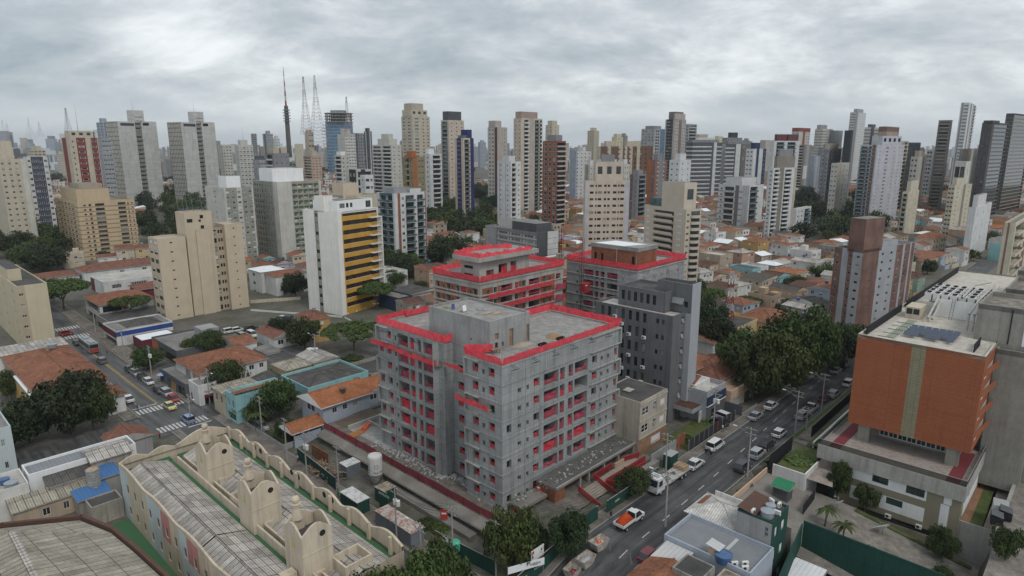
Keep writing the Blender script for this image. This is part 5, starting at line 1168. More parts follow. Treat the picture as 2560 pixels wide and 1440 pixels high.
def blue_house():
 B=Bld('blue-grey house with a new orange tile roof and white framed windows beside the deck',W_(-2.0,51.5,-3),GA,'house','house');r=B.root
 mb=MB();du,dv=16,9
 B.face(mb,(0,0),(du,0),0,6.8,[('w',.14,.21,.35,.36,'slide',range(1,2)),('w',.30,.37,.35,.36,'slide',range(1,2)),('w',.46,.53,.35,.36,'slide',range(1,2)),('w',.74,.86,.38,.36,'slide',range(1,2))],'wall_bluegrey',2);B.face(mb,(0,dv),(0,0),0,6.8,[('w',.22,.62,.3,.42,'slide',range(1,2)),('w',.3,.55,.1,.7,'plain',range(0,1))],'wall_bluegrey',2);wall(mb,(du,0),(du,dv),0,6.8,[],[],'wall_bluegrey');wall(mb,(du,dv),(0,dv),0,6.8,[],[],'wall_bluegrey');obj('wall',mb,r)
 rf=MB();hip(rf,0,0,11.5,dv,6.8,2.0,'tile_new',.8,'gable_u','white_paint');hip(rf,8.5,1,16.5,8,6.7,1.6,'tile_new',.6,'gable_u','white_paint');obj('roof',rf,r)
 for x,y in ((6.2,2.0),(12.0,5.2)):c=MB();c.box(x-.45,x+.45,y-.45,y+.45,6.9,8.6,'tile_brown');c.box(x-.6,x+.6,y-.6,y+.6,8.6,8.75,'concrete_dark');obj('chimney',c,r)
 p=MB();hip(p,-7.6,-.8,-.4,4.8,3.4,1.3,'tile_new',.3,'gable_u','white_paint');po=obj('porch_roof',p,r);
 for x,y in ((-7.2,-.6),(-7.2,4.4),(-4,-.6)):q=MB();q.box(x,x+.3,y,y+.3,0,3.3,'wall_bluegrey');obj('post',q,r)
 w=MB();w.box(-7.2,-.1,-.7,-.4,0,2.5,'wall_bluegrey');obj('porch_wall',w,r)
 g=MB();
 for i in range(9):g.box(11.9+i*.45,12.0+i*.45,-.6,-.5,1.5,4.2,'frame_alu')
 for i in range(8):g.box(11.8,16,-.62,-.48,1.5+i*.36,1.58+i*.36,'frame_alu')
 obj('white_railing',g,r);w=MB();w.box(11.5,16.5,-2.5,0,0,1.5,'wall_grey');obj('terrace',w,r);B.done()
 gd=MB();P=[W_(-10.8,52.5),W_(-2.2,52.5),W_(-2.2,69),W_(-10.8,69)];gd.face([(p.x,p.y,-2.86) for p in P],'grass');struct('garden_lawn',gd)
 gp_=MB();P=[W_(-8.2,53),W_(-6,53),W_(-6,66),W_(-8.2,66)];gp_.face([(p.x,p.y,-2.8) for p in P],'pavement');struct('garden_path',gp_)
 f=Bld('low grey garden wall with railings in front of the blue-grey house',W_(-11.2,52,-3),GA,'garden_wall','wall');q=MB();q.box(0,.25,0,18,0,1.0,'wall_grey');q.box(0,8,-.25,0,0,1.2,'wall_grey');f.part('wall',q);q=MB()
 for i in range(36):q.box(.08,.14,i*.5,i*.5+.06,1,2.0,'steel_dark')
 q.box(.06,.16,0,18,1.95,2.02,'steel_dark');f.part('railing',q)
 for i,(u,v,s) in enumerate(((-6.4,56,1.0),(-9.2,55,1.5),(-4.8,57.8,.8))):
  b=bush_mb(i+5,'leaf_b');o=obj('box_hedge',b);o.location=W_(u,v,-2.85);o.scale=(s*1.2,s,s*.7);tag(o,['small clipped round bush by the garden path','bright green clipped hedge block in the blue house garden','low clipped bush beside the porch posts'][i],'bush')
def bush_mb(seed,mat,n=260):
 r=random.Random(seed);b=MB()
 for i in range(n):
  while True:
   p=Vector((r.uniform(-1,1),r.uniform(-1,1),r.uniform(0,1)))
   if .55 < p.length < 1:break
  nrm=(p.normalized()+Vector((r.uniform(-.7,.7),r.uniform(-.7,.7),r.uniform(-.3,.7)))).normalized();a=nrm.orthogonal().normalized();c=nrm.cross(a);s=r.uniform(.09,.17)
  b.face([p+a*s,p+c*s*.8,p-a*s,p-c*s*.8],mat)
 return b
blue_house()
#-- left street shops and parking
def left_shops():
 B=simple('dark grey shop building with an orange end panel and open side yard',-7.3,120,7.5,140,-3,1.6,'wall_dark','flat','roof_grey',L=[('p',.0,.25,'wall_orange'),('o',.3,.95,.1,.6,.6,'interior_dark')],n=1,par=.5,name='shop',cat='shop');q=MB();q.box(9.5,14.5,6,12,1.6,5,'wall_grey');obj('roof_room',q,B.root)
 B=simple('white shop with a royal blue band along the top',-13.3,152.3,3,166,-3,2.2,'wall_white','flat','roof_grey',R=[('b',.72,.25,'band_blue')][0:0]+[('pz',0,1,.72,1,'band_blue')],L=[('pz',0,1,.6,1,'wall_wine'),('o',.05,.95,0,.5,.6,'glass_dark')],n=1,par=.4,name='shop',cat='shop');q=MB();hip(q,4,3,14,11,2.3,1.4,'sheet_dark',.2,'hip');obj('roof',q,B.root)
 simple('low shop with a bright white canopy roof near the street',-9.5,142,.5,150,-3,.8,'wall_wine','flat','roof_white',n=1,par=.15,name='shop',cat='shop')
 simple('two storey corner shop with a curved white band and red tiled roof',-9,185,8,203,-3,4.5,'wall_white','hip','tile_orange',2.2,L=[('o',.1,.9,.15,.65,.6,'glass_dark')],R=[('o',.05,.4,.15,.65,.6,'glass_dark'),('p',.42,.5,'sign_red')],n=2,name='shop',cat='shop')
 simple('long low shop row with dark flat roofs by the bus',-11,168,9,183,-3,1.6,'wall_grey','flat','roof_dark',L=[('o',.05,.95,.05,.6,.6,'glass_dark')],n=1,name='shop',cat='shop')
 simple('white two storey office with flat roof and ribbon windows beside the tall cream block',2,222,28,240,-3,5,'wall_white','flat','roof_pale',R=[('w',.1,.25,.35,.4,'strip'),('w',.35,.62,.35,.4,'strip'),('w',.72,.95,.35,.4,'strip')],L=[('p',0,.3,'wall_wine')],n=2,name='office_building',cat='building')
 simple('red tiled row house with dark wine wall beside the cream block',9,203,26,214,-3,4.2,'wall_wine','hip','tile_red',1.6,R=[('w',.3,.45,.3,.5)],n=2)
 simple('long white house with red tile roof below the tan striped tower',4,258,50,272,-3,4.5,'wall_white','hip','tile_red',2.2,R=[('w',.3,.34,.4,.3),('w',.5,.54,.4,.3),('w',.6,.64,.4,.3)],n=2)
 simple('low house with brown tile roof left of the long white house',-12,262,3,276,-3,3,'wall_white','hip','tile_red',1.6,n=1)
 simple('low grey wall and sheds along the parking lot',22,118,24,162,-3,-.8,'wall_white','flat','roof_grey',n=1,par=.1,name='boundary_wall',cat='wall')
left_shops()
def mid_left():
 simple('plain white three storey house with a white hip roof left of the yellow banded block',47,181,57,192,-2,8.6,'wall_white','hip','roof_white',1.2,L=[('w',.3,.5,.3,.4,'slide'),('w',.65,.8,.3,.4,'shut')],n=3,over=.3)
 simple('white three storey house with an orange hip roof left of the yellow banded block',48.5,172,62,180.5,-2,7.8,'wall_white','hip','tile_orange',1.3,R=[('w',.2,.32,.35,.35),('w',.5,.62,.35,.35)],n=3,over=.3)
 sheet_uv('yard_grass',[(33,152),(47,152),(50,172),(36,172)],-2.2,'grass');sheet_uv('forecourt',[(20,112),(49,112),(49,150),(20,150)],-2.0,'pavement')
 for lb,p,z in (('long white wall between the parking lot and the yellow banded block',[(31,157),(48.5,125)],.6),('cream yard wall above the parking lot',[(36,168),(52,160)],1.2),('white wall at the foot of the yellow banded block',[(48.8,124),(46,108)],.4),('stained wall behind the orange tiled corner house',[(-9,117),(14,123)],-.6)):walls_uv(lb,p,-4,z,'wall_white' if 'white' in lb else 'wall_cream',.25)
 simple('navy blue shop with a brown shutter beside the yellow banded block',66.5,117,73,129,-1,4.6,'wall_navy','flat','roof_stain',n=1,R=[('o',.2,.85,.05,.7,.2,'wall_ochre')],name='shop',cat='shop')
 simple('pale pink house with a dark sheet roof beside the navy shop',74,121,85,133,-1,4.4,'wall_lilac','shed_u','sheet_dark',.6,n=1,R=[('w',.3,.4,.2,.5)])
 simple('tan walled house with a long orange tile roof behind the netted block',75,106,94,119,-1,3.4,'wall_tan','gable_u','tile_orange',2.0,n=1,R=[('w',.15,.2,.3,.4),('w',.3,.35,.3,.4)])
 simple('white flat roofed house beyond the yellow banded block',84,150,96,164,-1,6.5,'wall_white','flat','roof_pale',n=2,R=[('w',.2,.35,.3,.4)])
 B=simple('big pale apartment house with a wide brown hip roof among trees, centre left',128,196,158,212,-1,8.6,'wall_peach','hip','tile_red',2.6,n=3,L=[('w',.2,.3,.35,.35),('w',.6,.7,.35,.35)],R=[('W',6,1.4,.35,.35)],over=.8)

def ztop(u,v,y,lo=-10,hi=160):
 p=W_(u,v)
 for _ in range(40):
  m=(lo+hi)/2
  if proj((p.x,p.y,m))[1] > y:lo=m
  else:hi=m
 return lo
#-- dark grey office,old beige block,houses up the street
def grey_office():
 B=Bld('dark grey office building with narrow black windows and air conditioners, next to the nearest block',W_(48.8,-1.6,0),GA,'office_building',fr='frame_black',seed=9);r=B.root
 cols=[]
 for i in range(7):cols.append(('w',.085+i*.092,.085+i*.092+.042,.22,.62,'plain'))
 for a in (.80,.868):cols.append(('w',a,a+.034,.35,.3,'plain'))
 B.block(0,0,7.0,19.8,0,23.6,'office_grey',L=cols,R=[('w',.5,.66,.3,.45,'awn')],n=7,par=.5,roof='roof_pale')
 B.block(2.6,3.6,11.5,15.4,23.2,27.6,'office_grey',L=[('w',.07+i*.135,.07+i*.135+.07,.3,.48,'plain') for i in range(6)],n=1,par=.4,roof='sheet_dark',pname='upper_storey')
 B.block(5.2,-1.2,8.6,7.2,23.3,29.6,'office_grey',L=[('w',.62,.72,.2,.2,'plain'),('w',.8,.9,.2,.2,'plain')],R=[('p',0,1,'office_light')],n=1,par=.6,roof='roof_grey',pname='stair_tower')
 m=MB();m.box(5.1,8.7,-1.35,-1.21,0,29.75,'office_light');m.box(7.0,8.7,-1.21,0,0,23.3,'office_light');m.box(5.1,7.0,-1.21,-.01,0,23.3,'office_light');B.part('side_pier',m)
 r2=random.Random(4)
 for k in range(17):
  c,f=r2.randrange(7),r2.randrange(1,7);v=19.8*(1-(.085+c*.092+.02));ac_unit(r,None,(-.2,v+r2.uniform(-.2,.2),f*23.6/7+r2.choice([2.55,.55])),-90)
 aw=MB();aw.face([(4.6,3.3,25.2),(4.6,.5,25.2),(5.4,.5,26.8),(5.4,3.3,26.8)],'metal_grey');B.part('awning',aw)
 pl=MB();pl.box(2,6.6,-4.6,-.05,2.8,3.8,'office_light',top='tile_brown');B.part('entrance_canopy',pl);B.done()
 dish('small white dish on the dark grey office roof',W_(49.6,16.5,23.7),.5,140,.6)
 # garden and fence in front
 f=Bld('grey metal street fence with a red post in front of the dark grey office',W_(40,-11.4,0),GA,'fence','fence');q=MB();q.box(0,20,0,.12,0,2.3,'steel_dark');f.part('panel',q)
 for k in range(11):q=MB();q.box(k*2-.06,k*2+.06,-.06,.18,0,2.4,'steel_red' if k == 6 else 'steel');f.part('post',q)
 w=MB();w.box(0,9,0,.2,0,2.6,'wall_white');one('garden_wall','white garden wall behind the metal street fence','wall',w,W_(53.5,-6.4,0),GA)
 g=MB();P=[W_(40,-11),W_(56,-11),W_(56,-5),W_(40,-5)];g.face([(p.x,p.y,.06) for p in P],'grass');struct('front_lawn',g)
grey_office()
def old_beige():
 B=simple('old beige three storey block with stained walls, dark flat roof and brick base',31.2,-5.6,41.0,3.8,0,10.6,'wall_old','flat','roof_dark',n=3,par=.45,R=[('w',.08,.32,.3,.42,'grid',range(1,3)),('w',.48,.6,.38,.36,'awn',range(1,3)),('w',.74,.92,.3,.4,'shut',range(1,3)),('w',.45,.8,.3,.45,'shut',range(0,1)),('pz',0,1,0,.31,'brick_stone')],name='apartment_building',done=False)
 q=MB();[q.box(-.05,9.85,-.15,0,z,z+.14,'wall_old') for z in (3.5,6.9,10.4)];obj('ledge',q,B.root)
 q=MB();hip(q,.5,.5,9.3,8.9,10.65,.5,'roof_dark',0,'shed_u');q.face([(3.2,4.5,11.0),(5,4.5,11.1),(5,6.2,11.1),(3.2,6.2,11.0)],'roof_pale');obj('roof',q,B.root)
 B.done()
 simple('rough beige stair box behind the old beige block',33.5,4.2,38,8,0,12.6,'wall_old','flat','roof_dark',n=1,par=.2,name='outbuilding')
 w=MB();w.box(0,9,0,.2,0,2.4,'concrete');w.box(9,12.5,.0,.2,0,2.8,'rust_orange');one('boundary_wall','grey boundary wall with a rusty red corner beside the old beige block','wall',w,W_(29.5,-9.5,0),GA)
 g=MB();g.box(0,2.6,0,1.6,0,2.6,'hoard_green');g.box(-.05,2.65,-.05,1.65,2.6,2.7,'frame_alu');one('guard_box','dark green kiosk at the kerb beside the old beige block','kiosk',g,W_(30.5,-12.9,.2),GA)
old_beige()
def street_houses():
 B=simple('house with dark blue front, sign band and orange tile roof beside the dark grey office',54.5,-7.4,63,4,0,6.0,'office_light','flat','roof_pale',n=2,par=1.0,R=[('pz',.0,1,.0,.62,'wall_dark'),('w',.28,.5,.1,.7,'plain',range(0,1))],name='shop',cat='shop',done=False)
 q=MB();q.box(0,8.5,-.25,0,3.7,5.6,'wall_navy');q.box(-.05,8.55,-.3,0,3.5,3.7,'white_paint');obj('sign_band',q,B.root);text_on(B.root,'lettering','D',(3.0,-.27,4.2),0,1.0,'letter_pale');text_on(B.root,'lettering','ODONTOLOGIA',(3.8,-.27,4.4),0,.38,'letter_pale')
 q=MB();hip(q,.3,4.2,8.4,11.2,6.6,1.8,'tile_orange',.4,'gable_v','wall_white');obj('roof',q,B.root);q=MB();q.box(1.2,8,3.4,11,6.0,7.2,'wall_white');obj('upper_wall',q,B.root);B.done()
 simple('large house with deep orange tile hip roof behind the dark blue fronted house',60,1.5,76,13,0,7.0,'wall_cream','hip','tile_orange',2.6,n=2,R=[('w',.6,.72,.35,.4),('w',.82,.92,.35,.4)],over=.6)
 simple('house with broad orange-red hip roof and pale ridges next to the roadside trees',66.5,-4.2,82,6,0,5.6,'wall_tan','hip','tile_red',2.6,n=2,R=[('w',.4,.5,.35,.4)],over=.6)
 simple('tan house with flat terrace and grey garage gate beside the roadside trees',64,-8.4,76,-4.4,0,3.6,'wall_peach','flat','wall_peach',n=1,par=1.1,R=[('o',.08,.5,0,.7,.3,'frame_alu'),('o',.6,.9,0,.7,.3,'wall_dark')])
 q=MB();q.box(0,.2,0,4,0,2.2,'wall_dark');q.box(0,8,-.1,.1,0,.4,'concrete');one('forecourt_wall','dark side wall of the forecourt where the white car is parked','wall',q,W_(63.4,-11.4,.1),GA)
 # yellow house etc behind the trees
 simple('yellow house with flat concrete roof and two blue water tanks',107,11.5,124,20,0,5.4,'wall_yellow','flat','roof_dark',n=2,L=[('w',.6,.75,.4,.3)],R=[('w',.2,.32,.4,.35),('w',.62,.74,.4,.35)])
 for i,u in enumerate((113,115.4)):water_tank(['blue water tank on the yellow house roof, left of the pair','blue water tank on the yellow house roof, right of the pair'][i],W_(u,18.2,5.5),1.0,1.3)
 simple('orange tile hip roof house beyond the yellow house',124,6,140,18,0,5.4,'wall_yellow','hip','tile_orange',2.2,n=2,R=[('w',.2,.3,.4,.3)])
 simple('white house with wide brown tile roof behind the roadside trees',96,12,106,24,0,4.2,'wall_white','gable_u','tile_red',1.6,n=1)
street_houses()
#-- orange complex on the right
def orange_block():
 B=Bld('orange clad institutional block raised over a terrace, with plant and solar panels on its roof',W_(56,-53.4,0),GA,'office_building',fr='frame_alu',seed=3);r=B.root;dv=18.9
 mb=MB();wall(mb,(0,dv),(0,0),8.2,25,[],[(8.6,10.7,0,20,'clad_olive')],'clad_orange');obj('cladding',mb,r)
 w=MB();ops=[]
 wall(w,(0,0),(10.5,0),8.2,25,[],[(2.0,9.5,1.6+k*3.6,3.3+k*3.6,'wall_white') for k in range(4)],'clad_orange');wall(w,(10.5,0),(10.5,.02),8.2,25,[],[],'clad_orange');wall(w,(86,dv),(0,dv),8.2,25,[],[],'block_grey');wall(w,(10.5,0),(86,0),0,24.9,[],[],'block_grey');wall(w,(86,0),(86,dv),0,24.9,[],[],'block_grey')
 w.face([(0,0,8.2),(0,dv,8.2),(86,dv,8.2),(86,0,8.2)],'interior');obj('wall',w,r)
 for k in range(4):q=MB();q.face([(1.8,-.02,10.3+k*3.6),(9.8,-.9,10.3+k*3.6),(9.8,-.9,11.6+k*3.6),(1.8,-.02,11.6+k*3.6)],'clad_orange');obj('sun_fin',q,r)
 rf=MB();z=24.55;rf.face([(.3,.3,z),(86,.3,z),(86,dv-.3,z),(.3,dv-.3,z)],'roof_cream')
 for q in ((0,.3,0,dv),(.3,86,dv-.3,dv),(.3,10,0,.3)):rf.box(*q,24.4,25.05,'roof_cream')
 obj('roof',rf,r)
 for q in ((2.2,26,dv-.9,dv-.7),(30,84,dv-.9,dv-.7),(3.0,8.6,2.0,2.15)):b=MB();b.box(*q,z,z+1.5,'louver_black');obj('louver_screen',b,r)
 # lower storey under the box,columns,ribbon glazing
 lo=MB()
 wall(lo,(5.2,15.6),(5.2,3.2),4.8,8.2,[],[],'block_grey');wall(lo,(5.2,3.2),(40,3.2),4.8,8.2,[],[],'block_grey');wall(lo,(40,15.6),(5.2,15.6),4.8,8.2,[],[],'block_grey');obj('under_storey',lo,r)
 for k in range(7):raw('window',win_mesh('grid','frame_white','glass_green'),r,place_m((5.2,15.6),(5.2,3.2),1.0+k*1.5,5.2,-.05,1.48,2.7))
 for v in (1.6,15.4):q=MB();q.box(1.2,2.2,v,v+1.9,4.8,8.2,'block_grey');obj('column',q,r)
 # podium
 pd=MB();x0=-6.3;L=dv+3.2
 pd.face([(x0,-.8,4.8),(30,-.8,4.8),(30,21.4,4.8),(x0,21.4,4.8)],'terrace_tile')
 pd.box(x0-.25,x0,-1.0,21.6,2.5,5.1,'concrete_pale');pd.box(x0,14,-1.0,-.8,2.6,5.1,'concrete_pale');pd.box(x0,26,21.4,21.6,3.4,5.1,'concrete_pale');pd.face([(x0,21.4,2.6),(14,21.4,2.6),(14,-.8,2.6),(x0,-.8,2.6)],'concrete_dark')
 for v in (.2,18.2):pd.face([(x0+.8,v,4.83),(9,v,4.83),(9,v+1.9,4.83),(x0+.8,v+1.9,4.83)],'deck_red')
 obj('terrace',pd,r)
 gl=MB();gl.face([(x0-.1,21.5,5.1),(x0-.1,-.9,5.1),(x0-.1,-.9,6.15),(x0-.1,21.5,6.15)],'glass_rail');gl.face([(x0-.1,-.9,5.1),(14,-.9,5.1),(14,-.9,6.15),(x0-.1,-.9,6.15)],'glass_rail');gl.face([(26,21.5,5.1),(x0-.1,21.5,5.1),(x0-.1,21.5,6.15),(26,21.5,6.15)],'glass_rail')
 for a,b2 in (((x0-.1,21.5),(x0-.1,-.9)),((x0-.1,-.9),(14,-.9)),((26,21.5),(x0-.1,21.5))):gl.tube((*a,6.17),(*b2,6.17),.035,m='frame_alu',n=5)
 obj('glass_railing',gl,r)
 # lower storeys,white panels and square windows
 x1=-6.0;base=-7.9;fw=MB()
 ops=[]
 def wn(a,b2,s,h):ops.append((a,b2,s-base,s+h-base,.16,None));B.w.append((win_mesh('grid','frame_dark','glass_green'),place_m((x1,18.6),(x1,-.6),a,s,.12,b2-a,h)))
 wn(6.2,8.7,1.0,1.45);wn(11.4,14.1,.85,1.55);wn(8.7,11.2,-2.2,1.2)
 pans=[(3.0,14.4,.4-base,2.55-base,'white_paint'),(3.0,14.4,-3.4-base,-.9-base,'white_paint'),(16.5,17.7,-3-base,.9-base,'white_paint'),(16.8,17.9,1-base,2.4-base,'white_paint')]
 wall(fw,(x1,18.6),(x1,-.6),base,2.6,ops+[(4.5,17.2,2.3,3.4,.3,'glass_dark')],pans,'beige_strip');wall(fw,(x1,-.6),(14,-.6),base,2.6,[(6.2,7.6,8.4,9.8,.2,'glass_green')],[(2.2,16,6.5,10.2,'white_paint')],'beige_strip');wall(fw,(14,18.6),(x1,18.6),base,2.6,[],[],'block_grey');obj('lower_wall',fw,r)
 q=MB();q.box(x1-.6,x1-.1,18.0,18.8,base,2.6,'hoard_green');obj('green_shutter',q,r)
 # block towers at the back right
 for nm,x0_,x1_,y0,y1,z1 in (('service_tower',12.5,26,-8.5,3.6,31.0),('service_tower',31,47,-10,2,31.0),('service_tower',52,66,-9.5,2.5,31.6),('service_wing',10.6,70,-6.3,-.1,24)):
  t=MB();ops=[(2+k*6,2.5+k*6,5,8.5,.3,'louver_black') for k in range(2)] if nm == 'service_tower' else [(2+k*8,2.6+k*8,1+f*4.5,3.4+f*4.5,.3,'louver_black') for k in range(7) for f in range(5)]
  wall(t,(x0_,y0),(x1_,y0),-1,z1,ops,[(k*8+4.8,k*8+6.2,0,40,'beige_strip') for k in range(8)] if nm == 'service_wing' else [],'block_grey');wall(t,(x0_,y1),(x0_,y0),-1,z1,[],[],'block_grey');wall(t,(x1_,y0),(x1_,y1),-1,z1,[],[],'block_grey');wall(t,(x1_,y1),(x0_,y1),-1,z1,[],[],'block_grey')
  t.face([(x0_,y0,z1-.8),(x1_,y0,z1-.8),(x1_,y1,z1-.8),(x0_,y1,z1-.8)],'roof_stain')
  for k in ((x0_,x0_+.3,y0,y1),(x1_-.3,x1_,y0,y1),(x0_+.3,x1_-.3,y0,y0+.3),(x0_+.3,x1_-.3,y1-.3,y1)):t.box(*k,z1-.9,z1+.05,'block_grey',bottom=False)
  o=obj(nm,t,r)
  if nm == 'service_tower':
   for k in range(3):q=MB();q.tube((x0_-.08,y0+2+k*2.6,24.6),(x0_-.08,y0+2+k*2.6,z1-.4),.09,m='white_paint' if k == 1 else 'louver_black');obj('downpipe',q,o)
 q=MB();q.face([(12.44,-3.2,24.6),(12.44,-5.6,24.6),(12.44,-5.6,27.6),(12.44,-3.2,27.6)],'white_paint');q.face([(12.42,-4.2,24.6),(12.42,-5.2,24.6),(12.42,-5.2,26.6),(12.42,-4.2,26.6)],'interior_dark');obj('tower_door',q,r)
 q=MB();q.box(26,26.2,3.6,12,24.6,28.2,'white_paint');q.box(26.2,40,3.6,13.5,27.2,27.5,'roof_stain');obj('plant_platform',q,r)
 # roof plant
 rr=random.Random(5)
 for i in range(4):
  for j in range(7):
   u,v=26.6+i*3.1,4.6+j*1.45;k=MB();k.box(0,2.4,0,1.15,0,1.5,'ac_white');k.lathe((.65,.58,1.5),[(.42,0),(.42,.12),(.36,.12),(.36,.02),(0,.02)],'steel_dark',12);k.lathe((1.8,.58,1.5),[(.42,0),(.42,.12),(.36,.12),(.36,.02),(0,.02)],'steel_dark',12);o=obj('chiller',k,r);o.location=(u,v,27.5)
 k=MB();k.box(0,5,0,2.6,0,2.3,'wall_cream');[k.box(-.05,-.01,.2+i*1.2,1.2+i*1.2,.9,2.0,'steel_dark') for i in range(2)];o=obj('chiller',k,r);o.location=(20.5,13.6,24.6)
 for pts in ([(19,12,25.5),(27,12,28.6),(27,3.2,28.9),(44,3.2,28.9)],[(19.6,11.4,25.3),(28,11.4,28.4),(28,2.4,28.4),(43,2.2,28.4)],[(16,5.2,25),(16,5.2,28),(26,5.2,29.2),(44,5.2,29.2)],[(16,4.4,25),(16,4.4,28),(26,4.4,29),(44,4.4,29)],[(26,8,29),(38,8,29.6),(44,6,29.6)]):q=MB();q.path(pts,.2,'pipe_white',8);obj('pipe',q,r)
 for k in range(5):q=MB();q.path([(3+k*3.2,13.8,24.62),(3+k*3.2,16.4,24.62)],.05,'green_floor',5);q.path([(3,13.8+k*.3,24.7),(19,13.8+k*.3,24.7)],.04,'green_floor',5);obj('conduit',q,r)
 for (u,v) in [(5.2+a*1.75,5.4+b2*1.1) for a in range(4) for b2 in range(7) if not (a == 0 and b2 in (1,4))]:
  s=MB();s.face([(0,0,.55),(1.65,0,.95),(1.65,1.02,.95),(0,1.02,.55)][::1],'solar');s.face([(0,0,.5),(0,1.02,.5),(1.65,1.02,.9),(1.65,0,.9)],'frame_alu');s.tube((1.5,.1,0),(1.5,.1,.9),.03,m='frame_alu',n=4);s.tube((1.5,.9,0),(1.5,.9,.9),.03,m='frame_alu',n=4);o=obj('solar_panel',s,r);o.location=(u,v,24.56)
 lad=MB();[lad.tube((24.5,9+k,24.6),(25.9,9+k,28.4),.04,m='steel_dark',n=4) for k in (0,.5)];[lad.tube((24.5+i*.17,9,24.6+i*.46),(24.5+i*.17,9.5,24.6+i*.46),.025,m='steel_dark',n=4) for i in range(8)];obj('ladder',lad,r)
 for v in (17.6,9.2,4.6):ac_unit(r,None,(x1-.35,v,-4.6),-90)
 B.done()
orange_block()
def sheet_uv(name,pts,z,mat,kind='structure'):
 b=MB();b.face([(*W_(u,v).xy,z) for u,v in pts],mat);return struct(name,b,kind)
def walls_uv(label,pts,z0,z1,mat,th=.22,name='boundary_wall',cat='wall'):
 B=Bld(label,W_(*pts[0],0),GA,name,cat);b=MB()
 for (a,c) in zip(pts[:-1],pts[1:]):
  a,c=Vector((a[0]-pts[0][0],a[1]-pts[0][1],0)),Vector((c[0]-pts[0][0],c[1]-pts[0][1],0));d=(c-a).normalized();o=Vector((d.y,-d.x,0))*th/2;U_=lambda p,z:Vector((p.x,p.y,z))
  for s,q in ((o,(a,c)),(-o,(c,a))):b.face([U_(q[0]+s,z0),U_(q[1]+s,z0),U_(q[1]+s,z1),U_(q[0]+s,z1)],mat)
  b.face([U_(a+o,z1),U_(c+o,z1),U_(c-o,z1),U_(a-o,z1)],mat);b.face([U_(a-o,z0),U_(a+o,z0),U_(a+o,z1),U_(a-o,z1)],mat);b.face([U_(c+o,z0),U_(c-o,z0),U_(c-o,z1),U_(c+o,z1)],mat)
 obj('wall',b,B.root);return B.root
def orange_grounds():
 sheet_uv('paved_court',[(44,-31.5),(62,-31.5),(62,-34.4),(51,-34.4),(44,-36.5)],.5,'terrace_tile');sheet_uv('lawn',[(43.6,-26.6),(55,-26.8),(55.6,-31.2),(44.2,-31.4)],1.0,'grass')
 sheet_uv('lawn',[(57.5,-27.6),(84,-27.6),(84,-33),(57.5,-31)],.9,'grass');sheet_uv('side_path',[(60,-24.8),(150,-24.8),(150,-27.4),(60,-27.4)],.36,'pavement');sheet_uv('verge',[(46,-23.6),(150,-23.6),(150,-24.4),(46,-24.4)],.26,'grass')
 walls_uv('white garden wall around the raised lawn by the street',[(43.4,-26.4),(43.4,-32),(47,-32),(50,-32)],-9,1.5,'wall_white',.3);walls_uv('black street fence beside the raised lawn',[(43.6,-25.6),(54.5,-25.6)],0,2.9,'louver_black',.08,'fence','fence');walls_uv('black street fence along the orange block forecourt',[(62,-26.6),(95,-26.2)],.3,2.6,'louver_black',.08,'fence','fence')
 walls_uv('low white kerb wall along the orange block path',[(58,-28.4),(96,-28.2)],0,1.3,'wall_white',.3);walls_uv('pale retaining wall between the parking court and the raised lawn',[(24.2,-25.4),(43.2,-25.4)],-9,.5,'wall_peach',.25)
 def slope(name,pts,mat,n=6):
  b=MB()
  def P(i,j):s,t=i/n,j/n;return [sum(w*p[k] for w,p in zip(((1-s)*(1-t),s*(1-t),s*t,(1-s)*t),pts)) for k in range(3)]
  for i in range(n):
   for j in range(n):
    q=[P(i,j),P(i+1,j),P(i+1,j+1),P(i,j+1)];b.face([(*W_(u,v).xy,z) for u,v,z in q],mat)
  return struct(name,b)
 slope('parking_court',[(24.2,-25.5,-.5),(43.2,-25.5,-.5),(46.6,-40,-3.2),(24.2,-40,-2.4)],'concrete_weathered');slope('gravel_garden',[(24.2,-40,-2.4),(46.6,-40,-3.2),(46.6,-58,-6.4),(24.2,-58,-5.2)],'gravel_grey');slope('sunken_lane',[(46.8,-32,-5.6),(51,-32,-5.6),(51,-58,-7.8),(46.8,-58,-7.8)],'concrete_weathered')
 slope('verge',[(45.2,-40,-3.0),(46.4,-40,-3.1),(46.4,-57,-6.1),(45.2,-57,-5.9)],'grass')
 R_=Bld('low pale wall along the sunken lane below the white panelled facade',W_(46.7,-57.5,0),GA,'boundary_wall','wall');q=MB()
 for i in range(8):
  y0,y1=i*3.2,(i+1)*3.2;z0,z1=-6.4+i*.31,-6.4+(i+1)*.31
  q.face([(-.15,y1,-9),(-.15,y0,-9),(-.15,y0,z0),(-.15,y1,z1)],'concrete_pale');q.face([(.15,y0,-9),(.15,y1,-9),(.15,y1,z1),(.15,y0,z0)],'concrete_pale');q.face([(-.15,y0,z0),(.15,y0,z0),(.15,y1,z1),(-.15,y1,z1)],'concrete_pale')
 obj('wall',q,R_.root)
 walls_uv('black sheet fence splitting the parking court from the gravel garden',[(36,-34.6),(42.6,-34.2)],-4,-.2,'louver_black',.1,'fence','fence')
 walls_uv('long concrete wall beside the grass strip and brick path, right of the orange block',[(44,-59.2),(110,-58.8)],-8,.6,'concrete_pale',.5);sheet_uv('lot_surface',[(30,-59.4),(125,-59),(125,-95),(30,-85)],.35,'gravel_grey')
 sheet_uv('grass_strip',[(52,-55.2),(72,-54.9),(72,-56.3),(52,-56.9)],-2.0,'grass');sheet_uv('brick_path',[(52,-57),(110,-56.4),(110,-58.5),(52,-59)],-2.1,'terrace_tile');sheet_uv('dirt_strip',[(52,-54.0),(72,-53.9),(72,-54.9),(52,-55.2)],-2.05,'earth_orange')
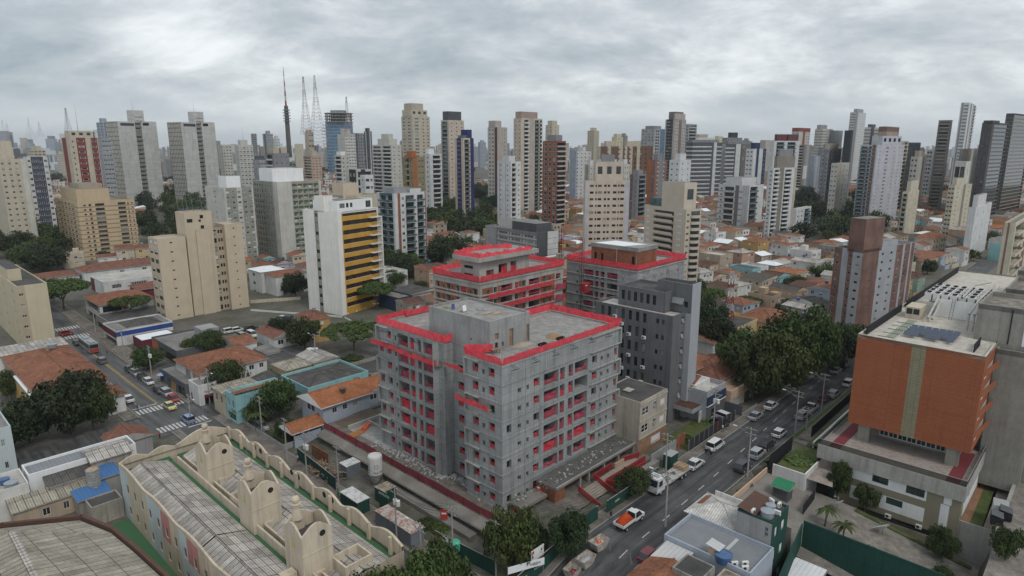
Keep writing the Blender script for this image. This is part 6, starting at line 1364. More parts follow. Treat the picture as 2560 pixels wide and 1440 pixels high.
 walls_uv('concrete gate wall at the end of the brick path',[(50.6,-53.9),(50.6,-59.2)],-8,-1.2,'concrete_pale',.3)
 walls_uv('tall dark green sheet wall enclosing the sunken yard',[(27.3,-37.6),(27.0,-56)],-6,2.2,'hoard_green',.2);walls_uv('dark green sheet wall along the left of the sunken yard',[(27.3,-37.4),(10,-40.2)],-6,1.6,'hoard_green',.2)
 k=thing('guard_booth','small guard booth with a green roof in the parking court','booth',W_(37.0,-31.6,-1.6),GA);b=MB();wall(b,(0,2.6),(0,0),0,2.5,[(.25,1.15,1,2.1,.1,'glass_mid'),(1.4,2.3,1,2.1,.1,'glass_mid')],[],'wall_dark');wall(b,(0,0),(2.2,0),0,2.5,[],[],'wall_dark');wall(b,(2.2,0),(2.2,2.6),0,2.5,[],[],'wall_dark');wall(b,(2.2,2.6),(0,2.6),0,2.5,[],[],'wall_dark');obj('wall',b,k);b=MB();hip(b,-.2,-.2,2.4,2.8,2.5,.5,'booth_green',.1,'shed_u');obj('roof',b,k)
 for i,(x,y) in enumerate(((2093,1262),(2210,1304))):dish(['white dish on a pole above the court, left of two','white dish on a pole by the ramp wall, right of two'][i],Vector((*W_(*L_(x,y,-1.5).xy).xy,[-3.9,-5.2][i])),1.35,200,2.4)
 for i,(x,y) in enumerate(((2490,1308),(2512,1296))):
  t=thing('dumpster',['black dumpster with open lid in the grey lot','black dumpster behind the open one in the grey lot'][i],'dumpster',W_(*L_(x,y,.4).xy,.4),GA+8);b=MB();b.box(-1.1,1.1,-.8,.8,.2,1.5,'louver_black');[b.tube((sx,sy,0),(sx,sy,.2),.08,m='rubber') for sx in (-.9,.9) for sy in (-.6,.6)];obj('bin',b,t);b=MB();b.face([(-1.1,-.8,1.52),(1.1,-.8,1.52),(1.1,.8,1.8),(-1.1,.8,1.8)],'wall_dark');obj('lid',b,t)
 b=MB();b.box(-1.4,1.4,-1,1,0,1.3,'ac_white',top='frame_alu');gthing('white_container','white bin container behind the black dumpsters','container',b,*L_(2500,1275,.4).xy,.4,GA+8)
orange_grounds();mid_left()
#-- roofs in the bottom right corner
def corner_shops():
 B=simple('shop with white sheeted tile roof and one bare orange strip, beside the street',15.4,-31.8,22.0,-24.6,0,3.6,'wall_white','hip','roof_white_tile',1.5,n=1,over=.5,name='shop',cat='shop',done=False);q=MB();q.face([(2.5,6.2,4.25),(5.6,6.2,4.25),(5.6,7.1,3.95),(2.5,7.1,3.95)],'tile_orange');obj('bare_tiles',q,B.root);B.done()
 B=simple('blue-grey shop with a wide grey ribbed metal roof',7.0,-38,14.6,-25.4,0,3.4,'wall_bluegrey','flat','metal_grey',n=1,par=.6,name='shop',cat='shop',done=False)
 q=MB();q.face([(1.2,4.6,3.46),(6.9,4.6,3.46),(6.9,5.1,3.46),(1.2,5.1,3.46)],'metal_pale');obj('skylight_strip',q,B.root)
 q=MB();q.box(.3,1.7,4.6,6.0,3.45,4.9,'wall_peach',top='metal_pale');q.face([(.1,4.4,5.0),(2,4.4,5.0),(2,6.4,5.3),(.1,6.4,5.3)],'metal_pale');obj('roof_box',q,B.root);B.done()
 water_tank('large blue water tank at the edge of the grey ribbed roof',W_(7.6,-34.0,3.5),1.15,1.4)
 for i,(u,v) in enumerate(((7.6,-35.6),(8.6,-36.6),(7.7,-37.0),(18.2,-32.6))):ac_unit(None,['white air conditioner beside the large blue water tank','white air conditioner at the back corner of the grey ribbed roof','white air conditioner at the very end of the grey ribbed roof','white air conditioner at the white tiled roof edge'][i],W_(u,v,3.6 if i < 3 else 4.2),GA-40)
 B=simple('narrow dark green walled building with brown metal roof and rooftop tanks',14.8,-37.4,20.6,-32.4,-4,7.2,'hoard_green','flat','roof_dark',n=3,par=.3,name='shop',cat='building',done=False,R=[('w',.2,.35,.3,.4,'shut'),('w',.6,.8,.3,.4,'shut')],L=[('p',0,1,'wall_grey'),('w',.82,.9,.4,.4,'grid',range(2,3))]);q=MB();q.face([(-.1,2.4,7.55),(5.9,2.4,7.55),(5.9,5.1,7.9),(-.1,5.1,7.9)],'roof_brown');obj('metal_roof',q,B.root);B.done()
 water_tank('grey water tank on the green walled building',W_(16.0,-36.2,7.3),.95,1.2,'tank_grey');water_tank('small grey tank behind the larger one on the green walled building',W_(18.0,-35.8,7.3),.7,1,'tank_grey')
 for i,(u,v) in enumerate(((19.6,-36.4),(19.9,-35.2),(17.4,-37.0),(15.4,-34.4))):ac_unit(None,'white air conditioner on the green walled building, '+['by the far corner','tallest one beside the metal roof','beside the tanks at the green wall','at the grey wall edge'][i],W_(u,v,7.35),GA+[0,60,90,0][i])
 simple('house with orange tiled roof at the bottom picture edge, near the maroon car',-9,-33,2.2,-26.2,-1,3.0,'wall_peach','gable_u','tile_orange',1.4,n=1,over=.3)
 simple('low annex with pale ribbed roof between the orange tiles and the blue-grey shop',2.6,-30,6.8,-26,0,3.0,'wall_peach','shed_u','metal_pale',.3,n=1,over=.1)
 simple('stained concrete stair block at the foot of the blue-grey shop',.4,-34.4,4.4,-30.4,-1,4.4,'wall_stain','flat','roof_dark',n=1,par=.2,name='outbuilding')
 simple('peeling peach building below the large blue water tank',-4,-42,6.4,-34.8,-2,3.2,'wall_peel','flat','roof_stain',n=1,par=.3,name='house')
 simple('white glass-roofed shed between the green walls',17.5,-42.6,23,-38.4,-5,-2.0,'wall_white','shed_u','metal_white',.4,n=1,over=.1,name='shed',cat='shed')
 walls_uv('white side wall with signs behind the white tiled shop',[(22.6,-25.4),(22.6,-32)],-1,4.4,'wall_white',.2);walls_uv('rust-edged boundary wall between the shops and the parking court',[(24.0,-25.5),(24.0,-37)],-4,2.2,'wall_dirty',.25)
corner_shops()

#-- apartment towers
def tower(label,xl,xm,xr,ty,D,mat,L=(),R=(),n=18,ang=GA,top=(),z0=None,par=.9,roof='roof_grey',fr='frame_white',name='apartment_tower',antenna=0,by=None,group=None,maxd=26):
 """x limits of the two visible fronts in the picture at height ty, distance D; base reaches below the ground"""
 if by is not None:g=gt(xm,by);D=g.y
 N,du,dv=px_tower(xl,xm,xr,ty,D,ang)
 du,dv=min(max(du,3),60),min(max(dv,3),60)
 if xl == xm:dv=min(maxd,14)
 if xr == xm:du=min(maxd,14)
 zt=N.z;zb=gh(N.x,N.y) if z0 is None else z0
 if zb == 0:zb=-.5
 fh=(zt-.9-zb)/n
 B=Bld(label,(N.x,N.y,0),ang,name,'building',group,fr);B.N,B.du,B.dv,B.zt,B.fh=N,du,dv,zt,fh
 mb=MB()
 for p0,p1,sp in (((0,0),(du,0),R),((0,dv),(0,0),L),((du,0),(du,dv),()),((du,dv),(0,dv),())):
  B.face(mb,p0,p1,zb,zt,sp,mat,n,fh)
 t=.25
 for a,c in (((t,t),(du-t,t)),((du-t,t),(du-t,dv-t)),((du-t,dv-t),(t,dv-t)),((t,dv-t),(t,t))):mb.face([(*c,zt-par),(*a,zt-par),(*a,zt),(*c,zt)],mat)
 for q in (((0,0),(du,0),(du-t,t),(t,t)),((du,0),(du,dv),(du-t,dv-t),(du-t,t)),((du,dv),(0,dv),(t,dv-t),(du-t,dv-t)),((0,dv),(0,0),(t,t),(t,dv-t))):mb.face([(*p,zt) for p in q],mat)
 obj('wall',mb,B.root)
 rb=MB();rb.face([(t,t,zt-par),(du-t,t,zt-par),(du-t,dv-t,zt-par),(t,dv-t,zt-par)],roof);obj('roof',rb,B.root)
 for q in top:                                  # rooftop blocks:fractions of du,dv,height,material
  a,b2,c,d,h,m=q[:6];k=MB();s=zt-par
  k.box(du*a,du*b2,dv*c,dv*d,s,zt+h,m,top=roof)
  if len(q) > 6:
   for i in range(q[6]):w=(b2-a)*du/(q[6]*2);x=du*a+w*(.5+2*i);k.face([(x,dv*c-.02,zt+h*.35),(x+w,dv*c-.02,zt+h*.35),(x+w,dv*c-.02,zt+h*.75),(x,dv*c-.02,zt+h*.75)],'glass_dark')
  obj('rooftop_block',k,B.root)
 if antenna:k=MB();k.tube((du*.5,dv*.5,zt),(du*.5,dv*.5,zt+antenna),.12,.04,'steel',5);k.tube((du*.5,dv*.5,zt),(du*.5,dv*.5,zt+antenna*.5),.2,.12,'steel',5);obj('antenna',k,B.root)
 B.done();return B
T=tower
# --- left side,near to far
def cream_slab():
 B=Bld('tall blank cream apartment slab in three joined blocks beside the left street',W_(4.9,163.5,0),GA,'apartment_tower',fr='frame_dark');a,c,d=ztop(5,163.5,598),ztop(14,163.5,533),ztop(26,163.5,562)
 sm=lambda u:[('w',u,u+.09,.42,.14,'raw')]
 B.block(0,0,8.8,9,-3.2,a,'t_creamp',L=[('w',.08,.42,.28,.46,'mix'),('w',.54,.9,.28,.46,'mix')],R=sm(.42),n=10,par=.6,roof='roof_pale')
 B.block(9.5,.9,18.6,9,-3.2,c,'t_creamp',R=[('w',.55,.68,.35,.34,'plain')],n=11,par=.5,roof='roof_pale',pname='wall');B.block(12.6,.3,16.9,.9,-3.2,c-6,'t_creamp',R=[],n=11,par=0,pname='wall')
 B.block(18.6,1.8,22.2,9,-3.2,d-1,'t_cream2',R=[('w',.04,.34,.2,.55,'mix'),('w',.5,.68,.3,.4,'slide'),('w',.76,.94,.3,.4,'slide')],n=11,par=.3,pname='wall');B.block(22.2,.0,28.6,9,-3.2,d,'t_creamp',R=sm(.45),n=11,par=.5,roof='roof_pale')
 q=MB();q.box(10.2,12,.87,.9,c-3.4,c-2.2,'glass_dark');q.box(14,14.8,.87,.9,c-3.4,c-2.6,'glass_dark');B.part('top_window',q)
 k=MB()
 for x in (10,13,18):k.tube((x,2,c),(x-.4,2,c+6),.07,m='steel',n=4);k.tube((x,7,c),(x-.4,7,c+6),.07,m='steel',n=4)
 for z in (.4,.9):k.path([(10,2,c+z),(18,2,c+z),(18,7,c+z),(10,7,c+z),(10,2,c+z)],.05,'steel',4)
 for x in (10,14):k.tube((x,2,c),(x+4,2,c+5),.04,m='steel',n=4)
 B.part('roof_frame',k);B.done()
cream_slab()
def yellow_block():
 B=Bld('white apartment block with mustard yellow and dark glass bands on its right front',W_(50,127,0),58,'apartment_tower',fr='frame_dark',seed=2);zt=ztop(50,127,530);n=12
 bands=[]
 B.block(0,0,19.5,17,-2,zt,'white_paint2',L=[('w',.34,.44,.3,.4,'plain'),('p',.335,.445,'t_sage')],R=[('b',0,.42,0,0,'x')][0:0]+[('o',.12,.98,.44,.5,.25,'glass_band')]+[('pz',.1,.98,.02,.985,'t_yellow')],n=n,par=.8,roof='roof_pale',f0=1)
 for f in range(1,n):z=-2+f*(zt+2)/n;q=MB();q.box(14.8,19.6,-1.5,-.02,z-.15,z+.1,'white_paint2');[q.tube((14.9+i*.5,-1.45,z+.1),(14.9+i*.5,-1.45,z+1.1),.03,m='steel_dark',n=4) for i in range(10)];q.tube((14.8,-1.45,z+1.1),(19.5,-1.45,z+1.1),.04,m='steel_dark',n=4);o=obj('balcony',q,B.root)
 q=MB();q.box(19.6,19.9,-1.7,8,-2,zt-3,'white_paint2');B.part('end_pier',q);q=MB();[q.box(2.2+i*4.3,2.7+i*4.3,-.05,.5,-3,.6,'white_paint2') for i in range(4)];B.part('ground_pier',q)
 B.block(2.2,2,19,14,zt-.5,zt+3.4,'white_paint',R=[('w',.06,.2,.35,.4,'strip'),('w',.24,.31,.35,.4),('w',.35,.42,.35,.4),('w',.8,.95,.2,.6,'plain')],n=1,par=.3,roof='roof_grey',pname='attic');B.block(-.0,6.2,4,10.8,zt-.5,zt+5.0,'white_paint2',n=1,par=.2,pname='stair_head')
 B.done()
yellow_block()
bt=('p',0,1,'t_cream')
def tan_strip():
 L=[('b',0,.26,0,0)][0:0]
 B=T('tan apartment tower with brown floor bands, in front of the tall pale slabs',138,192,335,505,0,'t_tancream',by=652,n=13,L=[('w',.15+i*.15,.24+i*.15,.36,.4,'plain') for i in range(5)]+[('b',0,1,0,.24,'t_tanband')],R=[('b',0,1,0,.24,'t_tanband'),('w',.30,.46,.28,.55,'strip'),('w',.70,.84,.28,.55,'strip'),('w',.10,.14,.35,.35,'plain'),('w',.19,.23,.3,.5,'plain'),('w',.875,.9,.3,.45),('w',.945,.975,.4,.3)],top=[(.05,.62,.1,.8,6,'t_tancream'),(.15,.55,.2,.6,8.5,'t_tan')],fr='frame_dark')
tan_strip()
def pale_slab(label,xl,xm,xr,ty,by,xt0,xt1,tty):
 g=gt(xm,by);N,du,dv=px_tower(xl,xm,xr,ty,g.y,60);B=Bld(label,(N.x,N.y,0),60,'apartment_tower',seed=int(xl));zt=N.z;n=22
 # visible right front:slab,recessed strip,slab;left front ribbed
 a,b2=du*.43,du*.60
 rib=[('p',i/9+.0,i/9+.045,'t_ribdark') for i in range(9)]
 B.block(0,0,a,dv,-1,zt,'t_stained',L=rib+[('w',.05+i/9,.095+i/9,.5,.25,'raw') for i in range(9)]+[('p',0,1,'t_rib')][0:0],R=[('pz',.15,.95,.955,.985,'glass_dark')],n=n,par=.8);B.block(a,2.2,b2,dv,-1,zt,'t_rec',R=[('w',.1,.95,.35,.35,'raw')],n=n,par=.3);B.block(b2,.6,du,dv-1,-1,zt+.6,'t_stained',L=[('w',.7,.98,.4,.3,'raw')],R=[('pz',.1,.5,.955,.985,'glass_dark')],n=n,par=.8)
 z2=at_depth(xm,tty,g.y).z;B.block(a-.5,2.6,a+du*.30,9,zt-1,z2,'t_stained',R=[('pz',.25,.9,.45,.5,'glass_dark'),('pz',.25,.9,.15,.2,'glass_dark')],n=1,par=.3,pname='water_tower');k=MB();k.tube((a+2,4,z2),(a+2,4,z2+9),.1,.04,'steel',5);B.part('antenna',k);B.done()
pale_slab('pale stained apartment slab with ribbed yellowish side, left of the twin slabs',262,293,391,303,532,300,342,273);pale_slab('pale stained apartment slab with ribbed yellowish side, right of the twin slabs',417,452,537,305,520,455,494,277)
T('cream apartment block cut by the left picture edge beside the street',-20,40,118,716,0,'t_sand',by=882,n=6,L=[('W',3,1.2,.3,.4)],R=[('w',.04,.2,.35,.22,'slide'),('p',0,.26,'t_cream2')],top=[(.05,.5,.3,.8,3.2,'t_sand')],par=.5,roof='roof_dark')
T('cream stepped tower at the left picture edge above the dark wood',-40,-5,66,398,330,'t_cream',n=17,R=[('W',3,1.2,.35,.35,'slide',0,.75),('p',.78,.95,'t_offwhite')],top=[(.0,.62,.1,.8,9,'t_cream')])
T('dark blue-grey tower with white edges beside the cream stepped tower',58,66,118,392,380,'t_white',n=14,R=[('p',.18,.78,'t_bluedark'),('W',2,2,.35,.4,'slide',.2,.76),('W',1,1.5,.35,.4,'slide',.8,.98),('W',1,1.5,.35,.4,'slide',.02,.16)])
T('cream tower with stacked dark red balconies and a lattice mast on top',152,172,243,344,430,'t_cream',n=17,L=[('p',.1,.6,'t_red')],R=[('p',.24,.56,'t_red'),('p',.76,.98,'t_red'),('W',1,3.4,.5,.35,'plain',.26,.54),('W',1,2.4,.5,.35,'plain',.78,.96),('W',1,.8,.4,.3,'plain',.08,.14)],top=[(.1,.9,.2,.8,4.5,'t_cream',3)],antenna=22)
T('grey-white apartment tower tucked behind the red balcony tower',240,252,276,345,520,'t_grey',n=17,R=[('W',3,2.2,.35,.35)],L=[('W',2,2,.35,.35)])
def green_white():
 mk=lambda k:[('p',0,1,'t_pinkgrey')]+sum([[('b',i/k+.01,.40,.42,0,'t_green')][0:0]+[('w',(i+.12)/k,(i+.55)/k,.18,.34,'mix')] for i in range(k)],[])
 cells=lambda k,h0=.56:[('pz',(i+.06)/k,(i+.94)/k,(f+h0)/15,(f+h0+.42)/15,'t_green') for i in range(k) for f in range(15)]
 B=T('wide apartment block with green spandrel grid and blank white corner bays',632,692,802,455,0,'t_offwhite',by=668,n=15,L=[('p',.0,.82,'t_sage'),('W',4,1.6,.2,.6,'slide',.02,.42),('W',3,1.0,.3,.4,'plain',.45,.78)],R=[('p',.32,.95,'t_pinkgrey')]+[('pz',.33+i*.124,.33+i*.124+.105,(f+.54)/15.4,(f+.94)/15.4,'t_green') for i in range(5) for f in range(15)]+[('w',.335+i*.124,.335+i*.124+.06,.16,.34,'mix') for i in range(5)],top=[(.05,.75,.25,.8,6,'white_paint')],roof='roof_pale',maxd=40)
 T('narrower grey-green apartment block with white end wall, left of the green spandrel block',512,560,632,470,300,'t_offwhite',n=16,L=[('W',1,1.3,.4,.2,'raw',.3,.7)],R=[('p',.05,.95,'t_sage'),('W',5,1.4,.3,.4,'mix'),('p',.42,.6,'t_offwhite')],top=[(.3,.8,.3,.7,5,'white_paint')])
green_white()
T('cream tower with blank side behind the yellow banded block',828,862,942,490,235,'t_cream',n=13,L=[('p',0,1,'white_paint2'),('w',.2,.35,.4,.25),('w',.5,.6,.4,.25)],R=[('p',.0,.35,'t_cream2'),('W',2,1.4,.35,.3,'slide',.05,.3)],top=[(.0,.45,.1,.9,4.5,'t_creamp')])
T('white and glass apartment block with brick-red stripes and a white podium',942,985,1065,484,300,'t_white',n=11,L=[('p',.15,.9,'glass_teal'),('B',.15,.5,1.0,'t_white','glass_teal'),('B',.55,.9,1,'t_white','glass_teal')],R=[('p',.1,.18,'t_brick'),('B',.34,.62,1.1,'t_white','glass_teal'),('B',.70,.92,1.1,'t_white','glass_teal'),('p',.95,.99,'t_brick'),('w',.22,.3,.3,.4)],top=[(.1,.5,.2,.8,2.5,'t_grey'),(.6,.95,.2,.8,1.5,'t_white')])
# --- middle distance,left of centre
T('light grey balcony tower with stepped white top in the middle distance',930,978,1003,362,560,'t_offwhite',n=17,L=[('B',.05,.45,1.2,'t_white'),('B',.55,.95,1.2,'t_white')],R=[('W',2,1.5,.35,.3)],top=[(.1,.9,.15,.75,5,'t_offwhite'),(.2,.7,.25,.6,9,'t_offwhite')])
T('tall beige tower with greenish glazed bays and a notched crown',1003,1030,1074,290,640,'t_cream',n=24,L=[('w',.1,.35,.3,.45),('w',.55,.85,.3,.45)],R=[('W',1,6,.25,.55,'strip',.05,.45),('W',2,2.2,.3,.4,'slide',.5,1)],top=[(.05,.7,.1,.8,12,'t_tan2'),(.0,.9,.05,.9,6,'t_cream',3)])
T('tall pinkish cream tower with a flat cap, behind the blue striped tower',1102,1122,1160,300,590,'t_pinkcream',n=22,L=[('B',.1,.8,.9,'t_white','glass_teal')],R=[('W',3,1.3,.35,.3)],top=[(.1,.85,.2,.8,7,'t_pinkcream'),(.05,.9,.15,.85,7.6,'t_dark')])
T('slim tower with deep blue stripes and glazed balconies, in front of the pinkish cream tower',1136,1158,1184,345,480,'t_pinkcream',n=20,L=[('p',.25,.75,'t_blue'),('w',.35,.65,.4,.3)],R=[('B',.1,.55,1,'t_offwhite','glass_teal'),('p',.66,1,'t_blue')],top=[(.55,1,.2,.9,6,'t_blue'),(.1,.5,.2,.7,2,'glass_teal')])
T('tan block with a broad rust brown stripe up its front',1006,1032,1062,392,470,'t_olive',n=12,L=[('W',2,1.4,.35,.35),('B',.35,.6,.8,'t_tan')],R=[('p',.0,.35,'t_rust'),('W',2,2,.3,.35,'slide',.4,.95)],top=[(-.1,.3,0,.5,4,'t_rust')])
T('white slim apartment block with dark balcony slots right of the tan block',1062,1074,1104,385,530,'t_white',n=13,L=[('W',1,1.5,.3,.4)],R=[('B',.25,.9,1,'t_white')],top=[(.0,.45,.2,.8,4,'white_paint')])
T('wine and white slatted tower with plain beige side',1219,1243,1268,318,620,'t_offwhite',n=20,L=[('W',2,2.6,.3,.45,'grid',.05,.7),('p',.72,1,'t_wine')],R=[('p',0,1,'t_pinkgrey2'),('W',1,1.2,.4,.25,'raw',.6,.9)],top=[(.0,.6,.2,.9,6,'t_pinkgrey2')])
T('very tall pinkish apartment tower with paired balcony columns',1284,1303,1356,295,520,'t_pinkcream',n=25,L=[('W',2,1.2,.35,.3)],R=[('B',.14,.34,.9,'t_white'),('p',.38,.60,'t_pinkgrey2'),('B',.64,.84,.9,'t_white','glass_teal'),('B',.88,1,.9,'t_white')],top=[(.05,.8,.1,.9,5,'t_pinkbrown')])
T('pale cream tower rising just behind the brick brown tower',1364,1380,1398,312,800,'t_cream',n=20,L=[('W',2,1.3,.35,.3)],R=[('W',1,1.2,.4,.25)],top=[(.1,.8,.1,.8,5,'t_cream')])
T('brick brown tower with dark window columns and striped balcony side',1357,1392,1415,352,460,'t_brick',n=18,L=[('W',1,2.4,.15,.65,'plain',.12,.32),('W',2,2.4,.15,.65,'plain',.38,.98)],R=[('B',.05,.95,1.2,'t_pinkgrey2')],top=[(.2,.9,.2,.8,4,'t_midgrey')])
T('white slim tower with grey joints in front of the trees at centre',1243,1277,1302,404,420,'t_white',n=15,L=[('p',.15,.18,'t_midgrey'),('p',.6,.63,'t_midgrey'),('W',2,1,.4,.25,'raw')],R=[('B',.1,.5,1,'t_offwhite'),('W',1,1.2,.35,.3,'slide',.6,1)],top=[(.1,.7,.2,.7,3.5,'t_white')])
T('pink and cream striped block below the wooded hill',758,778,803,390,640,'t_pink',n=11,L=[('B',.1,.9,.8,'t_cream')],R=[('W',3,1.8,.3,.4),('b',0,1,0,.2,'t_cream')],top=[(.3,.8,.3,.7,5,'t_cream')])
T('white block with grey floor lines right of the wooded hill',843,862,888,335,760,'t_offwhite',n=16,L=[('W',1,1,.4,.3)],R=[('b',0,1,.05,.35,'t_white'),('W',4,2,.4,.35)],top=[(.2,.7,.2,.8,6,'t_offwhite')])
T('grey block right of the white floor-lined block',880,893,912,333,900,'t_midgrey',n=17,L=[('W',3,1.6,.3,.4)],R=[('W',3,1.6,.3,.4)])
T('dark slim tower with white vertical fins behind the trees',910,920,929,328,850,'t_dark',n=18,L=[('p',.3,.5,'t_white')],R=[('p',.4,.6,'t_white')],top=[(.1,.7,.2,.8,4,'t_dark')])
T('pale block with balcony rows below the wooded hill, left of the dark glass houses',836,853,873,388,560,'t_offwhite',n=12,L=[('B',.1,.9,.8,'t_white')],R=[('W',2,1.2,.35,.3)],top=[(.1,.7,.2,.8,3,'white_paint')])
T('dark brown and white modern block in the middle distance',864,892,930,424,430,'t_offwhite',n=8,L=[('p',.3,.9,'t_black'),('W',2,2,.3,.4,'slide',.3,.9)],R=[('p',.25,.55,'t_black'),('B',.05,.95,1,'t_white')])
T('white block with stacked black balcony slots near the cream tower',900,912,933,438,400,'t_white',n=9,L=[('W',1,1,.35,.3)],R=[('W',1,3,.3,.4,'plain',.1,.5),('W',1,1.6,.3,.4,'grid',.6,.95)])
T('grey apartment block with white balcony boxes left of the wooded hill',662,684,722,383,480,'t_midgrey',n=12,L=[('B',.2,.8,.8,'t_white')],R=[('W',3,1.5,.35,.35)],top=[(.1,.5,.2,.8,4,'t_tan2'),(.6,.95,.2,.8,4,'t_tan2')])
T('off-white slab with dark windows right of the twin pale slabs',545,556,578,362,620,'t_offwhite',n=16,L=[('W',2,1.2,.35,.3)],R=[('W',3,1.2,.35,.35)])
T('off-white tower with paired windows and a mast, right of the twin pale slabs',586,596,632,362,560,'t_offwhite',n=15,L=[('W',1,1.2,.35,.3)],R=[('W',4,2.0,.35,.35),('b',0,1,.05,.08,'t_midgrey')],top=[(.2,.7,.2,.8,4,'t_offwhite')],antenna=14)
T('low grey-white block with horizontal slits beside the mast tower',632,648,664,400,540,'t_grey',n=9,L=[('W',3,1.5,.35,.3)],R=[('W',3,1.5,.35,.3)])
T('slim dark tower far behind, left of the masts',627,632,641,334,1300,'t_midgrey',n=20,R=[('W',3,2.4,.3,.3)]);T('pale slim tower with dark stripe far behind, left of the masts',656,668,682,334,1150,'t_grey',n=19,L=[('p',.3,.6,'t_dark')],R=[('W',3,2,.3,.3)],top=[(.3,.8,.3,.7,5,'t_grey')]);T('white tower with small crown far behind, next to the masts',682,690,699,345,1200,'t_white',n=15,R=[('W',2,2,.3,.3)],top=[(.2,.8,.2,.8,4,'t_white')])
T('beige tower rising at the foot of the thin lattice mast',761,770,783,330,800,'t_tan2',n=10,R=[('W',2,3,.3,.4)],top=[(.1,.8,.2,.8,3,'t_cream')])
# curved blue glass office
def glass_office():
 g=at_depth(846,282,880);t=thing('office_tower','curved blue glass office tower with an unfinished concrete crown','building',(g.x,g.y,0));zt=g.z;n=24;R_=17
 b=MB();fl=22
 for f in range(fl):
  for i in range(n):
   a,c=2*math.pi*i/n,2*math.pi*(i+1)/n;z0,z1=f*(zt-12)/fl,(f+1)*(zt-12)/fl
   P=lambda an,z:(R_*1.05*math.cos(an),R_*.8*math.sin(an),z)
   b.face([P(a,z0),P(c,z0),P(c,z1-.5),P(a,z1-.5)],'t_glassblue');b.face([P(a,z1-.5),P(c,z1-.5),P(c,z1),P(a,z1)],'t_bluegrey')
 obj('glass_wall',b,t);c=MB()
 for f in range(4):z=zt-12+f*3.6;c.lathe((0,0,z),[(R_*1.0,0),(R_*1.1,0),(R_*1.1,.6),(0,.6)],'concrete_pale',24)
 for i in range(24):a=2*math.pi*i/24;c.tube((R_*.98*math.cos(a),R_*.8*math.sin(a),zt-12),(R_*.98*math.cos(a),R_*.8*math.sin(a),zt),.5,m='concrete_pale',n=4)
 c.box(-9,9,-6,6,zt-11,zt+3,'t_midgrey');obj('concrete_crown',c,t)
 s=MB()
 for f in range(fl):s.box(-R_*1.25,-R_*.9,-6,6,f*(zt-12)/fl,f*(zt-12)/fl+.7,'concrete_pale')
 obj('side_slab',s,t)
glass_office()

# --- middle and right:towers from the centre to the right edge
T('beige tower with rows of dark square windows and grey side piers',1462,1464,1575,452,0,'t_pinkcream',by=700,n=15,ang=8,L=(),R=[('p',0,.065,'t_lilac'),('p',.9,1,'t_lilac')]+[('w',a,a+w,.38,.34,'plain') for a,w in ((.10,.085),(.225,.035),(.28,.085),(.42,.055),(.50,.055),(.62,.085),(.735,.035),(.79,.085))],top=[(.22,.84,.1,.8,8,'t_pinkcream',3),(.35,.65,.2,.6,11,'t_midgrey')],fr='frame_dark')
def round_tower():
 B=T('cream tower with stacked curved balconies and a big square roof block, behind the grey blocks',1612,1716,1754,524,0,'t_cream3',by=760,n=15,ang=28,L=[('w',.04,.13,.35,.4,'shut'),('o',.24,.72,.12,.66,1.0,'glass_mid'),('w',.80,.9,.35,.4,'shut')],R=[('W',1,1.2,.35,.35,'slide',.0,.3)],top=[(.1,.9,.1,.62,9.5,'t_cream3',1),(.1,.5,.62,.9,3,'glass_teal')])
 for f in range(1,15):
  z=f*B.fh-.5;q=MB();q.box(-.9,-.02,B.dv*.28,B.dv*.76,z,z+.25,'t_cream3');q.box(-.9,-.8,B.dv*.28,B.dv*.76,z+.25,z+1.05,'t_cream3');obj('balcony',q,B.root)
  q=MB();n=8;c=(B.du*.62,0);r=B.du*.32;P=[(c[0]+r*math.cos(math.pi+math.pi*i/n),c[1]+1.5*math.sin(math.pi+math.pi*i/n)) for i in range(n+1)];q.prism(P,z,z+.25,'t_cream3',bottom=True)
  for a,b2 in zip(P[:-1],P[1:]):q.face([(*a,z+.25),(*b2,z+.25),(*b2,z+1.1),(*a,z+1.1)],'t_cream3')
  q.face([(c[0]-r*.9,-.03,z+.3),(c[0]+r*.9,-.03,z+.3),(c[0]+r*.9,-.03,z+2.5),(c[0]-r*.9,-.03,z+2.5)],'glass_mid');obj('curved_balcony',q,B.root)
round_tower()
T('grey and white mid-rise under scaffolding, beyond the red netted blocks',1214,1342,1396,582,0,'t_midgrey',by=668,n=6,ang=40,L=[('p',0,.22,'t_grey2'),('W',3,8.5,.25,.45,'strip',.24,.98),('b',.24,1,.0,.18,'t_offwhite')],R=[('p',0,.5,'t_dark'),('b',0,1,.15,.62,'t_white')][0:1]+[('pz',.5,1,0,1,'t_white'),('b',.5,1,.0,.1,'t_tan')],top=[(.1,.8,.05,.5,4,'t_dark'),(.5,1,.5,.95,3,'t_offwhite')])
T('white slab with small dark windows, just above the roof block of the curved balcony tower',1674,1700,1728,400,420,'t_white',n=14,L=[('W',2,1.2,.4,.28,'plain')],R=[('W',2,1.2,.4,.28,'plain')],top=[(.2,.7,.2,.7,4,'t_white')])
T('brick and grey patchwork apartment tower standing among the small houses at right',2087,2158,2286,626,0,'t_grey2',by=838,n=10,ang=33,L=[('p',0,.28,'t_brickgrey'),('p',.50,.66,'t_brickgrey'),('W',1,.8,.35,.3,'plain',.03,.2),('W',1,.8,.35,.3,'plain',.5,.65),('W',1,1.1,.35,.3,'plain',.75,.95)],R=[('p',.0,.30,'t_brickgrey'),('W',1,.6,.4,.2,'plain',.12,.22),('W',1,1.3,.35,.32,'plain',.3,.45),('W',1,1.3,.35,.32,'plain',.48,.6),('p',.63,.76,'t_brickgrey'),('p',.80,.9,'t_brickgrey'),('p',.93,.99,'t_brickgrey'),('W',2,1,.35,.34,'plain',.62,.9)],top=[(.0,.34,.0,.55,9.5,'t_brickgrey'),(.4,.7,.1,.5,1.6,'t_grey2')])
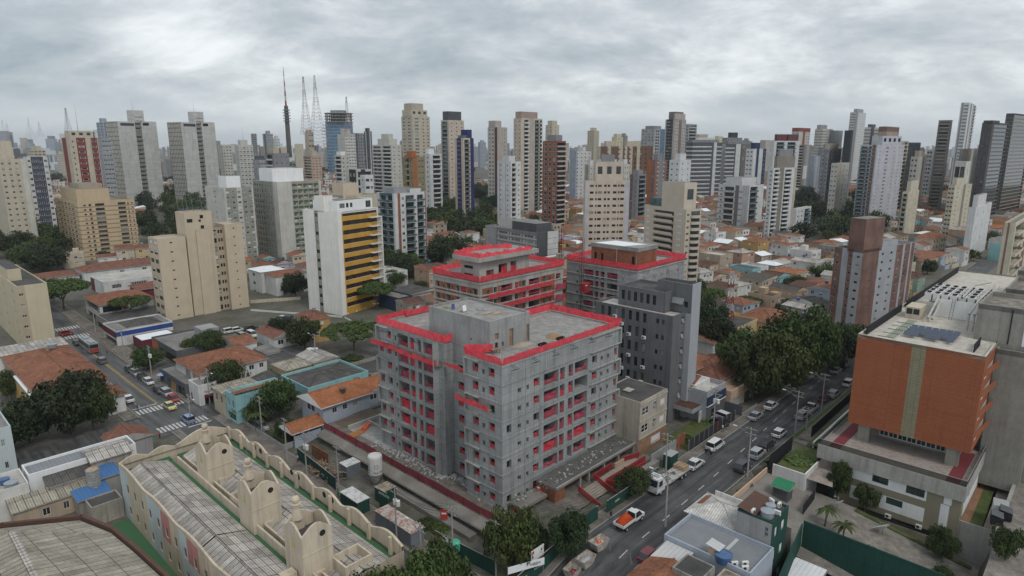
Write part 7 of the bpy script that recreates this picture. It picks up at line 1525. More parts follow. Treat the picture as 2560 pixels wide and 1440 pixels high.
T('long brown and cream apartment block with white roof boxes in the centre distance',1492,1500,1636,366,640,'t_cream',n=13,ang=12,R=[('p',.01,.14,'t_brown'),('p',.2,.34,'t_brown'),('p',.42,.45,'t_brown'),('p',.5,.54,'t_brown'),('p',.60,.68,'t_brown'),('p',.74,.98,'t_brown'),('W',10,1.4,.35,.35)],top=[(.12,.3,.1,.8,5,'t_cream'),(.5,.75,.1,.8,5,'t_cream')])
T('cream slim tower rising behind the long brown and cream block',1530,1542,1558,342,900,'t_cream4',n=16,L=[('p',.0,.4,'t_yellow2')],R=[('W',2,1.5,.35,.3)],top=[(.1,.8,.1,.8,4,'t_cream4')])
for i,(a,b_,c,y) in enumerate(((1461,1475,1490,412),(1486,1500,1514,410),(1524,1534,1546,410),(1546,1560,1574,410))):
 T('grey and cream block with white stair head, '+['leftmost','second from left','third from left','rightmost'][i]+' of four',a,b_,c,y,520,'t_offwhite',n=10,L=[('p',.2,.7,'t_sage')],R=[('W',2,1.2,.35,.3)],top=[(.2,.8,.2,.8,3.5,'t_white')])
T('pale blue-grey and white slab with dark windows left of the four walk-up blocks',1425,1440,1478,378,640,'t_bluegrey',n=15,R=[('p',.1,1,'t_white'),('W',4,1.8,.35,.35)],top=[(.5,.7,.2,.8,4,'t_white')])
T('dark grey brick tower with stepped balconies right of the walk-up blocks',1575,1594,1616,436,480,'t_midgrey',n=11,L=[('p',.0,.4,'t_brickgrey'),('W',2,1.2,.35,.3)],R=[('B',.2,.9,1,'t_midgrey')],top=[(.1,.7,.1,.8,3,'t_midgrey')])
T('terracotta striped mid tower with dark grey side between brown block and white slab',1620,1638,1668,400,540,'t_brick2',n=13,L=[('p',0,.5,'t_rust'),('W',1,1.4,.35,.35,'slide',.5,1)],R=[('p',.3,.7,'t_midgrey'),('W',2,2.4,.35,.4,'half')],top=[(.3,.7,.2,.8,5,'t_midgrey')])
T('tall dark grey and white twin-columned tower with a frame crown, right of centre',1664,1688,1716,298,720,'t_pinkgrey2',n=25,L=[('p',.12,.8,'t_black'),('W',2,3,.25,.35,'plain',.15,.75)],R=[('p',.35,.62,'t_darkwarm'),('W',2,1.4,.35,.3,'slide',.02,.34),('W',2,1.4,.35,.3,'slide',.64,.98)],top=[(.1,.8,.1,.8,8,'t_darkwarm'),(.0,.9,.0,.15,6,'t_pinkgrey2')])
T('grey-green concrete frame tower under construction left of the frame-crowned tower',1604,1636,1664,322,900,'t_grey',n=20,L=[('W',4,2.4,.25,.45,'plain')],R=[('w',.1,.5,.15,.6),('p',.55,.95,'t_glassblue')],top=[(.1,.7,.1,.8,4,'t_midgrey')])
T('light grey balcony tower right behind the frame-crowned tower',1714,1722,1743,310,950,'t_grey',n=20,L=[('W',2,2,.3,.3)],R=[('B',.1,.9,1,'t_offwhite')])
T('long black slab with white floor lines, before the dark wood, left of two',1716,1732,1806,356,760,'t_dark',n=13,ang=20,L=[('b',0,1,0,.3,'t_white')],R=[('b',0,.65,0,.3,'t_white'),('pz',.72,.82,0,1,'t_white'),('b',.82,1,0,.25,'t_white')],top=[(.0,.9,.1,.8,3,'t_midgrey')])
T('long black slab with white floor lines, before the dark wood, right of two',1800,1815,1890,360,780,'t_dark',n=13,ang=20,L=[('p',.2,1,'t_white')],R=[('b',.0,.3,0,.3,'t_white'),('pz',.34,.5,0,1,'t_white'),('p',.55,1,'t_darkwarm'),('W',4,2,.3,.4,'plain',.55,1)],top=[(.1,.9,.1,.8,3,'t_midgrey')])
T('white tower with navy blue vertical stripe beyond the wood',1866,1884,1916,372,560,'t_white',n=15,L=[('W',2,1.8,.35,.35)],R=[('p',.25,.45,'t_navy'),('p',.75,1,'t_navy'),('W',1,1.6,.35,.35,'slide',.78,.98)],top=[(.2,.6,.2,.8,5,'t_navy')])
T('pale horizontal white block on the skyline behind the black slabs',1728,1742,1785,344,1000,'t_white',n=12,ang=15,R=[('b',0,1,.1,.45,'t_midgrey')],top=[(.2,.7,.2,.8,5,'t_tan2')])
T('dark unfinished tower with a black netted top on the skyline',1806,1818,1856,344,1050,'t_midgrey',n=14,ang=20,L=[('W',3,3,.2,.5)],R=[('W',5,3,.2,.5)],top=[(.3,.75,.2,.8,8,'t_black')])
T('cream slim tower beside the black netted skyline tower',1787,1796,1808,340,1150,'t_cream4',n=16,R=[('W',2,2,.3,.3)])
T('grey mid-rise with white roof block and brown accents in front of the wood',1797,1858,1910,464,440,'t_white',n=8,ang=36,L=[('b',0,1,.0,.25,'t_grey'),('B',.25,.65,1,'t_offwhite'),('p',.7,.85,'t_darkwarm'),('W',1,1.4,.35,.35,'slide',.05,.2)],R=[('B',.35,.7,1,'t_white','glass_teal'),('p',.0,.3,'t_grey')],top=[(.1,.8,.15,.8,5,'t_white')])
T('white slim tower with a taupe centre strip beside the wood',1923,1934,1993,420,400,'t_white',n=17,ang=30,L=[('W',1,1.4,.35,.35)],R=[('p',.26,.46,'t_taupe'),('B',.05,.25,.9,'t_white'),('B',.5,.78,.9,'t_white'),('p',.9,1,'t_tan2')],top=[(.15,.9,.1,.8,7,'t_taupe'),(.25,.8,.2,.7,11,'t_midgrey')])
T('small white block with glazed balconies at the foot of the taupe striped tower',1988,1992,2028,522,420,'t_white',n=6,R=[('W',2,2,.3,.4,'slide',.02,.5),('B',.55,.95,1,'t_white','glass_teal')])
T('white tower with two wine-red roof boxes and glazed balconies',1926,1936,2000,352,620,'t_white',n=18,ang=18,R=[('B',.1,.4,.9,'t_white','glass_teal'),('B',.52,.84,.9,'t_white','glass_teal')],top=[(.12,.48,.1,.8,6,'t_wine'),(.55,.95,.1,.8,6,'t_wine')])
T('grey and taupe patterned tower right of the wine-roofed tower',1996,2012,2030,362,760,'t_taupe',n=18,L=[('B',.1,.8,.8,'t_offwhite')],R=[('p',.3,.7,'t_grey'),('pz',.1,.6,.35,.6,'t_white')])
T('white tower with red vertical stripe and red cap on the skyline',1980,1998,2026,328,980,'t_offwhite',n=19,L=[('W',2,2.4,.25,.4)],R=[('p',.35,.55,'t_red2'),('W',2,3,.2,.45,'plain',.6,1)],top=[(.0,1,.0,1,5,'t_red2')])
T('pale tower with horizontal bands, grey-green side, on the skyline',2038,2058,2083,322,1000,'t_offwhite',n=20,L=[('b',0,1,.1,.4,'t_midgrey')],R=[('p',.6,1,'t_midgrey'),('b',0,.55,.1,.4,'t_midgrey')],top=[(.0,.6,.3,.8,6,'t_grey')])
T('grey-green slab tower beside the pale banded skyline tower',2078,2088,2108,326,1020,'t_midgrey',n=20,R=[('W',2,2,.3,.3)])
T('grey blocky mid tower with dark windows, left of the small cream tower',2056,2074,2104,372,640,'t_grey',n=14,L=[('p',.3,.7,'t_midgrey'),('W',2,2,.3,.4)],R=[('W',3,2,.25,.5,'plain')],top=[(.1,.8,.2,.8,5,'t_tan2')])
T('pale blue slab with windowless side behind the wood',2024,2036,2052,390,700,'t_bluegrey',n=12,R=[('p',.3,.6,'t_lilac')])
T('small cream tower with dark side windows near the wood edge',2079,2096,2124,408,480,'t_offwhite',n=13,L=[('W',2,1.3,.35,.3)],R=[('p',.0,.3,'t_cream'),('W',2,1.6,.35,.35,'plain',.4,1)])
T('tall black tower with a grey stepped front near the right',2112,2130,2152,326,620,'t_black',n=22,ang=60,L=(),R=[('p',.0,.45,'t_black'),('p',.45,1,'t_midgrey2'),('W',1,1.5,.3,.3,'plain',.5,.95)],top=[])
T('very tall white striped tower behind the black tower',2126,2140,2166,280,980,'t_offwhite',n=28,L=[('b',0,1,.1,.5,'t_midgrey')],R=[('b',.3,1,.15,.5,'t_whiteblue'),('p',.0,.22,'t_midgrey')],top=[(.2,.8,.2,.8,5,'t_grey')])
T('white banded tower with a dark blue strip behind the big white tower',2162,2178,2198,318,880,'t_offwhite',n=19,L=[('b',0,1,.1,.5,'t_midgrey')],R=[('p',.0,.4,'t_bluedark'),('b',.4,1,.1,.5,'t_midgrey')],top=[(.2,.7,.2,.8,4,'t_bluedark')])
T('tower with a brown netted top behind the big white tower',2196,2216,2250,330,860,'t_taupe',n=18,R=[('p',.0,1,'t_taupe'),('W',4,2.4,.2,.4,'plain')],L=[('B',.1,.9,.8,'t_offwhite')],top=[(.0,1,.0,1,7,'t_brown')])
T('big white tower with balcony bays and a brown stripe, right of the wood',2152,2194,2262,362,450,'t_lilac',n=23,ang=38,L=[('B',.05,.45,.9,'t_white','glass_teal'),('B',.5,.68,.9,'t_white','glass_teal'),('p',.72,.92,'t_brown'),('W',1,1.4,.3,.4,'slide',.74,.9)],R=[('W',1,1,.4,.3,'plain',.08,.16),('W',1,4,.25,.45,'strip',.2,.55),('W',1,1,.4,.3,'plain',.6,.68),('p',.72,.76,'t_offwhite'),('W',2,1.1,.4,.25,'raw',.78,1)],top=[(.25,.95,.15,.8,6,'t_lilac',4),(.4,.8,.2,.7,9,'t_pinkbrown')])
T('cream balcony tower half hidden on the right of the big white tower',2240,2254,2272,352,560,'t_cream',n=19,R=[('B',.1,.9,1,'t_cream')])
T('black curtain wall tower right of the big white tower',2262,2270,2302,356,640,'t_black',n=16,R=[('W',5,1.4,.2,.5,'plain')])
T('cream stepped block with taupe sides in the right middle distance',2278,2296,2318,392,560,'t_offwhite',n=11,L=[('W',2,1.4,.35,.35)],R=[('p',.5,1,'t_taupe')],top=[(.2,.8,.2,.8,5,'t_tan2')])
T('white and black gridded block beside the dark stepped tower',2318,2332,2352,374,680,'t_white',n=13,L=[('W',2,2,.25,.5,'plain')],R=[('W',2,2,.25,.5,'plain')])
T('dark stepped tower with slatted balconies, left of the tall white striped tower',2348,2382,2408,300,560,'t_darkwarm',n=27,ang=62,L=[('B',.1,.8,1,'t_taupe')],R=[('p',.3,.5,'t_black'),('p',.8,.95,'t_black')],top=[])
T('tallest white and grey striped tower near the right edge',2403,2424,2456,256,640,'t_white',n=31,ang=50,L=[('p',.15,.35,'t_midgrey'),('b',.4,.95,.1,.5,'t_midgrey')],R=[('p',.2,.4,'t_midgrey'),('p',.55,.7,'t_grey'),('B',.72,1,1,'t_white')],top=[])
T('near-black tower with pale slab edges, second from the right edge',2456,2482,2524,306,480,'t_darkwarm2',n=26,ang=40,L=[('W',2,1.6,.25,.4,'raw')],R=[('b',.1,1,.0,.1,'t_taupe'),('o',.12,.98,.18,.7,.6,'glass_dark')],top=[(.0,.4,.0,.9,1.5,'t_darkwarm2')])
T('near-black tower with pale slab edges, cut by the right picture edge',2516,2536,2600,283,520,'t_darkwarm2',n=29,ang=40,L=[('b',0,1,0,.14,'t_taupe')],R=[('b',.0,1,.0,.12,'t_tan2'),('o',.02,.98,.2,.7,.6,'glass_dark')])
T('grey tower with orange-brown podium slit, below the tallest white striped tower',2400,2420,2452,372,520,'t_taupe',n=12,L=[('p',0,.4,'t_midgrey2')],R=[('p',.3,.8,'t_offwhite')])
T('white frame block with two large dark windows, right middle distance',2388,2416,2428,404,430,'t_offwhite',n=4,L=[('o',.08,.5,.2,.6,.4,'glass_dark'),('o',.55,.95,.2,.6,.4,'glass_mid')],R=[('W',1,1,.35,.3)])
T('cream tower with dark balcony side among the far houses, right',2372,2388,2430,463,390,'t_cream5',n=13,ang=36,L=[('W',2,1.4,.3,.4,'plain')],R=[('w',.18,.24,.5,.2,'plain'),('p',.5,.64,'t_taupe'),('w',.8,.86,.5,.2,'plain')],top=[(.1,.6,.1,.7,4,'t_cream5')])
T('slender cream tower with grey balcony side near the far houses',2257,2272,2298,480,380,'t_cream5',n=11,L=[('B',.1,.8,.8,'t_sage')],R=[('W',2,.9,.4,.25,'raw')],top=[(.2,.9,.1,.8,6,'t_cream5')])
T('white apartment block with a stair tower among the right-hand houses',2422,2440,2478,520,330,'t_white',n=4,R=[('W',3,1,.4,.25,'plain')],top=[(.1,.6,.1,.8,6,'t_white')])
T('cream and red striped balcony tower cut by the right edge, above the service towers',2524,2540,2580,558,215,'t_cream5',n=9,L=[('p',.3,.5,'t_brick2')],R=[('B',.05,.5,1,'t_cream5'),('p',.6,.8,'t_brick2')])
FAR=[]
def far_skyline():
 """dozens of distant towers between the named ones, each a thing of its own"""
 r=random.Random(21);cols=[('t_offwhite','off-white'),('t_grey','light grey'),('t_midgrey','mid grey'),('t_cream','cream'),('t_white','white'),('t_bluegrey','blue-grey'),('t_pinkgrey2','pinkish grey'),('t_taupe','taupe'),('t_dark','dark grey')]
 spots=[(x+r.uniform(-14,14),r.choice((900,1200,1500,1900,2300))*r.uniform(.9,1.1)) for x in list(range(10,660,24))+list(range(930,2560,22))]
 for x,D in spots:
  h=r.uniform(22,62) if r.random() < .8 else r.uniform(62,88);p=at_depth(x,372,D);m,nm=r.choice(cols);w1,w2=r.uniform(12,22),r.uniform(11,18);a=r.choice([15,30,46,60]);n=max(5,int(h/3.2));k=r.random()
  R=[('b',0,1,.15,.4,'t_midgrey')] if k < .3 else [('W',3,2.6,.3,.4)] if k < .7 else [('p',.3,.5,'t_dark'),('p',.7,.85,'t_white')]
  b=MB();B=Bld('tower',(p.x,p.y,0),a,'distant_tower','building','towers on the distant skyline');zb=-2
  for p0,p1,sp in (((0,0),(w1,0),R),((0,w2),(0,0),R if k > .4 else ()),((w1,0),(w1,w2),()),((w1,w2),(0,w2),())):B.face(b,p0,p1,zb,h,sp,m,n)
  FAR.append((B.root,(p.x,p.y,h*.7),'%s %s distant tower' % ('tall' if h > 62 else 'low' if h < 35 else 'medium-height',nm)));b.face([(0,0,h),(w1,0,h),(w1,w2,h),(0,w2,h)],'roof_grey');obj('wall',b,B.root);c=MB();c.box(w1*.25,w1*.75,w2*.2,w2*.8,h,h+r.uniform(2.5,6),m);obj('rooftop_block',c,B.root)
 b=MB()                                       # beyond these the city reads as one mass
 for i in range(1500):
  D=1500*(1+r.random()*3.2);x=r.uniform(-1,1)*D*.85;h=r.choice((8,12,18,30,45,60))*r.uniform(.7,1.2);w,d=r.uniform(10,26),r.uniform(10,20);b.T=Matrix.Translation((x,D,-3)) @ Matrix.Rotation(r.choice((.3,.8,1.1)),4,'Z');b.box(0,w,0,d,0,h+3,r.choice(cols)[0],bottom=False)
 for i in range(60):                           # the high ridge of the centre,upper left
  D=r.uniform(2600,3300);x=-D*r.uniform(.60,.86);h=r.uniform(50,120);b.T=Matrix.Translation((x,D,0));b.box(0,r.uniform(18,34),0,20,0,h,r.choice(cols)[0],bottom=False)
 b.T=None;struct('distant_city',b,'stuff')
far_skyline()
def lattice(label,x,yb,yt,D,w0,red=True,n=18,pole=.0):
 p=at_depth(x,yb,D);z0,z1=p.z,at_depth(x,yt,D).z;t=thing('antenna_mast',label,'mast',(p.x,p.y,z0));H=z1-z0;b=MB()
 for k in range(n):
  a,c=k/n,(k+1)/n;wa,wc=w0*(1-a)**1.5*.5+.5,w0*(1-c)**1.5*.5+.5;m=('mast_red' if k % 4 < 2 else 'mast_white') if red else 'mast_grey';q=[(-1,-1),(1,-1),(1,1),(-1,1)]
  for i in range(4):
   e,f=q[i],q[(i+1) % 4];A,Bq,Cq=(e[0]*wa,e[1]*wa,H*a),(e[0]*wc,e[1]*wc,H*c),(f[0]*wc,f[1]*wc,H*c);r=.15
   b.tube(A,Bq,r,m=m,n=4,cap=False);b.tube(A,Cq,r*.6,m=m,n=4,cap=False);b.tube(Bq,Cq,r*.6,m=m,n=4,cap=False)
 obj('lattice',b,t);return t,H
def masts():
 p=at_depth(722,362,640);z1=at_depth(712,165,640).z;H=z1-p.z;t=thing('antenna_mast','thick concrete telecom mast with ring platforms and a red and white needle','mast',p);b=MB();b.tube((0,0,-12),(0,0,H*.50),2.4,1.9,'concrete_dark',10);obj('shaft',b,t)
 for k in range(5):c=MB();c.lathe((0,0,H*(.30+k*.035)),[(1.8,0),(3.6,.1),(3.6,.8),(1.8,.9)],'steel',10);obj('ring_platform',c,t)
 n=MB();
 for k in range(8):n.tube((0,0,H*(.5+k*.0625)),(0,0,H*(.5+(k+1)*.0625)),1.0-.1*k,.9-.1*k,'mast_red' if k % 2 == 0 else 'mast_white',6)
 obj('needle',n,t)
 lattice('thin red and white lattice mast, middle of the three tall masts',767,336,192,700,9);lattice('wide red and white lattice mast, rightmost of the three tall masts',797,372,188,690,16,n=20);t,H=lattice('slim mast in front of the blue glass tower with a red base',870,330,242,760,5,n=10)
 for i,(x,y0,y1) in enumerate(((12,345,300),(22,345,308),(78,350,294),(102,342,304),(172,333,270))):lattice('far lattice mast on the upper left skyline, '+['first from the left edge','second from the left edge','third from the left edge, tall','fourth from the left edge, thin','the one above the red balcony tower'][i],x,y0,y1,[2600,2600,2500,2500,900][i],[24,24,26,18,6][i],False,10)
masts()

#-- what already stands where
bpy.context.view_layer.update()
FOOT=[]
for o in [o for o in COL.objects if o.parent is None and o.get('category') and o.name.split('.')[0] not in ('distant_tower',)]:
 ms=[c for c in ([o]+list(o.children)) if c.type == 'MESH' and c.name.split('.')[0] not in ('window','balcony','lettering')]
 if not ms:continue
 inv=o.matrix_world.inverted();P=[inv @ (c.matrix_world @ Vector(k)) for c in ms for k in c.bound_box]
 FOOT.append((inv,min(p.x for p in P),max(p.x for p in P),min(p.y for p in P),max(p.y for p in P)))
def free(x,y,m=2.0):
 u,v=uv_of((x,y))
 if u > -40 and -29 < v < -11.5 and u < 330:return False
 if -30 < u < -11 and -20 < v < 420:return False
 if -95 < u < 60 and 77 < v < 92:return False
 for inv,a,b,c,d in FOOT:
  p=inv @ Vector((x,y,0))
  if a-m < p.x < b+m and c-m < p.y < d+m:return False
 return True
MARK=[('the patchwork brick tower',2187,700),('the curved balcony tower',1690,640),('the taupe striped tower',1958,560),('the big white tower',2205,510),('the slender cream tower',2277,540),('the far cream balcony tower',2400,520),('the stair tower block',2450,545),('the service towers',2500,690),('the beige window-grid tower',1518,570),('the scaffolded mid-rise',1310,610),('the white glass block',1005,560),('the yellow banded block',840,690),('the green spandrel block',715,600),('the blank cream slab',505,700),('the tan striped tower',240,570),('the twin pale slabs',400,450),('the wooded hill',760,400),('the blue striped tower',1160,440),('the white slim tower',1272,470),('the brick brown tower',1390,430),('the orange block',2300,950),('the dark grey office',1600,850),('the roadside trees',1950,880),('the left crosswalk',440,1050),('the white mid-rise',1855,500),('the black tower',2130,430),('the right-edge dark tower',2490,400),('the yellow house',1880,820),('the red balcony tower',200,400),('the long brown block',1560,410)]
ORD=['nearest','second-nearest','third-nearest','fourth-nearest','fifth-nearest','sixth-nearest','seventh-nearest','eighth-nearest','ninth-nearest','tenth-nearest']+['%dth-nearest' % i for i in range(11,60)]
def where(p):
 x,y=proj(p);n,mx,my=min(MARK,key=lambda m:math.hypot(m[1]-x,(m[2]-y)*1.6));dx,dy=x-mx,y-my
 rel=('right of' if dx > 0 else 'left of') if abs(dx) > abs(dy)*1.3 else ('below' if dy > 0 else 'above');return n,rel,math.hypot(dx,dy)
def name_all(items,fmt):
 """items: (object, world point, description); distinct descriptions are kept apart by nearness to a landmark"""
 by={}
 for o,p,d in items:n,rel,k=where(p);by.setdefault((d,rel,n),[]).append((k,o))
 for (d,rel,n),L in by.items():
  L.sort(key=lambda e:e[0])
  for i,(k,o) in enumerate(L):o['label']=fmt % (d,'' if len(L) == 1 else ORD[i]+' ',rel,n)
#-- small houses
HW=[('wall_white','white',7),('wall_cream','cream',5),('wall_peach','peach',3),('wall_yellow','yellow',2),('wall_ochre','ochre',1),('wall_mint','mint green',1),('wall_pink','pink',1),('wall_aqua','aqua',.6),('wall_lilac','lilac',.8),('wall_dirty','grimy grey',2),('wall_tan','tan',2),('wall_bluegrey','blue-grey',.7)]
HR=[('tile_orange','orange tile',6),('tile_red','red tile',5),('tile_new','bright orange tile',1.5),('tile_brown','brown tile',2),('flat','flat grey',5),('roof_white','white metal',1.6),('sheet_old','old grey sheet',2.2),('tile_grey','dark tile',1)]
def house_at(x,y,ang,w,d,r,stuff=None):
 wm=r.choices(HW,[k[2] for k in HW])[0];rm=r.choices(HR,[k[2] for k in HR])[0];fl=r.choices((1,2,3),(2.5,7,2.4))[0];H=fl*2.9+.4;kind=r.choice(('hip','gable_u','gable_v','hip','shed_u'));z=gh(x,y)
 if stuff is not None:
  b=stuff;b.T=Matrix.Translation((x,y,z)) @ Matrix.Rotation(rad(ang),4,'Z');b.box(0,w,0,d,-3,H,wm[0],top='roof_grey',bottom=False)
  for f in range(fl):
   for k in range(2):b.box(w*(.18+.4*k),w*(.18+.4*k)+1.2,-.05,0,1.1+f*2.9,2.3+f*2.9,'glass_dark',bottom=False)
  if rm[0] != 'flat':hip(b,0,0,w,d,H+.02,r.uniform(1.2,2.2),rm[0],.4,kind,wm[0])
  b.T=None;return
 B=Bld('house',(x,y,z),ang,'house','house','small houses of the right-hand quarter' if x > 60 else 'small houses between the towers',seed=r.randrange(10**6))
 wins=lambda:[('w',a,a+1.3/L_,.34,.38,'mix') for L_ in (w,) for a in r.sample((.08,.3,.52,.74),r.choice((2,2,3)))]
 mb=MB();B.face(mb,(0,0),(w,0),-.0,H,wins(),wm[0],fl);B.face(mb,(0,d),(0,0),0,H,[('w',a,a+1.2/d,.34,.38,'mix') for a in r.sample((.1,.4,.7),r.choice((1,2)))],wm[0],fl);wall(mb,(w,0),(w,d),0,H,[],[],wm[0]);wall(mb,(w,d),(0,d),0,H,[],[],wm[0])
 wall(mb,(0,0),(w,0),-3,0,[],[],wm[0]);wall(mb,(0,d),(0,0),-3,0,[],[],wm[0])
 rb=MB()
 if rm[0] == 'flat':
  t=.18;h=r.uniform(.3,.9)
  for q in ((0,w,0,t),(0,w,d-t,d),(0,t,t,d-t),(w-t,w,t,d-t)):mb.box(*q,H-.01,H+h,wm[0])
  rb.face([(.1,.1,H+.02),(w-.1,.1,H+.02),(w-.1,d-.1,H+.02),(.1,d-.1,H+.02)],r.choice(('roof_grey','roof_pale','roof_dark')))
  if r.random() < .5:q=MB();q.box(w*.5,w*.5+2.6,d*.5,d*.5+2.6,H,H+2.3,wm[0]);obj('roof_room',q,B.root)
 else:hip(rb,0,0,w,d,H,r.uniform(.8,1.6),rm[0],.28,kind,wm[0])
 obj('wall',mb,B.root);obj('roof',rb,B.root)
 if r.random() < .3:q=MB();k=.7;q.lathe((w*.7,d*.75,H+(.1 if rm[0] == 'flat' else 1.0)),[(k*.85,0),(k,.9),(k*.5,1.1),(0,1.12)],r.choice(('tank_blue','tank_grey')),10);obj('roof_tank',q,B.root)
 if r.random() < .4:q=MB();L=r.uniform(2,4);q.box(0,w,-L,-L+.15,-2,2.0,wm[0]);q.box(0,.15,-L,0,-2,2.0,wm[0]);obj('yard_wall',q,B.root)
 B.done();return B.root,'%s %s-storey house with %s roof' % (wm[1],('single','two','three')[fl-1],rm[1])
def houses():
 r=random.Random(77);cand=[];A0=37;u,v=axes(A0)
 O=Vector((150,330,0));tg=[]
 for i in range(-46,62):
  vv=(i//2)*34+(i % 2)*15.5;uu=-620
  while uu < 900:
   w=r.uniform(5.6,10.5);d=r.uniform(8,12.5);p=O+u*uu+v*vv;uu += w+(.25 if r.random() < .7 else r.uniform(2,8))
   if not (120 < p.y < 1000) or abs(p.x) > p.y*.86+20:continue
   x,y=proj((p.x,p.y,3))
   if not (-80 < x < 2640 and y > 425):continue
   left=x < 1040
   if left and (y < 430 or r.random() < (.45 if y > 560 else .3)):continue
   if not left and x < 1450 and r.random() < .22:continue
   q=[p,p+u*w,p+u*w+v*d,p+v*d,p+u*(w/2)+v*(d/2)]
   if not all(free(k.x,k.y,1.0) for k in q):continue
   if any(a < x < b and c < y < e for a,b,c,e in WOODS) and r.random() < .95:continue
   cand.append((p.length,p,w,d))
 cand.sort(key=lambda k:k[0]);items=[];st=MB();print('houses',len(cand))
 for i,(D,p,w,d) in enumerate(cand):
  if i < 288:
   o,ds=house_at(p.x,p.y,A0+r.uniform(-2,2),w,d,r);items.append((o,p+u*w/2,ds))
   FOOT.append((o.matrix_basis.inverted() if False else (Matrix.Translation(p) @ Matrix.Rotation(rad(A0),4,'Z')).inverted(),0,w,0,d))
  else:
   house_at(p.x,p.y,A0+r.uniform(-2,2),w,d,r,st)
   if D < 520:FOOT.append(((Matrix.Translation(p) @ Matrix.Rotation(rad(A0),4,'Z')).inverted(),0,w,0,d))
 o=struct('far_houses',st,'stuff');name_all(items,'%s, %s%s %s')
WOODS=[(-60,150,545,700),(335,520,505,610),(1065,1240,470,600),(1000,1075,455,510),(1285,1385,468,525),(1735,1866,436,505),(1990,2215,492,612),(1905,1990,515,566),(2268,2372,462,505),(925,1040,585,720),(640,835,380,430)]
houses();name_all(FAR,'%s, %s%s %s')
#-- trees
def crown_mesh(seed,kind,dense):
 r=random.Random(seed);b=MB();mat={'round':'leaf_a','dark':'leaf_c','light':'leaf_b','umbrella':'leaf_b','far':'leaf_far','tall':'leaf_a'}[kind]
 nc=int({'umbrella':46}.get(kind,40)*dense**.5);nl=int(62*dense);cl=[]
 for i in range(nc):
  a,t=r.uniform(0,2*math.pi),r.random()
  if kind == 'umbrella':R=math.sqrt(r.random());p=Vector((R*math.cos(a),R*math.sin(a),.74+.18*(1-R*R)+r.uniform(-.03,.05)));s=r.uniform(.13,.2)
  else:
   while True:
    p=Vector((r.uniform(-1,1),r.uniform(-1,1),r.uniform(-1,1)))
    if .35 < p.length < 1:break
   lob=1+.22*mnoise.noise(p*1.6+Vector((seed,0,0)));p=p*.82*lob
   w=1 if kind != 'tall' else .75
   p=Vector((p.x*w,p.y*w,.57+.42*p.z));s=r.uniform(.2,.32)
  cl.append((p,s))
 for p,s in cl:
  for k in range(nl):
   d=Vector((r.gauss(0,1),r.gauss(0,1),r.gauss(.15,1))).normalized();q=p+Vector((d.x*s,d.y*s,d.z*s*.6))*r.uniform(.6,1.08)
   nrm=(d+Vector((r.uniform(-.8,.8),r.uniform(-.8,.8),r.uniform(-.2,.9)))).normalized();a=nrm.orthogonal().normalized();a.rotate(Matrix.Rotation(r.uniform(0,6.28),3,nrm));c=nrm.cross(a);l=r.uniform(.034,.062)/dense**.33
   b.face([q+a*l,q+c*l*.75,q-a*l,q-c*l*.75],mat)
 return b.mesh('crown')
def trunk_mesh(seed,kind):
 r=random.Random(seed);b=MB();h=.55 if kind != 'umbrella' else .68;b.tube((0,0,-.15),(.02,.01,h*.55),.045,.03,'bark',7,False)
 for i in range(6):a=i*1.05+r.uniform(-.3,.3);R=r.uniform(.25,.6);b.tube((.02,.01,h*r.uniform(.4,.55)),(R*math.cos(a),R*math.sin(a),h+r.uniform(.0,.2)),.022,.008,'bark',5,False)
 return b.mesh('trunk')
TM={}
def tree(x,y,h,w,kind='round',r=random,hi=True):
 k=(kind,hi,r.randrange(4 if hi else 3))
 if k not in TM:TM[k]=(crown_mesh(k[2]*7+len(kind),kind,1.9 if hi else .6),trunk_mesh(k[2],kind))
 t=bpy.data.objects.new('palm_tree' if kind == 'palm' else 'tree',None);COL.objects.link(t);t.location=(x,y,gh(x,y));t.scale=(w/2,w/2,h);t.rotation_euler=(0,0,r.uniform(0,6.28));t['category']='tree'
 raw('crown',TM[k][0],t);raw('trunk',TM[k][1],t);return t
def palm(x,y,h,z=None):
 t=thing('palm_tree','palm','tree',(x,y,gh(x,y) if z is None else z));b=MB();b.tube((0,0,-.5),(.15,.1,h*.75),.16,.1,'bark',7);obj('trunk',b,t);c=MB();r=random.Random(int(x*10))
 for i in range(15):
  a=i*2.4;L=r.uniform(1.6,2.5)*h/4.5;up=r.uniform(.1,1.2);pr=None
  for j in range(7):
   s=j/6;q=Vector((.15+L*s*math.cos(a),.1+L*s*math.sin(a),h*.75+up*s*1.3-1.7*s*s*L*.5));wd=.28*math.sin(math.pi*min(1,s*.9+.1));o=Vector((-math.sin(a),math.cos(a),0))*wd
   if pr:c.face([pr[0]+pr[1],q+o+Vector((0,0,-.12)),q,pr[0]],'leaf_b');c.face([pr[0],q,q-o+Vector((0,0,-.12)),pr[0]-pr[1]],'leaf_b')
   pr=(q,o)
 obj('crown',c,t);return t
def bush(label,p,s,mat='leaf_a',h=.8):
 o=obj('bush',bush_mb(int(p[0]*7) % 50,mat,420));o.location=p;o.scale=(s,s,s*h);return tag(o,label,'bush')
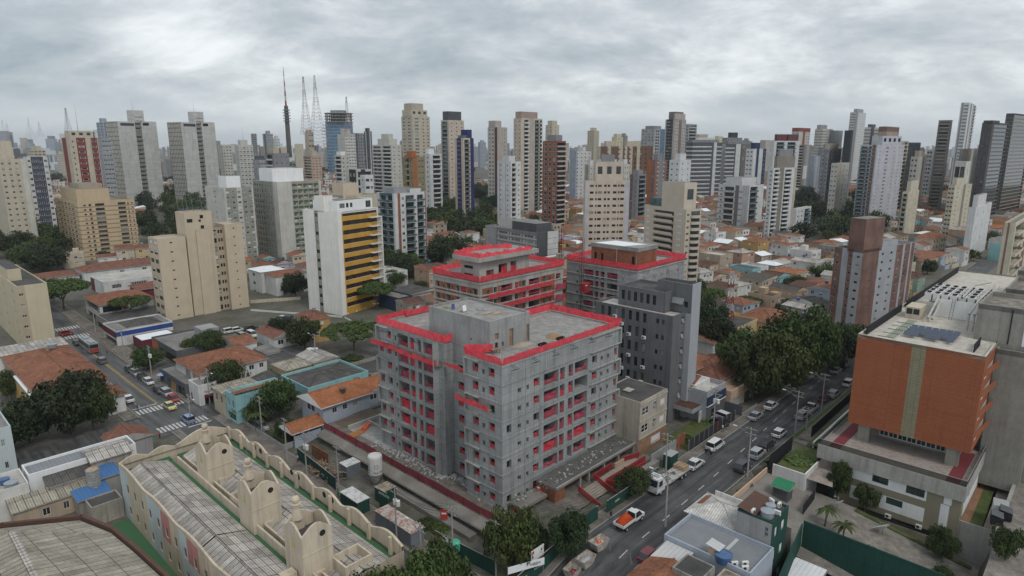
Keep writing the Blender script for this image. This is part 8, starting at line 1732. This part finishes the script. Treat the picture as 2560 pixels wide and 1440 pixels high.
def trees():
 r=random.Random(5)
 near=[(75,1105,9,9,'dark','dark spreading tree over the yard at the left picture edge'),(175,1085,12,14,'dark','large dark multi-stemmed tree in front of the pink-walled house'),(235,1075,10,9,'round','green tree closest to the crosswalk, beside the large dark one'),(30,1000,7,5,'light','small bright tree between the pale house and the pink wall'),(20,1130,8,9,'dark','low dark tree above the white dish at the left edge'),
  (568,985,8,9.5,'round','round dense tree beside the white shop tower on the corner'),(370,925,6,8,'round','street tree over the parked cars on the left street'),(525,880,6,8,'round','leafy tree at the side of the orange tiled corner house'),(480,888,4.5,6,'light','low tree by the orange-ended dark shop'),(762,872,8.5,10,'round','tree right behind the white gabled house'),(702,850,6,7,'dark','tree at the edge of the parking lot above the white gabled house'),
  (885,878,7,14,'umbrella','wide umbrella-shaped tree left of the netted grey block'),(700,1045,8.5,9,'round','tree with reddish tips in the garden of the blue-grey house'),(655,1060,5,5,'dark','small dark tree in front of the aqua house'),(715,1095,4,5,'round','shrubby tree along the garden wall near the timber heap'),(160,775,10,15,'umbrella','broad tree over the left street beside the cream edge block'),(110,760,9,11,'dark','dark tree behind the cream edge block'),(330,790,6,11,'umbrella','low umbrella tree beside the curved corner shop'),(740,745,9,10,'dark','dark tree at the foot of the yellow banded block'),(262,660,6,6,'dark','small tree before the long white house'),
  (1280,1432,9.5,7.5,'light','tall bright green tree at the corner of the podium deck'),(1420,1390,6.5,5.5,'dark','dark feathery tree behind the hoarding and the white skips'),(1340,1395,5,4,'dark','thin dark tree between the corner tree and the stair'),(1580,1240,4.6,5.6,'round','street tree over the ramp beside the white lorry'),
  (1880,1000,13,13,'round','tall roadside tree, nearest of the big clump up the street'),(1940,985,14,14,'light','tall bright roadside tree in the middle of the clump'),(1850,960,12,12,'round','roadside tree at the left of the clump, behind the tan house'),(2010,950,17,14,'round','tallest roadside tree of the clump up the street'),(1960,940,15,13,'dark','dark tree filling the back of the roadside clump'),(2075,925,11,12,'dark','dark roadside tree nearest the orange block'),(2110,900,10,10,'round','tree at the far end of the roadside clump'),(1765,850,12,11,'dark','dark tree behind the pale pier of the dark grey office'),(1790,880,9,10,'dark','tree between the dark grey office and the yellow house'),(1750,800,9,10,'round','tree above the orange hip roofs beside the office'),
  (955,640,9,14,'umbrella','spreading tree beside the yellow banded block balconies'),(1000,700,10,12,'dark','dark tree behind the orange roofs left of the brick block'),(1122,672,15,19,'dark','massive dark round tree behind the brick and concrete block'),(985,720,7,9,'round','smaller round tree below the dark one left of the brick block'),(1050,735,5,6,'light','small round tree among the orange roofs left of the brick block'),(1970,800,6,9,'round','bushy tree beside the patchwork brick tower foot'),(2060,790,6,7,'dark','small dark tree left of the patchwork brick tower'),(1740,740,7,8,'round','tree beside the lattice phone mast'),(1400,640,7,9,'dark','dark tree right of the scaffolded mid-rise')]
 for x,y,h,w,k,lb in near:p=gt(x,y);t=tree(p.x,p.y,h*1.12,w*1.18,k,r);t['label']=lb
 for (u,v,h,w,k),lb in zip(((-31,-8.6,11,10,'round'),(-26,-8.2,11.5,10.5,'light'),(-20.6,-9.0,10.5,10,'round'),(-34.6,-8.8,9,7,'round'),(-18,-5,7.5,7,'light')),('big rounded tree at the bottom edge, left part of the clump','big rounded tree at the bottom edge, middle of the clump','big rounded tree at the bottom edge, right part of the clump','smaller tree at the bottom edge beside the church light well','lower tree between the bottom clump and the white panelled hoarding')):p=W_(u,v);tree(p.x,p.y,h,w,k,r)['label']=lb
 for (x,y,h),lb in zip(((622,1060,5),(640,1080,5.5),(595,1055,4)),('palm in front of the aqua house, tallest beside its corner','palm by the aqua house nearest the garden wall','short palm at the aqua house street corner')):p=gt(x,y);palm(p.x,p.y,h)['label']=lb
 for (u,v,z,h),lb in zip(((36,-38.2,-2.6,4.2),(34.4,-41.4,-3.2,4.0)),('young palm in the gravel garden behind the green sheet wall','second young palm in the gravel garden, nearer the purple bush')):p=W_(u,v);palm(p.x,p.y,h,z)['label']=lb
 for (u,v,z,h,w),lb in zip(((47.5,-36.5,0,7,4.5),(48,-41,0,5,4.5),(44.5,-53,0,5.5,5),(33.5,-55,0,5,4),(40,-61,0,5.5,4.5)),('young tree beside the green shutter of the white panelled facade','small tree in front of the white panelled facade','leafy tree at the right end of the white panelled facade','thin tree at the end of the gravel garden','shrubby tree at the edge of the grey lot')):p=W_(u,v);t=tree(p.x,p.y,h,w,'round',r);t.location.z=[-3.2,-4,-5.8,-5.4,.2][lb.count('zz') or [47.5,48,44.5,33.5,40].index(u)];t['label']=lb
 bush('purple flowering bush in the gravel garden behind the green wall',W_(34.6,-45.2,-3.8),1.6,'leaf_purple',1.0);bush('round green bush right of the purple one in the gravel garden',W_(33.2,-48.2,-4.3),1.3,'leaf_b',1.0);bush('dry grassy shrub bed on the raised lawn by the street',W_(48.6,-29,1.0),2.6,'leaf_d',.3);bush('dark shrub at the foot of the podium by the container',W_(-8.2,9.5,-2.9),1.8,'leaf_a',.6);bush('green hedge clump beside the grey site container',W_(-7.4,6.8,-2.9),1.7,'leaf_b',.5)
 bush('low bushes by the hoarding beneath the feathery tree',W_(-3,-9.8,-1.2),1.5,'leaf_b',.8);bush('overgrown shrubs beside the metal street fence',W_(44,-8.6,0),1.8,'leaf_a',.6);bush('leafy shrub beside the office entrance canopy',W_(55.6,-6.8,0),1.5,'leaf_b',.9);bush('overgrown verge left of the netted grey block',W_(26,84,-.2),3.4,'leaf_b',.4)
 items=[];kinds={'dark':'dark dense tree','round':'mid-green round tree','light':'bright green tree','far':'distant dark tree','umbrella':'flat-topped spreading tree'}
 def scatter(x,y,h,w,k,hi=False):
  if free(x,y,.5):items.append((tree(x,y,h,w,k,r,hi),(x,y,h*.6),kinds[k]))
 for (a,b,c,d),n,(h0,h1) in zip(WOODS,(34,26,44,8,12,20,44,9,9,12,0),((9,14),(10,15),(9,15),(8,12),(9,14),(11,15),(10,16),(9,13),(9,13),(8,12),(0,1))):
  for i in range(n):p=gt(r.uniform(a,b),r.uniform(c,d));h=r.uniform(h0,h1);scatter(p.x,p.y,h*1.1,h*r.uniform(1.35,1.8),r.choice(('dark','dark','round','round','light')) if p.y < 560 else r.choice(('far','dark')),p.y < 330)
 for i in range(46):a,R=r.uniform(0,6.28),150*math.sqrt(r.random());h=r.uniform(9,14);scatter(-215+R*math.cos(a),690+R*.8*math.sin(a),h,h*1.7,'far')
 for i in range(150):
  if len(items) > 292:break
  x,y=r.uniform(880,2560),r.uniform(440,790);p=gt(x,y);h=r.uniform(5,10);scatter(p.x,p.y,h,h*r.uniform(1.1,1.6),r.choice(('dark','round','light','umbrella')),p.y < 300)
 name_all(items,'%s, %s%s %s')
 for o,p,d in items:o['group']='trees among the houses and towers'
 b=MB();cl=TM[('far',False,0)][0] if ('far',False,0) in TM else crown_mesh(3,'far',.32)    # woods too far to count
 vs=[v.co.copy() for v in cl.vertices];fs=[tuple(q.vertices) for q in cl.polygons]
 for i in range(110):
  k=r.choice(((1735,1870,425,450),(370,520,395,480),(480,560,420,470),(880,940,395,420),(640,830,395,440),(30,160,395,470),(1000,1300,405,440),(1350,1900,420,446)));p=gt(r.uniform(k[0],k[1]),r.uniform(k[2],k[3]))
  if not free(p.x,p.y,2):continue
  h=r.uniform(10,17);m=Matrix.Translation((p.x,p.y,p.z)) @ Matrix.Diagonal((h*.9,h*.9,h,1))
  b0=len(b.v);b.v.extend([tuple(m @ v) for v in vs]);b.f.extend([tuple(j+b0 for j in f) for f in fs]);b.mi('leaf_far');b.m.extend([0]*len(fs));b.uv.extend([(0,0)]*sum(len(f) for f in fs))
 struct('distant_woods',b,'stuff')
trees()

#-- vehicles
CARS={}
CC={'white':(.66,.66,.66),'silver':(.36,.37,.39),'black':(.02,.02,.022),'grey':(.14,.145,.15),'red':(.36,.02,.02),'blue':(.20,.27,.45),'maroon':(.16,.03,.045),'cream':(.55,.47,.20),'dark':(.045,.047,.052)}
def car_parts(kind,col):
 k=(kind,col)
 if k in CARS:return CARS[k]
 L,Wd,Hb,Hc={'hatch':(3.9,1.7,.86,1.48),'sedan':(4.5,1.76,.85,1.44),'suv':(4.4,1.82,1.0,1.68),'van':(4.7,1.8,1.05,1.85),'pickup':(5.2,1.85,1.0,1.75)}[kind]
 m=M('car_'+col,CC[col],'paint');x0,x1=-L/2,L/2;w=Wd/2
 cab={'hatch':(-.48,-.36,.16,.36),'sedan':(-.40,-.24,.13,.30),'suv':(-.49,-.42,.12,.30),'van':(-.49,-.45,.2,.36),'pickup':(-.10,-.05,.16,.30)}[kind]
 b=MB();prof=[(x0,.30),(x0,Hb*.92),(x0+.12,Hb),(x1-.9,Hb),(x1-.15,Hb*.86),(x1,Hb*.6),(x1,.28)]
 for (a,c) in zip(prof[:-1],prof[1:]):b.face([(a[0],w,a[1]),(a[0],-w,a[1]),(c[0],-w,c[1]),(c[0],w,c[1])][::-1],m)
 for s in (-1,1):b.face([(p[0],s*w,p[1]) for p in (prof if s < 0 else prof[::-1])],m)
 c0,c1,c2,c3=[q*L for q in cab];wt=w*.82;zb=Hb-.02
 b.face([(c1,-wt,Hc),(c2,-wt,Hc),(c2,wt,Hc),(c1,wt,Hc)],m)
 for s in (-1,1):
  for a,e in ((c0,c1),(c3,c2)):b.face([(a,s*w*.97,zb),(a+.14*(1 if a < 0 else -1),s*w*.97,zb),(e+.1*(1 if a < 0 else -1),s*wt,Hc),(e,s*wt,Hc)],m)
 if kind == 'pickup':b.box(x0+.08,c0-.1,-w*.86,w*.86,Hb-.45,Hb+.005,'interior_dark')
 body=b.mesh('body');g=MB();e=.985
 q=lambda x,y,z:(x,y,z)
 g.face([(c0+.02,w*.9,zb),(c0+.02,-w*.9,zb),(c1,-wt*e,Hc-.03),(c1,wt*e,Hc-.03)],'glass_dark');g.face([(c3-.02,-w*.9,zb),(c3-.02,w*.9,zb),(c2,wt*e,Hc-.03),(c2,-wt*e,Hc-.03)],'glass_dark')
 for s in (-1,1):g.face([(c0+.05,s*w*.955,zb),(c3-.05,s*w*.955,zb),(c2,s*wt*.99,Hc-.02),(c1,s*wt*.99,Hc-.02)],'glass_dark')
 glass=g.mesh('window');t=MB();t.tube((0,-.1,0),(0,.1,0),.32,m='rubber',n=14);t.tube((0,-.11,0),(0,.11,0),.19,m='frame_alu',n=10);wheel=t.mesh('wheel')
 h=MB();h.box(-.03,.03,-.2,.2,-.08,.08,'glass_light');hl=h.mesh('headlight');h=MB();h.box(-.03,.03,-.12,.12,-.12,.12,'tail_red');tl=h.mesh('taillight')
 CARS[k]=[('body',body,None),('window',glass,None)]+[('wheel',wheel,(x,y,.32)) for x in (x0+.78,x1-.78) for y in (-w+.06,w-.06)]+[('headlight',hl,(x1-.03,y,Hb*.68)) for y in (-w+.3,w-.3)]+[('taillight',tl,(x0+.0,y,Hb*.78)) for y in (-w+.2,w-.2)]
 return CARS[k]
def car(x,y,kind,col,ang,label,p=None,z=.1):
 p=p or gp(x,y,gh(*gt(x,y).xy)+.6);t=thing('pickup_truck' if kind == 'pickup' else 'van' if kind == 'van' else 'car',label,'pickup' if kind == 'pickup' else 'van' if kind == 'van' else 'car',(p.x,p.y,gh(p.x,p.y)+z),ang,'cars on the streets and lots')
 for nm,me,q in car_parts(kind,col):o=raw(nm,me,t);o.location=q or (0,0,0)
 return t
LS,RS=GA-90,GA
def cars():
 for a in ((324,923,'hatch','dark',LS,'dark hatchback first in the row under the left street tree'),(340,933,'suv','silver',LS,'silver SUV second in the row under the left street tree'),(356,943,'hatch','dark',LS,'dark hatchback between the silver SUV and a white car'),(371,954,'hatch','white',LS,'white hatchback at the end of the parked row by the blue parasol'),(397,974,'sedan','black',LS,'black car queueing behind the silver one before the crosswalk'),(417,983,'suv','silver',LS,'silver car between the black and the red cars'),(434,996,'hatch','red',LS,'bright red hatchback near the crosswalk'),(424,1015,'sedan','cream',LS,'cream and white car on the first crosswalk'),(470,1048,'suv','blue',LS+180,'light blue car on the crosswalk beside the church turret'),(320,997,'sedan','white',LS+180,'white car parked at the left kerb by the red tiled corner'),(254,902,'suv','grey',LS+180,'grey car alone in the left lane below the bus'),(192,857,'sedan','dark',LS+180,'dark sedan beside the bus'),(165,833,'hatch','red',GA,'small red car crossing between the far crosswalks'),
  (574,828,'suv','white',GA,'white car in the parking lot, leftmost'),(592,825,'hatch','white',GA,'white hatchback in the parking lot, second from the left'),(626,820,'sedan','black',GA,'black car in the parking lot'),(606,841,'suv','silver',GA-90,'silver SUV in the front row of the parking lot'),(630,837,'van','white',GA-90,'white van in the front row of the parking lot'),(708,796,'sedan','white',GA-60,'white car by the white wall behind the lot tree'),(724,798,'suv','dark',GA-60,'dark car by the white wall behind the lot tree'),(814,834,'sedan','silver',GA-30,'silver sedan parked below the yellow banded block'),(652,1068,'suv','silver',LS,'silver car by the garden wall of the blue-grey house'),
  (1737,1160,'sedan','white',RS,'white sedan right behind the flatbed lorry'),(1788,1114,'van','white',RS,'white van with a motorbike behind it at the kerb'),(1889,1040,'sedan','silver',RS,'silver sedan at the left kerb below the roadside trees'),(1927,1014,'sedan','white',RS,'white sedan at the left kerb next to the big trees'),(1857,1166,'suv','dark',RS,'dark SUV at the right kerb, nearest the camera'),(1893,1134,'suv','silver',RS,'silver SUV at the right kerb behind the dark SUV'),(1917,1112,'suv','black',RS,'black car half behind the street pole, right kerb'),(1948,1083,'hatch','white',RS,'white hatchback at the right kerb by the raised lawn path'),(2006,1039,'suv','silver',RS,'silver off-roader with a spare wheel at the right kerb'),(2026,1022,'pickup','white',RS,'white pickup at the right kerb before the orange block'),(2061,997,'hatch','maroon',RS,'dark red car hidden among shrubs by the black fence'),(2084,986,'suv','silver',RS,'silver SUV at the right kerb beside the orange block edge'),(2122,958,'suv','white',RS,'white SUV just left of the orange block corner'),(2090,926,'sedan','silver',RS,'silver car far up the street under the trees'),(2110,913,'suv','dark',RS,'dark car farthest up the street under the trees'),(1622,1388,'hatch','maroon',RS,'maroon car at the right kerb by the orange tiled roof'),(1802,1040,'suv','white',GA+80,'white SUV in the forecourt of the dark blue fronted house'),(1798,1056,'hatch','black',GA+80,'black car in the forecourt behind the lamp post')):car(*a)
cars()
def wheels(t,xs,w,r=.48):
 for x in xs:
  for s in (-1,1):b=MB();b.tube((0,-.14,0),(0,.14,0),r,m='rubber',n=14);b.tube((0,-.15,0),(0,.15,0),r*.55,m='frame_alu',n=10);o=obj('wheel',b,t);o.location=(x,s*w,r)
def trucks():
 p=gp(1668,1210,.1);t=thing('flatbed_truck','white flatbed lorry with an empty pale bed and a crate, parked facing the camera','lorry',(p.x,p.y,.12),GA+180);b=MB();b.box(2.8,5.0,-1.2,1.2,.7,3.0,'car_white');b.face([(5.0,-1.2,.7),(5.25,-1.15,.7),(5.25,-1.15,1.7),(5.0,-1.2,3)],'car_white');b.box(5.0,5.25,-1.15,1.15,.6,1.7,'car_white');b.box(3.4,4.2,-.5,.5,3,3.15,'frame_alu');obj('cab',b,t)
 g=MB();g.face([(5.26,-1.0,1.72),(5.26,1.0,1.72),(5.03,1.0,2.8),(5.03,-1.0,2.8)],'glass_dark');[g.face([(3.7,s*1.21,1.7),(4.9,s*1.21,1.7),(4.8,s*1.21,2.7),(3.7,s*1.21,2.7)],'glass_dark') for s in (-1,1)];obj('windscreen',g,t)
 b=MB();b.box(-6,2.6,-1.25,1.25,1.0,1.25,'bed_grey');b.box(-6,2.6,-1.28,-1.2,.75,1.0,'steel_dark');b.box(-5.6,2.6,-.5,.5,.6,1.0,'steel_dark');obj('flatbed',b,t);wheels(t,(4.1,-3,-4.3),1.05);[obj('headlight',(lambda b:(b.box(5.26,5.3,s*.85-.2,s*.85+.2,.8,1.0,'glass_light'),b)[1])(MB()),t) for s in (-1,1)]
 k=MB();k.box(-.9,.9,-1.1,1.1,0,.7,'plywood');[k.box(-.9,.9,-1.1+i*.5,-.95+i*.5,.7,.78,'wood') for i in range(5)];gthing('wooden_crate','wooden pallet crate at the tail of the flatbed lorry','crate',k,*uv_of(W_(*uv_of(p),0)+U*4.6),1.38)
 for i,d in enumerate((-.8,2.0)):heap('tarp_bundle',['dark bundled tarp on the flatbed just behind the cab','black bag lying in the middle of the flatbed'][i],'tarp','wall_dark',tuple(p+U*d+Vector((0,0,1.3))),[.9,.5][i],[.8,.4][i],[.5,.3][i],i+2)
 p=gp(1572,1308,.3);t=thing('pickup_truck','white open-bed truck facing up the street','truck',(p.x,p.y,.12),GA)
 for nm,me,q in car_parts('pickup','white')[1:2]:o=raw(nm,me,t);o.location=(1.0,0,.12)
 b=MB();b.box(.55,2.0,-.85,.85,.5,1.12,'car_white');b.face([(.6,-.72,1.9),(1.75,-.72,1.9),(1.75,.72,1.9),(.6,.72,1.9)],'car_white');b.box(2.0,3.2,-.85,.85,.5,1.05,'car_white');[b.box(.55,.68,s-.07,s+.07,1.1,1.88,'car_white') for s in (-.78,.78)];obj('cab',b,t)
 b=MB();b.box(-2.9,.45,-1.0,1.0,.75,.9,'steel_dark');[b.box(*q,.9,1.35,'car_white') for q in ((-2.9,.45,-1,-.94),(-2.9,.45,.94,1),(-2.9,-2.84,-.94,.94))];obj('load_bed',b,t);wheels(t,(2.3,-1.9),.82,.36);h=MB();h.box(-.5,.5,-.4,.4,0,.05,'tail_red')
 heap('orange_tarp','orange tarpaulin heaped over the load of the white open-bed truck','tarp','tarp_orange',tuple(p-U*1.15+Vector((0,0,.95))),1.72,1.02,1.25,3)
 for i,(x,y,lb) in enumerate(((1433,1400,'rusty-white skip holding a red bag, nearest the camera'),(1464,1386,'pale rubble skip full of grey debris, middle of the three'),(1497,1358,'pale skip with debris and a reddish scrap, farthest of the three'))):
  p=gp(x,y,.6);t=thing('skip',lb,'skip',(p.x,p.y,gh(p.x,p.y)+.1),GA+[8,0,-4][i],'skips along the hoarding');b=MB();lo=[(-.9,-.7),(.9,-.7),(.9,.7),(-.9,.7)];up=[(-1.5,-.9),(1.5,-.9),(1.5,.9),(-1.5,.9)]
  for j in range(4):k=(j+1) % 4;b.face([(*lo[j],0),(*lo[k],0),(*up[k],1.4),(*up[j],1.4)],'skip_white');b.face([(lo[k][0]*.96,lo[k][1]*.95,.1),(lo[j][0]*.96,lo[j][1]*.95,.1),(up[j][0]*.97,up[j][1]*.95,1.4),(up[k][0]*.97,up[k][1]*.95,1.4)],'skip_white')
  b.face([(*q,.1) for q in lo],'skip_white');obj('bin',b,t);f=lump('rubble_white' if i else 'dirt',i+3);o=obj('debris',f,t);o.scale=(1.15,.75,.4 if i else .15);o.location=(0,0,.75 if i else .12)
  if i != 1:heap('red_bag',['red plastic bag inside the nearest skip','reddish scrap on the farthest skip'][i//2],'bag','barrier_orange' if i else 'net_red',(p.x,p.y,gh(p.x,p.y)+(1.1 if i else .4)),.5,.4,.5,8+i)
 p=gp(222,868,-2.5);t=thing('bus','grey and red city bus heading away on the left street','bus',(*gt(224,875).xy,gh(*gt(224,875).xy)+.1),GA+90);b=MB();b.box(-5.6,5.6,-1.25,1.25,.4,3.1,'bus_grey');b.box(-5.64,-5.6,-1.2,1.2,.5,1.6,'bus_red');b.box(-4.6,-1.2,-.7,.7,3.1,3.35,'bus_grey');b.box(1.5,4,-.7,.7,3.1,3.35,'bus_grey');obj('body',b,t);g=MB();[g.face([(-5.4,s*1.26,1.6),(5.4,s*1.26,1.6),(5.4,s*1.26,2.7),(-5.4,s*1.26,2.7)],'glass_dark') for s in (-1,1)];g.face([(-5.62,1.1,1.75),(-5.62,-1.1,1.75),(-5.62,-1.1,2.8),(-5.62,1.1,2.8)],'glass_dark');obj('window',g,t);wheels(t,(3.4,-3),1.15)
 for i,(x,y,lb) in enumerate(((1771,1132,'motorbike parked behind the white van'),(1388,1432,'dark motorbike on the pavement by the hoarding at the bottom edge'))):
  p=gp(x,y,.3);t=thing('motorbike',lb,'motorbike',(p.x,p.y,gh(p.x,p.y)+.2),GA+70);b=MB();b.box(-.5,.45,-.14,.14,.45,.8,'car_dark');b.box(-.75,-.1,-.15,.15,.8,.92,'black');b.tube((.45,0,.7),(.7,0,.32),.05,m='steel');b.tube((.42,-.35,1.05),(.42,.35,1.05),.025,m='steel');b.box(-.95,-.6,-.25,.25,.9,1.3,'ac_white');obj('frame',b,t)
  for xx in (-.65,.7):w=MB();w.tube((0,-.06,0),(0,.06,0),.31,m='rubber',n=12);o=obj('wheel',w,t);o.location=(xx,0,.31)
trucks()
#-- poles,wires,people
def pole(x,y,h,label,lamp=0,tr=False,arm=GA,p=None):
 p=p or gt(x,y);z=gh(p.x,p.y);t=thing('utility_pole',label,'pole',(p.x,p.y,z),arm,'utility poles along the streets');b=MB();b.tube((0,0,-.3),(0,0,h),.16,.11,'pole_grey',8);obj('post',b,t)
 if lamp:b=MB();b.path([(0,0,h*.8),(0,lamp*1.2,h*.9),(0,lamp*2.6,h*.95)],.045,'steel',6);b.box(-.12,.12,min(lamp*2.6,lamp*3.3),max(lamp*2.6,lamp*3.3),h*.94,h*.94+.12,'ac_white');obj('lamp_arm',b,t)
 for k in (.25,1.2):c=MB();c.box(-.06,.06,-1.1,1.1,h-k-.06,h-k+.06,'pole_grey');[c.tube((0,yy,h-k+.06),(0,yy,h-k+.22),.05,m='steel_dark',n=5) for yy in (-1,-.4,.4,1)];obj('crossarm',c,t)
 if tr:c=MB();[c.lathe((.1,yy,h-3.2),[(0,0),(.32,0),(.34,.9),(0,1)],'ac_white',10) for yy in (-.6,.15)];obj('transformer',c,t)
 return Vector((p.x,p.y,z+h))
def wire(a,c,label,n=4):
 b=MB();d=c-a;o=Vector((-d.y,d.x,0)).normalized()
 for k in range(n):
  s=o*((-1,-.4,.4,1)[k % 4]);zo=-.1 if k < 4 else -1.5;b.path([a+d*(i/8)+s+Vector((0,0,zo-1.1*math.sin(math.pi*i/8))) for i in range(9)],.022,'steel_dark',3)
 tag(obj('power_line',b),label,'wires','power lines between the poles')
def poles():
 right=[pole(1240,1442,9,'grey pole at the podium corner beside the bright green tree'),pole(1663,1318,9.5,'street pole with a lamp arm at the right kerb below the lorry',1),pole(1868,1192,9.5,'tall pale pole with two crossarms at the right kerb by the dark SUV',1),pole(1987,1086,9.5,'pole with lamp arm beside the raised lawn',1),pole(2053,1030,9,'pole with lamp arm at the right kerb near the white pickup',1)]
 for i,(a,c) in enumerate(zip(right[:-1],right[1:])):wire(a,c,'bundle of power lines along the right street, '+['nearest span','second span from the camera','third span from the camera','far span'][i],6)
 l2=[pole(1663,1202,9,'pole on the left pavement beside the green kiosk'),pole(1783,1072,9,'pole with transformer before the dark blue fronted house',0,True)];wire(l2[0],l2[1],'power lines above the metal street fence')
 left=[pole(1132,1402,9,'pale pole with crossarm beside the bright green tank'),pole(992,1352,9.5,'pole with white transformers next to the grey site container',0,True),pole(848,1240,9.5,'pole beside the green hoarding near the silo'),pole(768,1200,9.5,'pole with transformers above the timber heap',0,True),pole(718,1152,9,'pole by the low garden wall of the blue-grey house'),pole(656,1090,9,'pole at the red painted kerb near the aqua house'),pole(525,1010,9,'pole in front of the white shop tower',-1),pole(380,945,9,'pole with transformers by the left street cars',0,True),pole(312,900,9,'pole near the bright white canopy shop'),pole(240,835,9,'pole near the blue banded shop')]
 for i,(a,c) in enumerate(zip(left[:-1],left[1:])):wire(a,c,'power lines over the left streets, '+['starting at the green tank','above the grey site container','beside the silo','above the green hoarding','over the garden wall','in front of the aqua house','over the street corner','above the parked cars','toward the blue banded shop'][i],6)
 pole(790,905,8,'slim pole in front of the umbrella tree',1);pole(1055,1465,10,'tall lamp post rising through the bottom clump of trees',1);pole(478,1060,7,'thin traffic pole between the two crosswalks',-1);pole(2015,1075,5,'white square pylon beside the orange block path')
 p=gt(1818,838);t,H=lattice('red and white lattice phone mast among the small houses',1818,838,680,p.y,2.6,True,16);b=MB();[b.box(a,a+.35,-.9,-.7,H*.62+k,H*.62+k+1.6,'ac_white') for a in (-1,0,.8) for k in (0,4)];obj('antenna_panel',b,t)
 b=MB();b.lathe((0,0,2.2),[(1.5,0),(.8,.35),(0,.55)],'parasol',12);b.tube((0,0,0),(0,0,2.4),.03,m='steel');p=gt(410,956);one('parasol','blue and white parasol over a pavement stall by the queue of cars','parasol',b,(p.x,p.y,p.z+.1))
poles()
def person(x,y,label,top,legs,ang=0,stride=.25,z=.2,hair=(.03,.02,.015)):
 p=gt(x,y);s=stride;V_=[(0,0,.95),(0,0,1.2),(0,0,1.42),(0,.01,1.52),(0,.03,1.66),(-.1,0,.9),(-.12,s*.5,.5),(-.12,s*.6,.07),(-.12,s*.6+.16,.04),(.1,0,.9),(.12,-s*.3,.5),(.12,-s*.9,.09),(.12,-s*.9+.16,.04),(-.2,0,1.4),(-.25,-s*.4,1.13),(-.24,-s*.3+.1,.88),(.2,0,1.4),(.25,s*.4,1.13),(.24,s*.5+.1,.88)]
 E_=[(0,1),(1,2),(2,3),(3,4),(0,5),(5,6),(6,7),(7,8),(0,9),(9,10),(10,11),(11,12),(2,13),(13,14),(14,15),(2,16),(16,17),(17,18)];R_=[.15,.14,.16,.06,.105,.1,.07,.045,.04,.1,.07,.045,.04,.065,.05,.035,.065,.05,.035]
 me=bpy.data.meshes.new('body');me.from_pydata(V_,E_,[]);o=bpy.data.objects.new('person',me);COL.objects.link(o);m=o.modifiers.new('skin','SKIN');m.use_smooth_shade=True;o.modifiers.new('sub','SUBSURF').levels=1
 for k,v in enumerate(me.skin_vertices[0].data):v.radius=(R_[k],R_[k]*.8)
 me.skin_vertices[0].data[0].use_root=True;dg=bpy.context.evaluated_depsgraph_get();dg.update();m2=bpy.data.meshes.new_from_object(o.evaluated_get(dg));o.modifiers.clear();o.data=m2;m2.materials.clear()
 for nm in (top,legs,'skin'):m2.materials.append(MATS[nm])
 for f in m2.polygons:c=f.center;f.material_index=2 if c.z > 1.5 or (abs(c.x) > .19 and c.z < 1.12) else 0 if c.z > .93 else 1
 h=MB();h.lathe((0,.0,1.66),[(.115,-.02),(.12,.05),(.09,.11),(0,.14)],'hair',10);obj('hair',h,o);o.location=(p.x,p.y,p.z+z);o.rotation_euler=(0,0,rad(ang));tag(o,label,'person')
for a in ((1806,1082,'person in a pale shirt walking on the pavement by the metal fence','cloth_white','cloth_dark',40),(400,1098,'person in a pink top standing at the second crosswalk','cloth_pink','cloth_dark',0),(345,1030,'person in dark clothes waiting at the first crosswalk','cloth_dark','cloth_blue',90),(846,1247,'worker in a green vest, leftmost of three by the green hoarding','cloth_green','cloth_dark',0),(853,1253,'worker in a green vest, middle of three by the green hoarding','cloth_green','cloth_blue',60),(866,1258,'worker in a green vest, rightmost of three by the green hoarding','cloth_green','cloth_dark',200),(745,1158,'person in grey with a white cap beside the hoarding end','cloth_white','cloth_dark',120),(1527,1302,'person in dark clothes at the rear of the orange-loaded truck','cloth_dark','cloth_dark',20),(268,885,'person walking on the pavement below the bus','cloth_pink','cloth_dark',130)):person(*a)
#-- air
def haze():
 b=MB();b.box(-14000,14000,-60,12500,-14,240,'haze');o=struct('haze',b,'stuff')
m_=bpy.data.materials.new('haze');m_.use_nodes=True;MATS['haze']=m_;n_=m_.node_tree;n_.nodes.clear();v_=n_.nodes.new('ShaderNodeVolumePrincipled');v_.inputs['Color'].default_value=(.86,.91,.96,1);v_.inputs['Density'].default_value=.00008;v_.inputs['Anisotropy'].default_value=.2;n_.links.new(v_.outputs[0],n_.nodes.new('ShaderNodeOutputMaterial').inputs['Volume'])
haze()
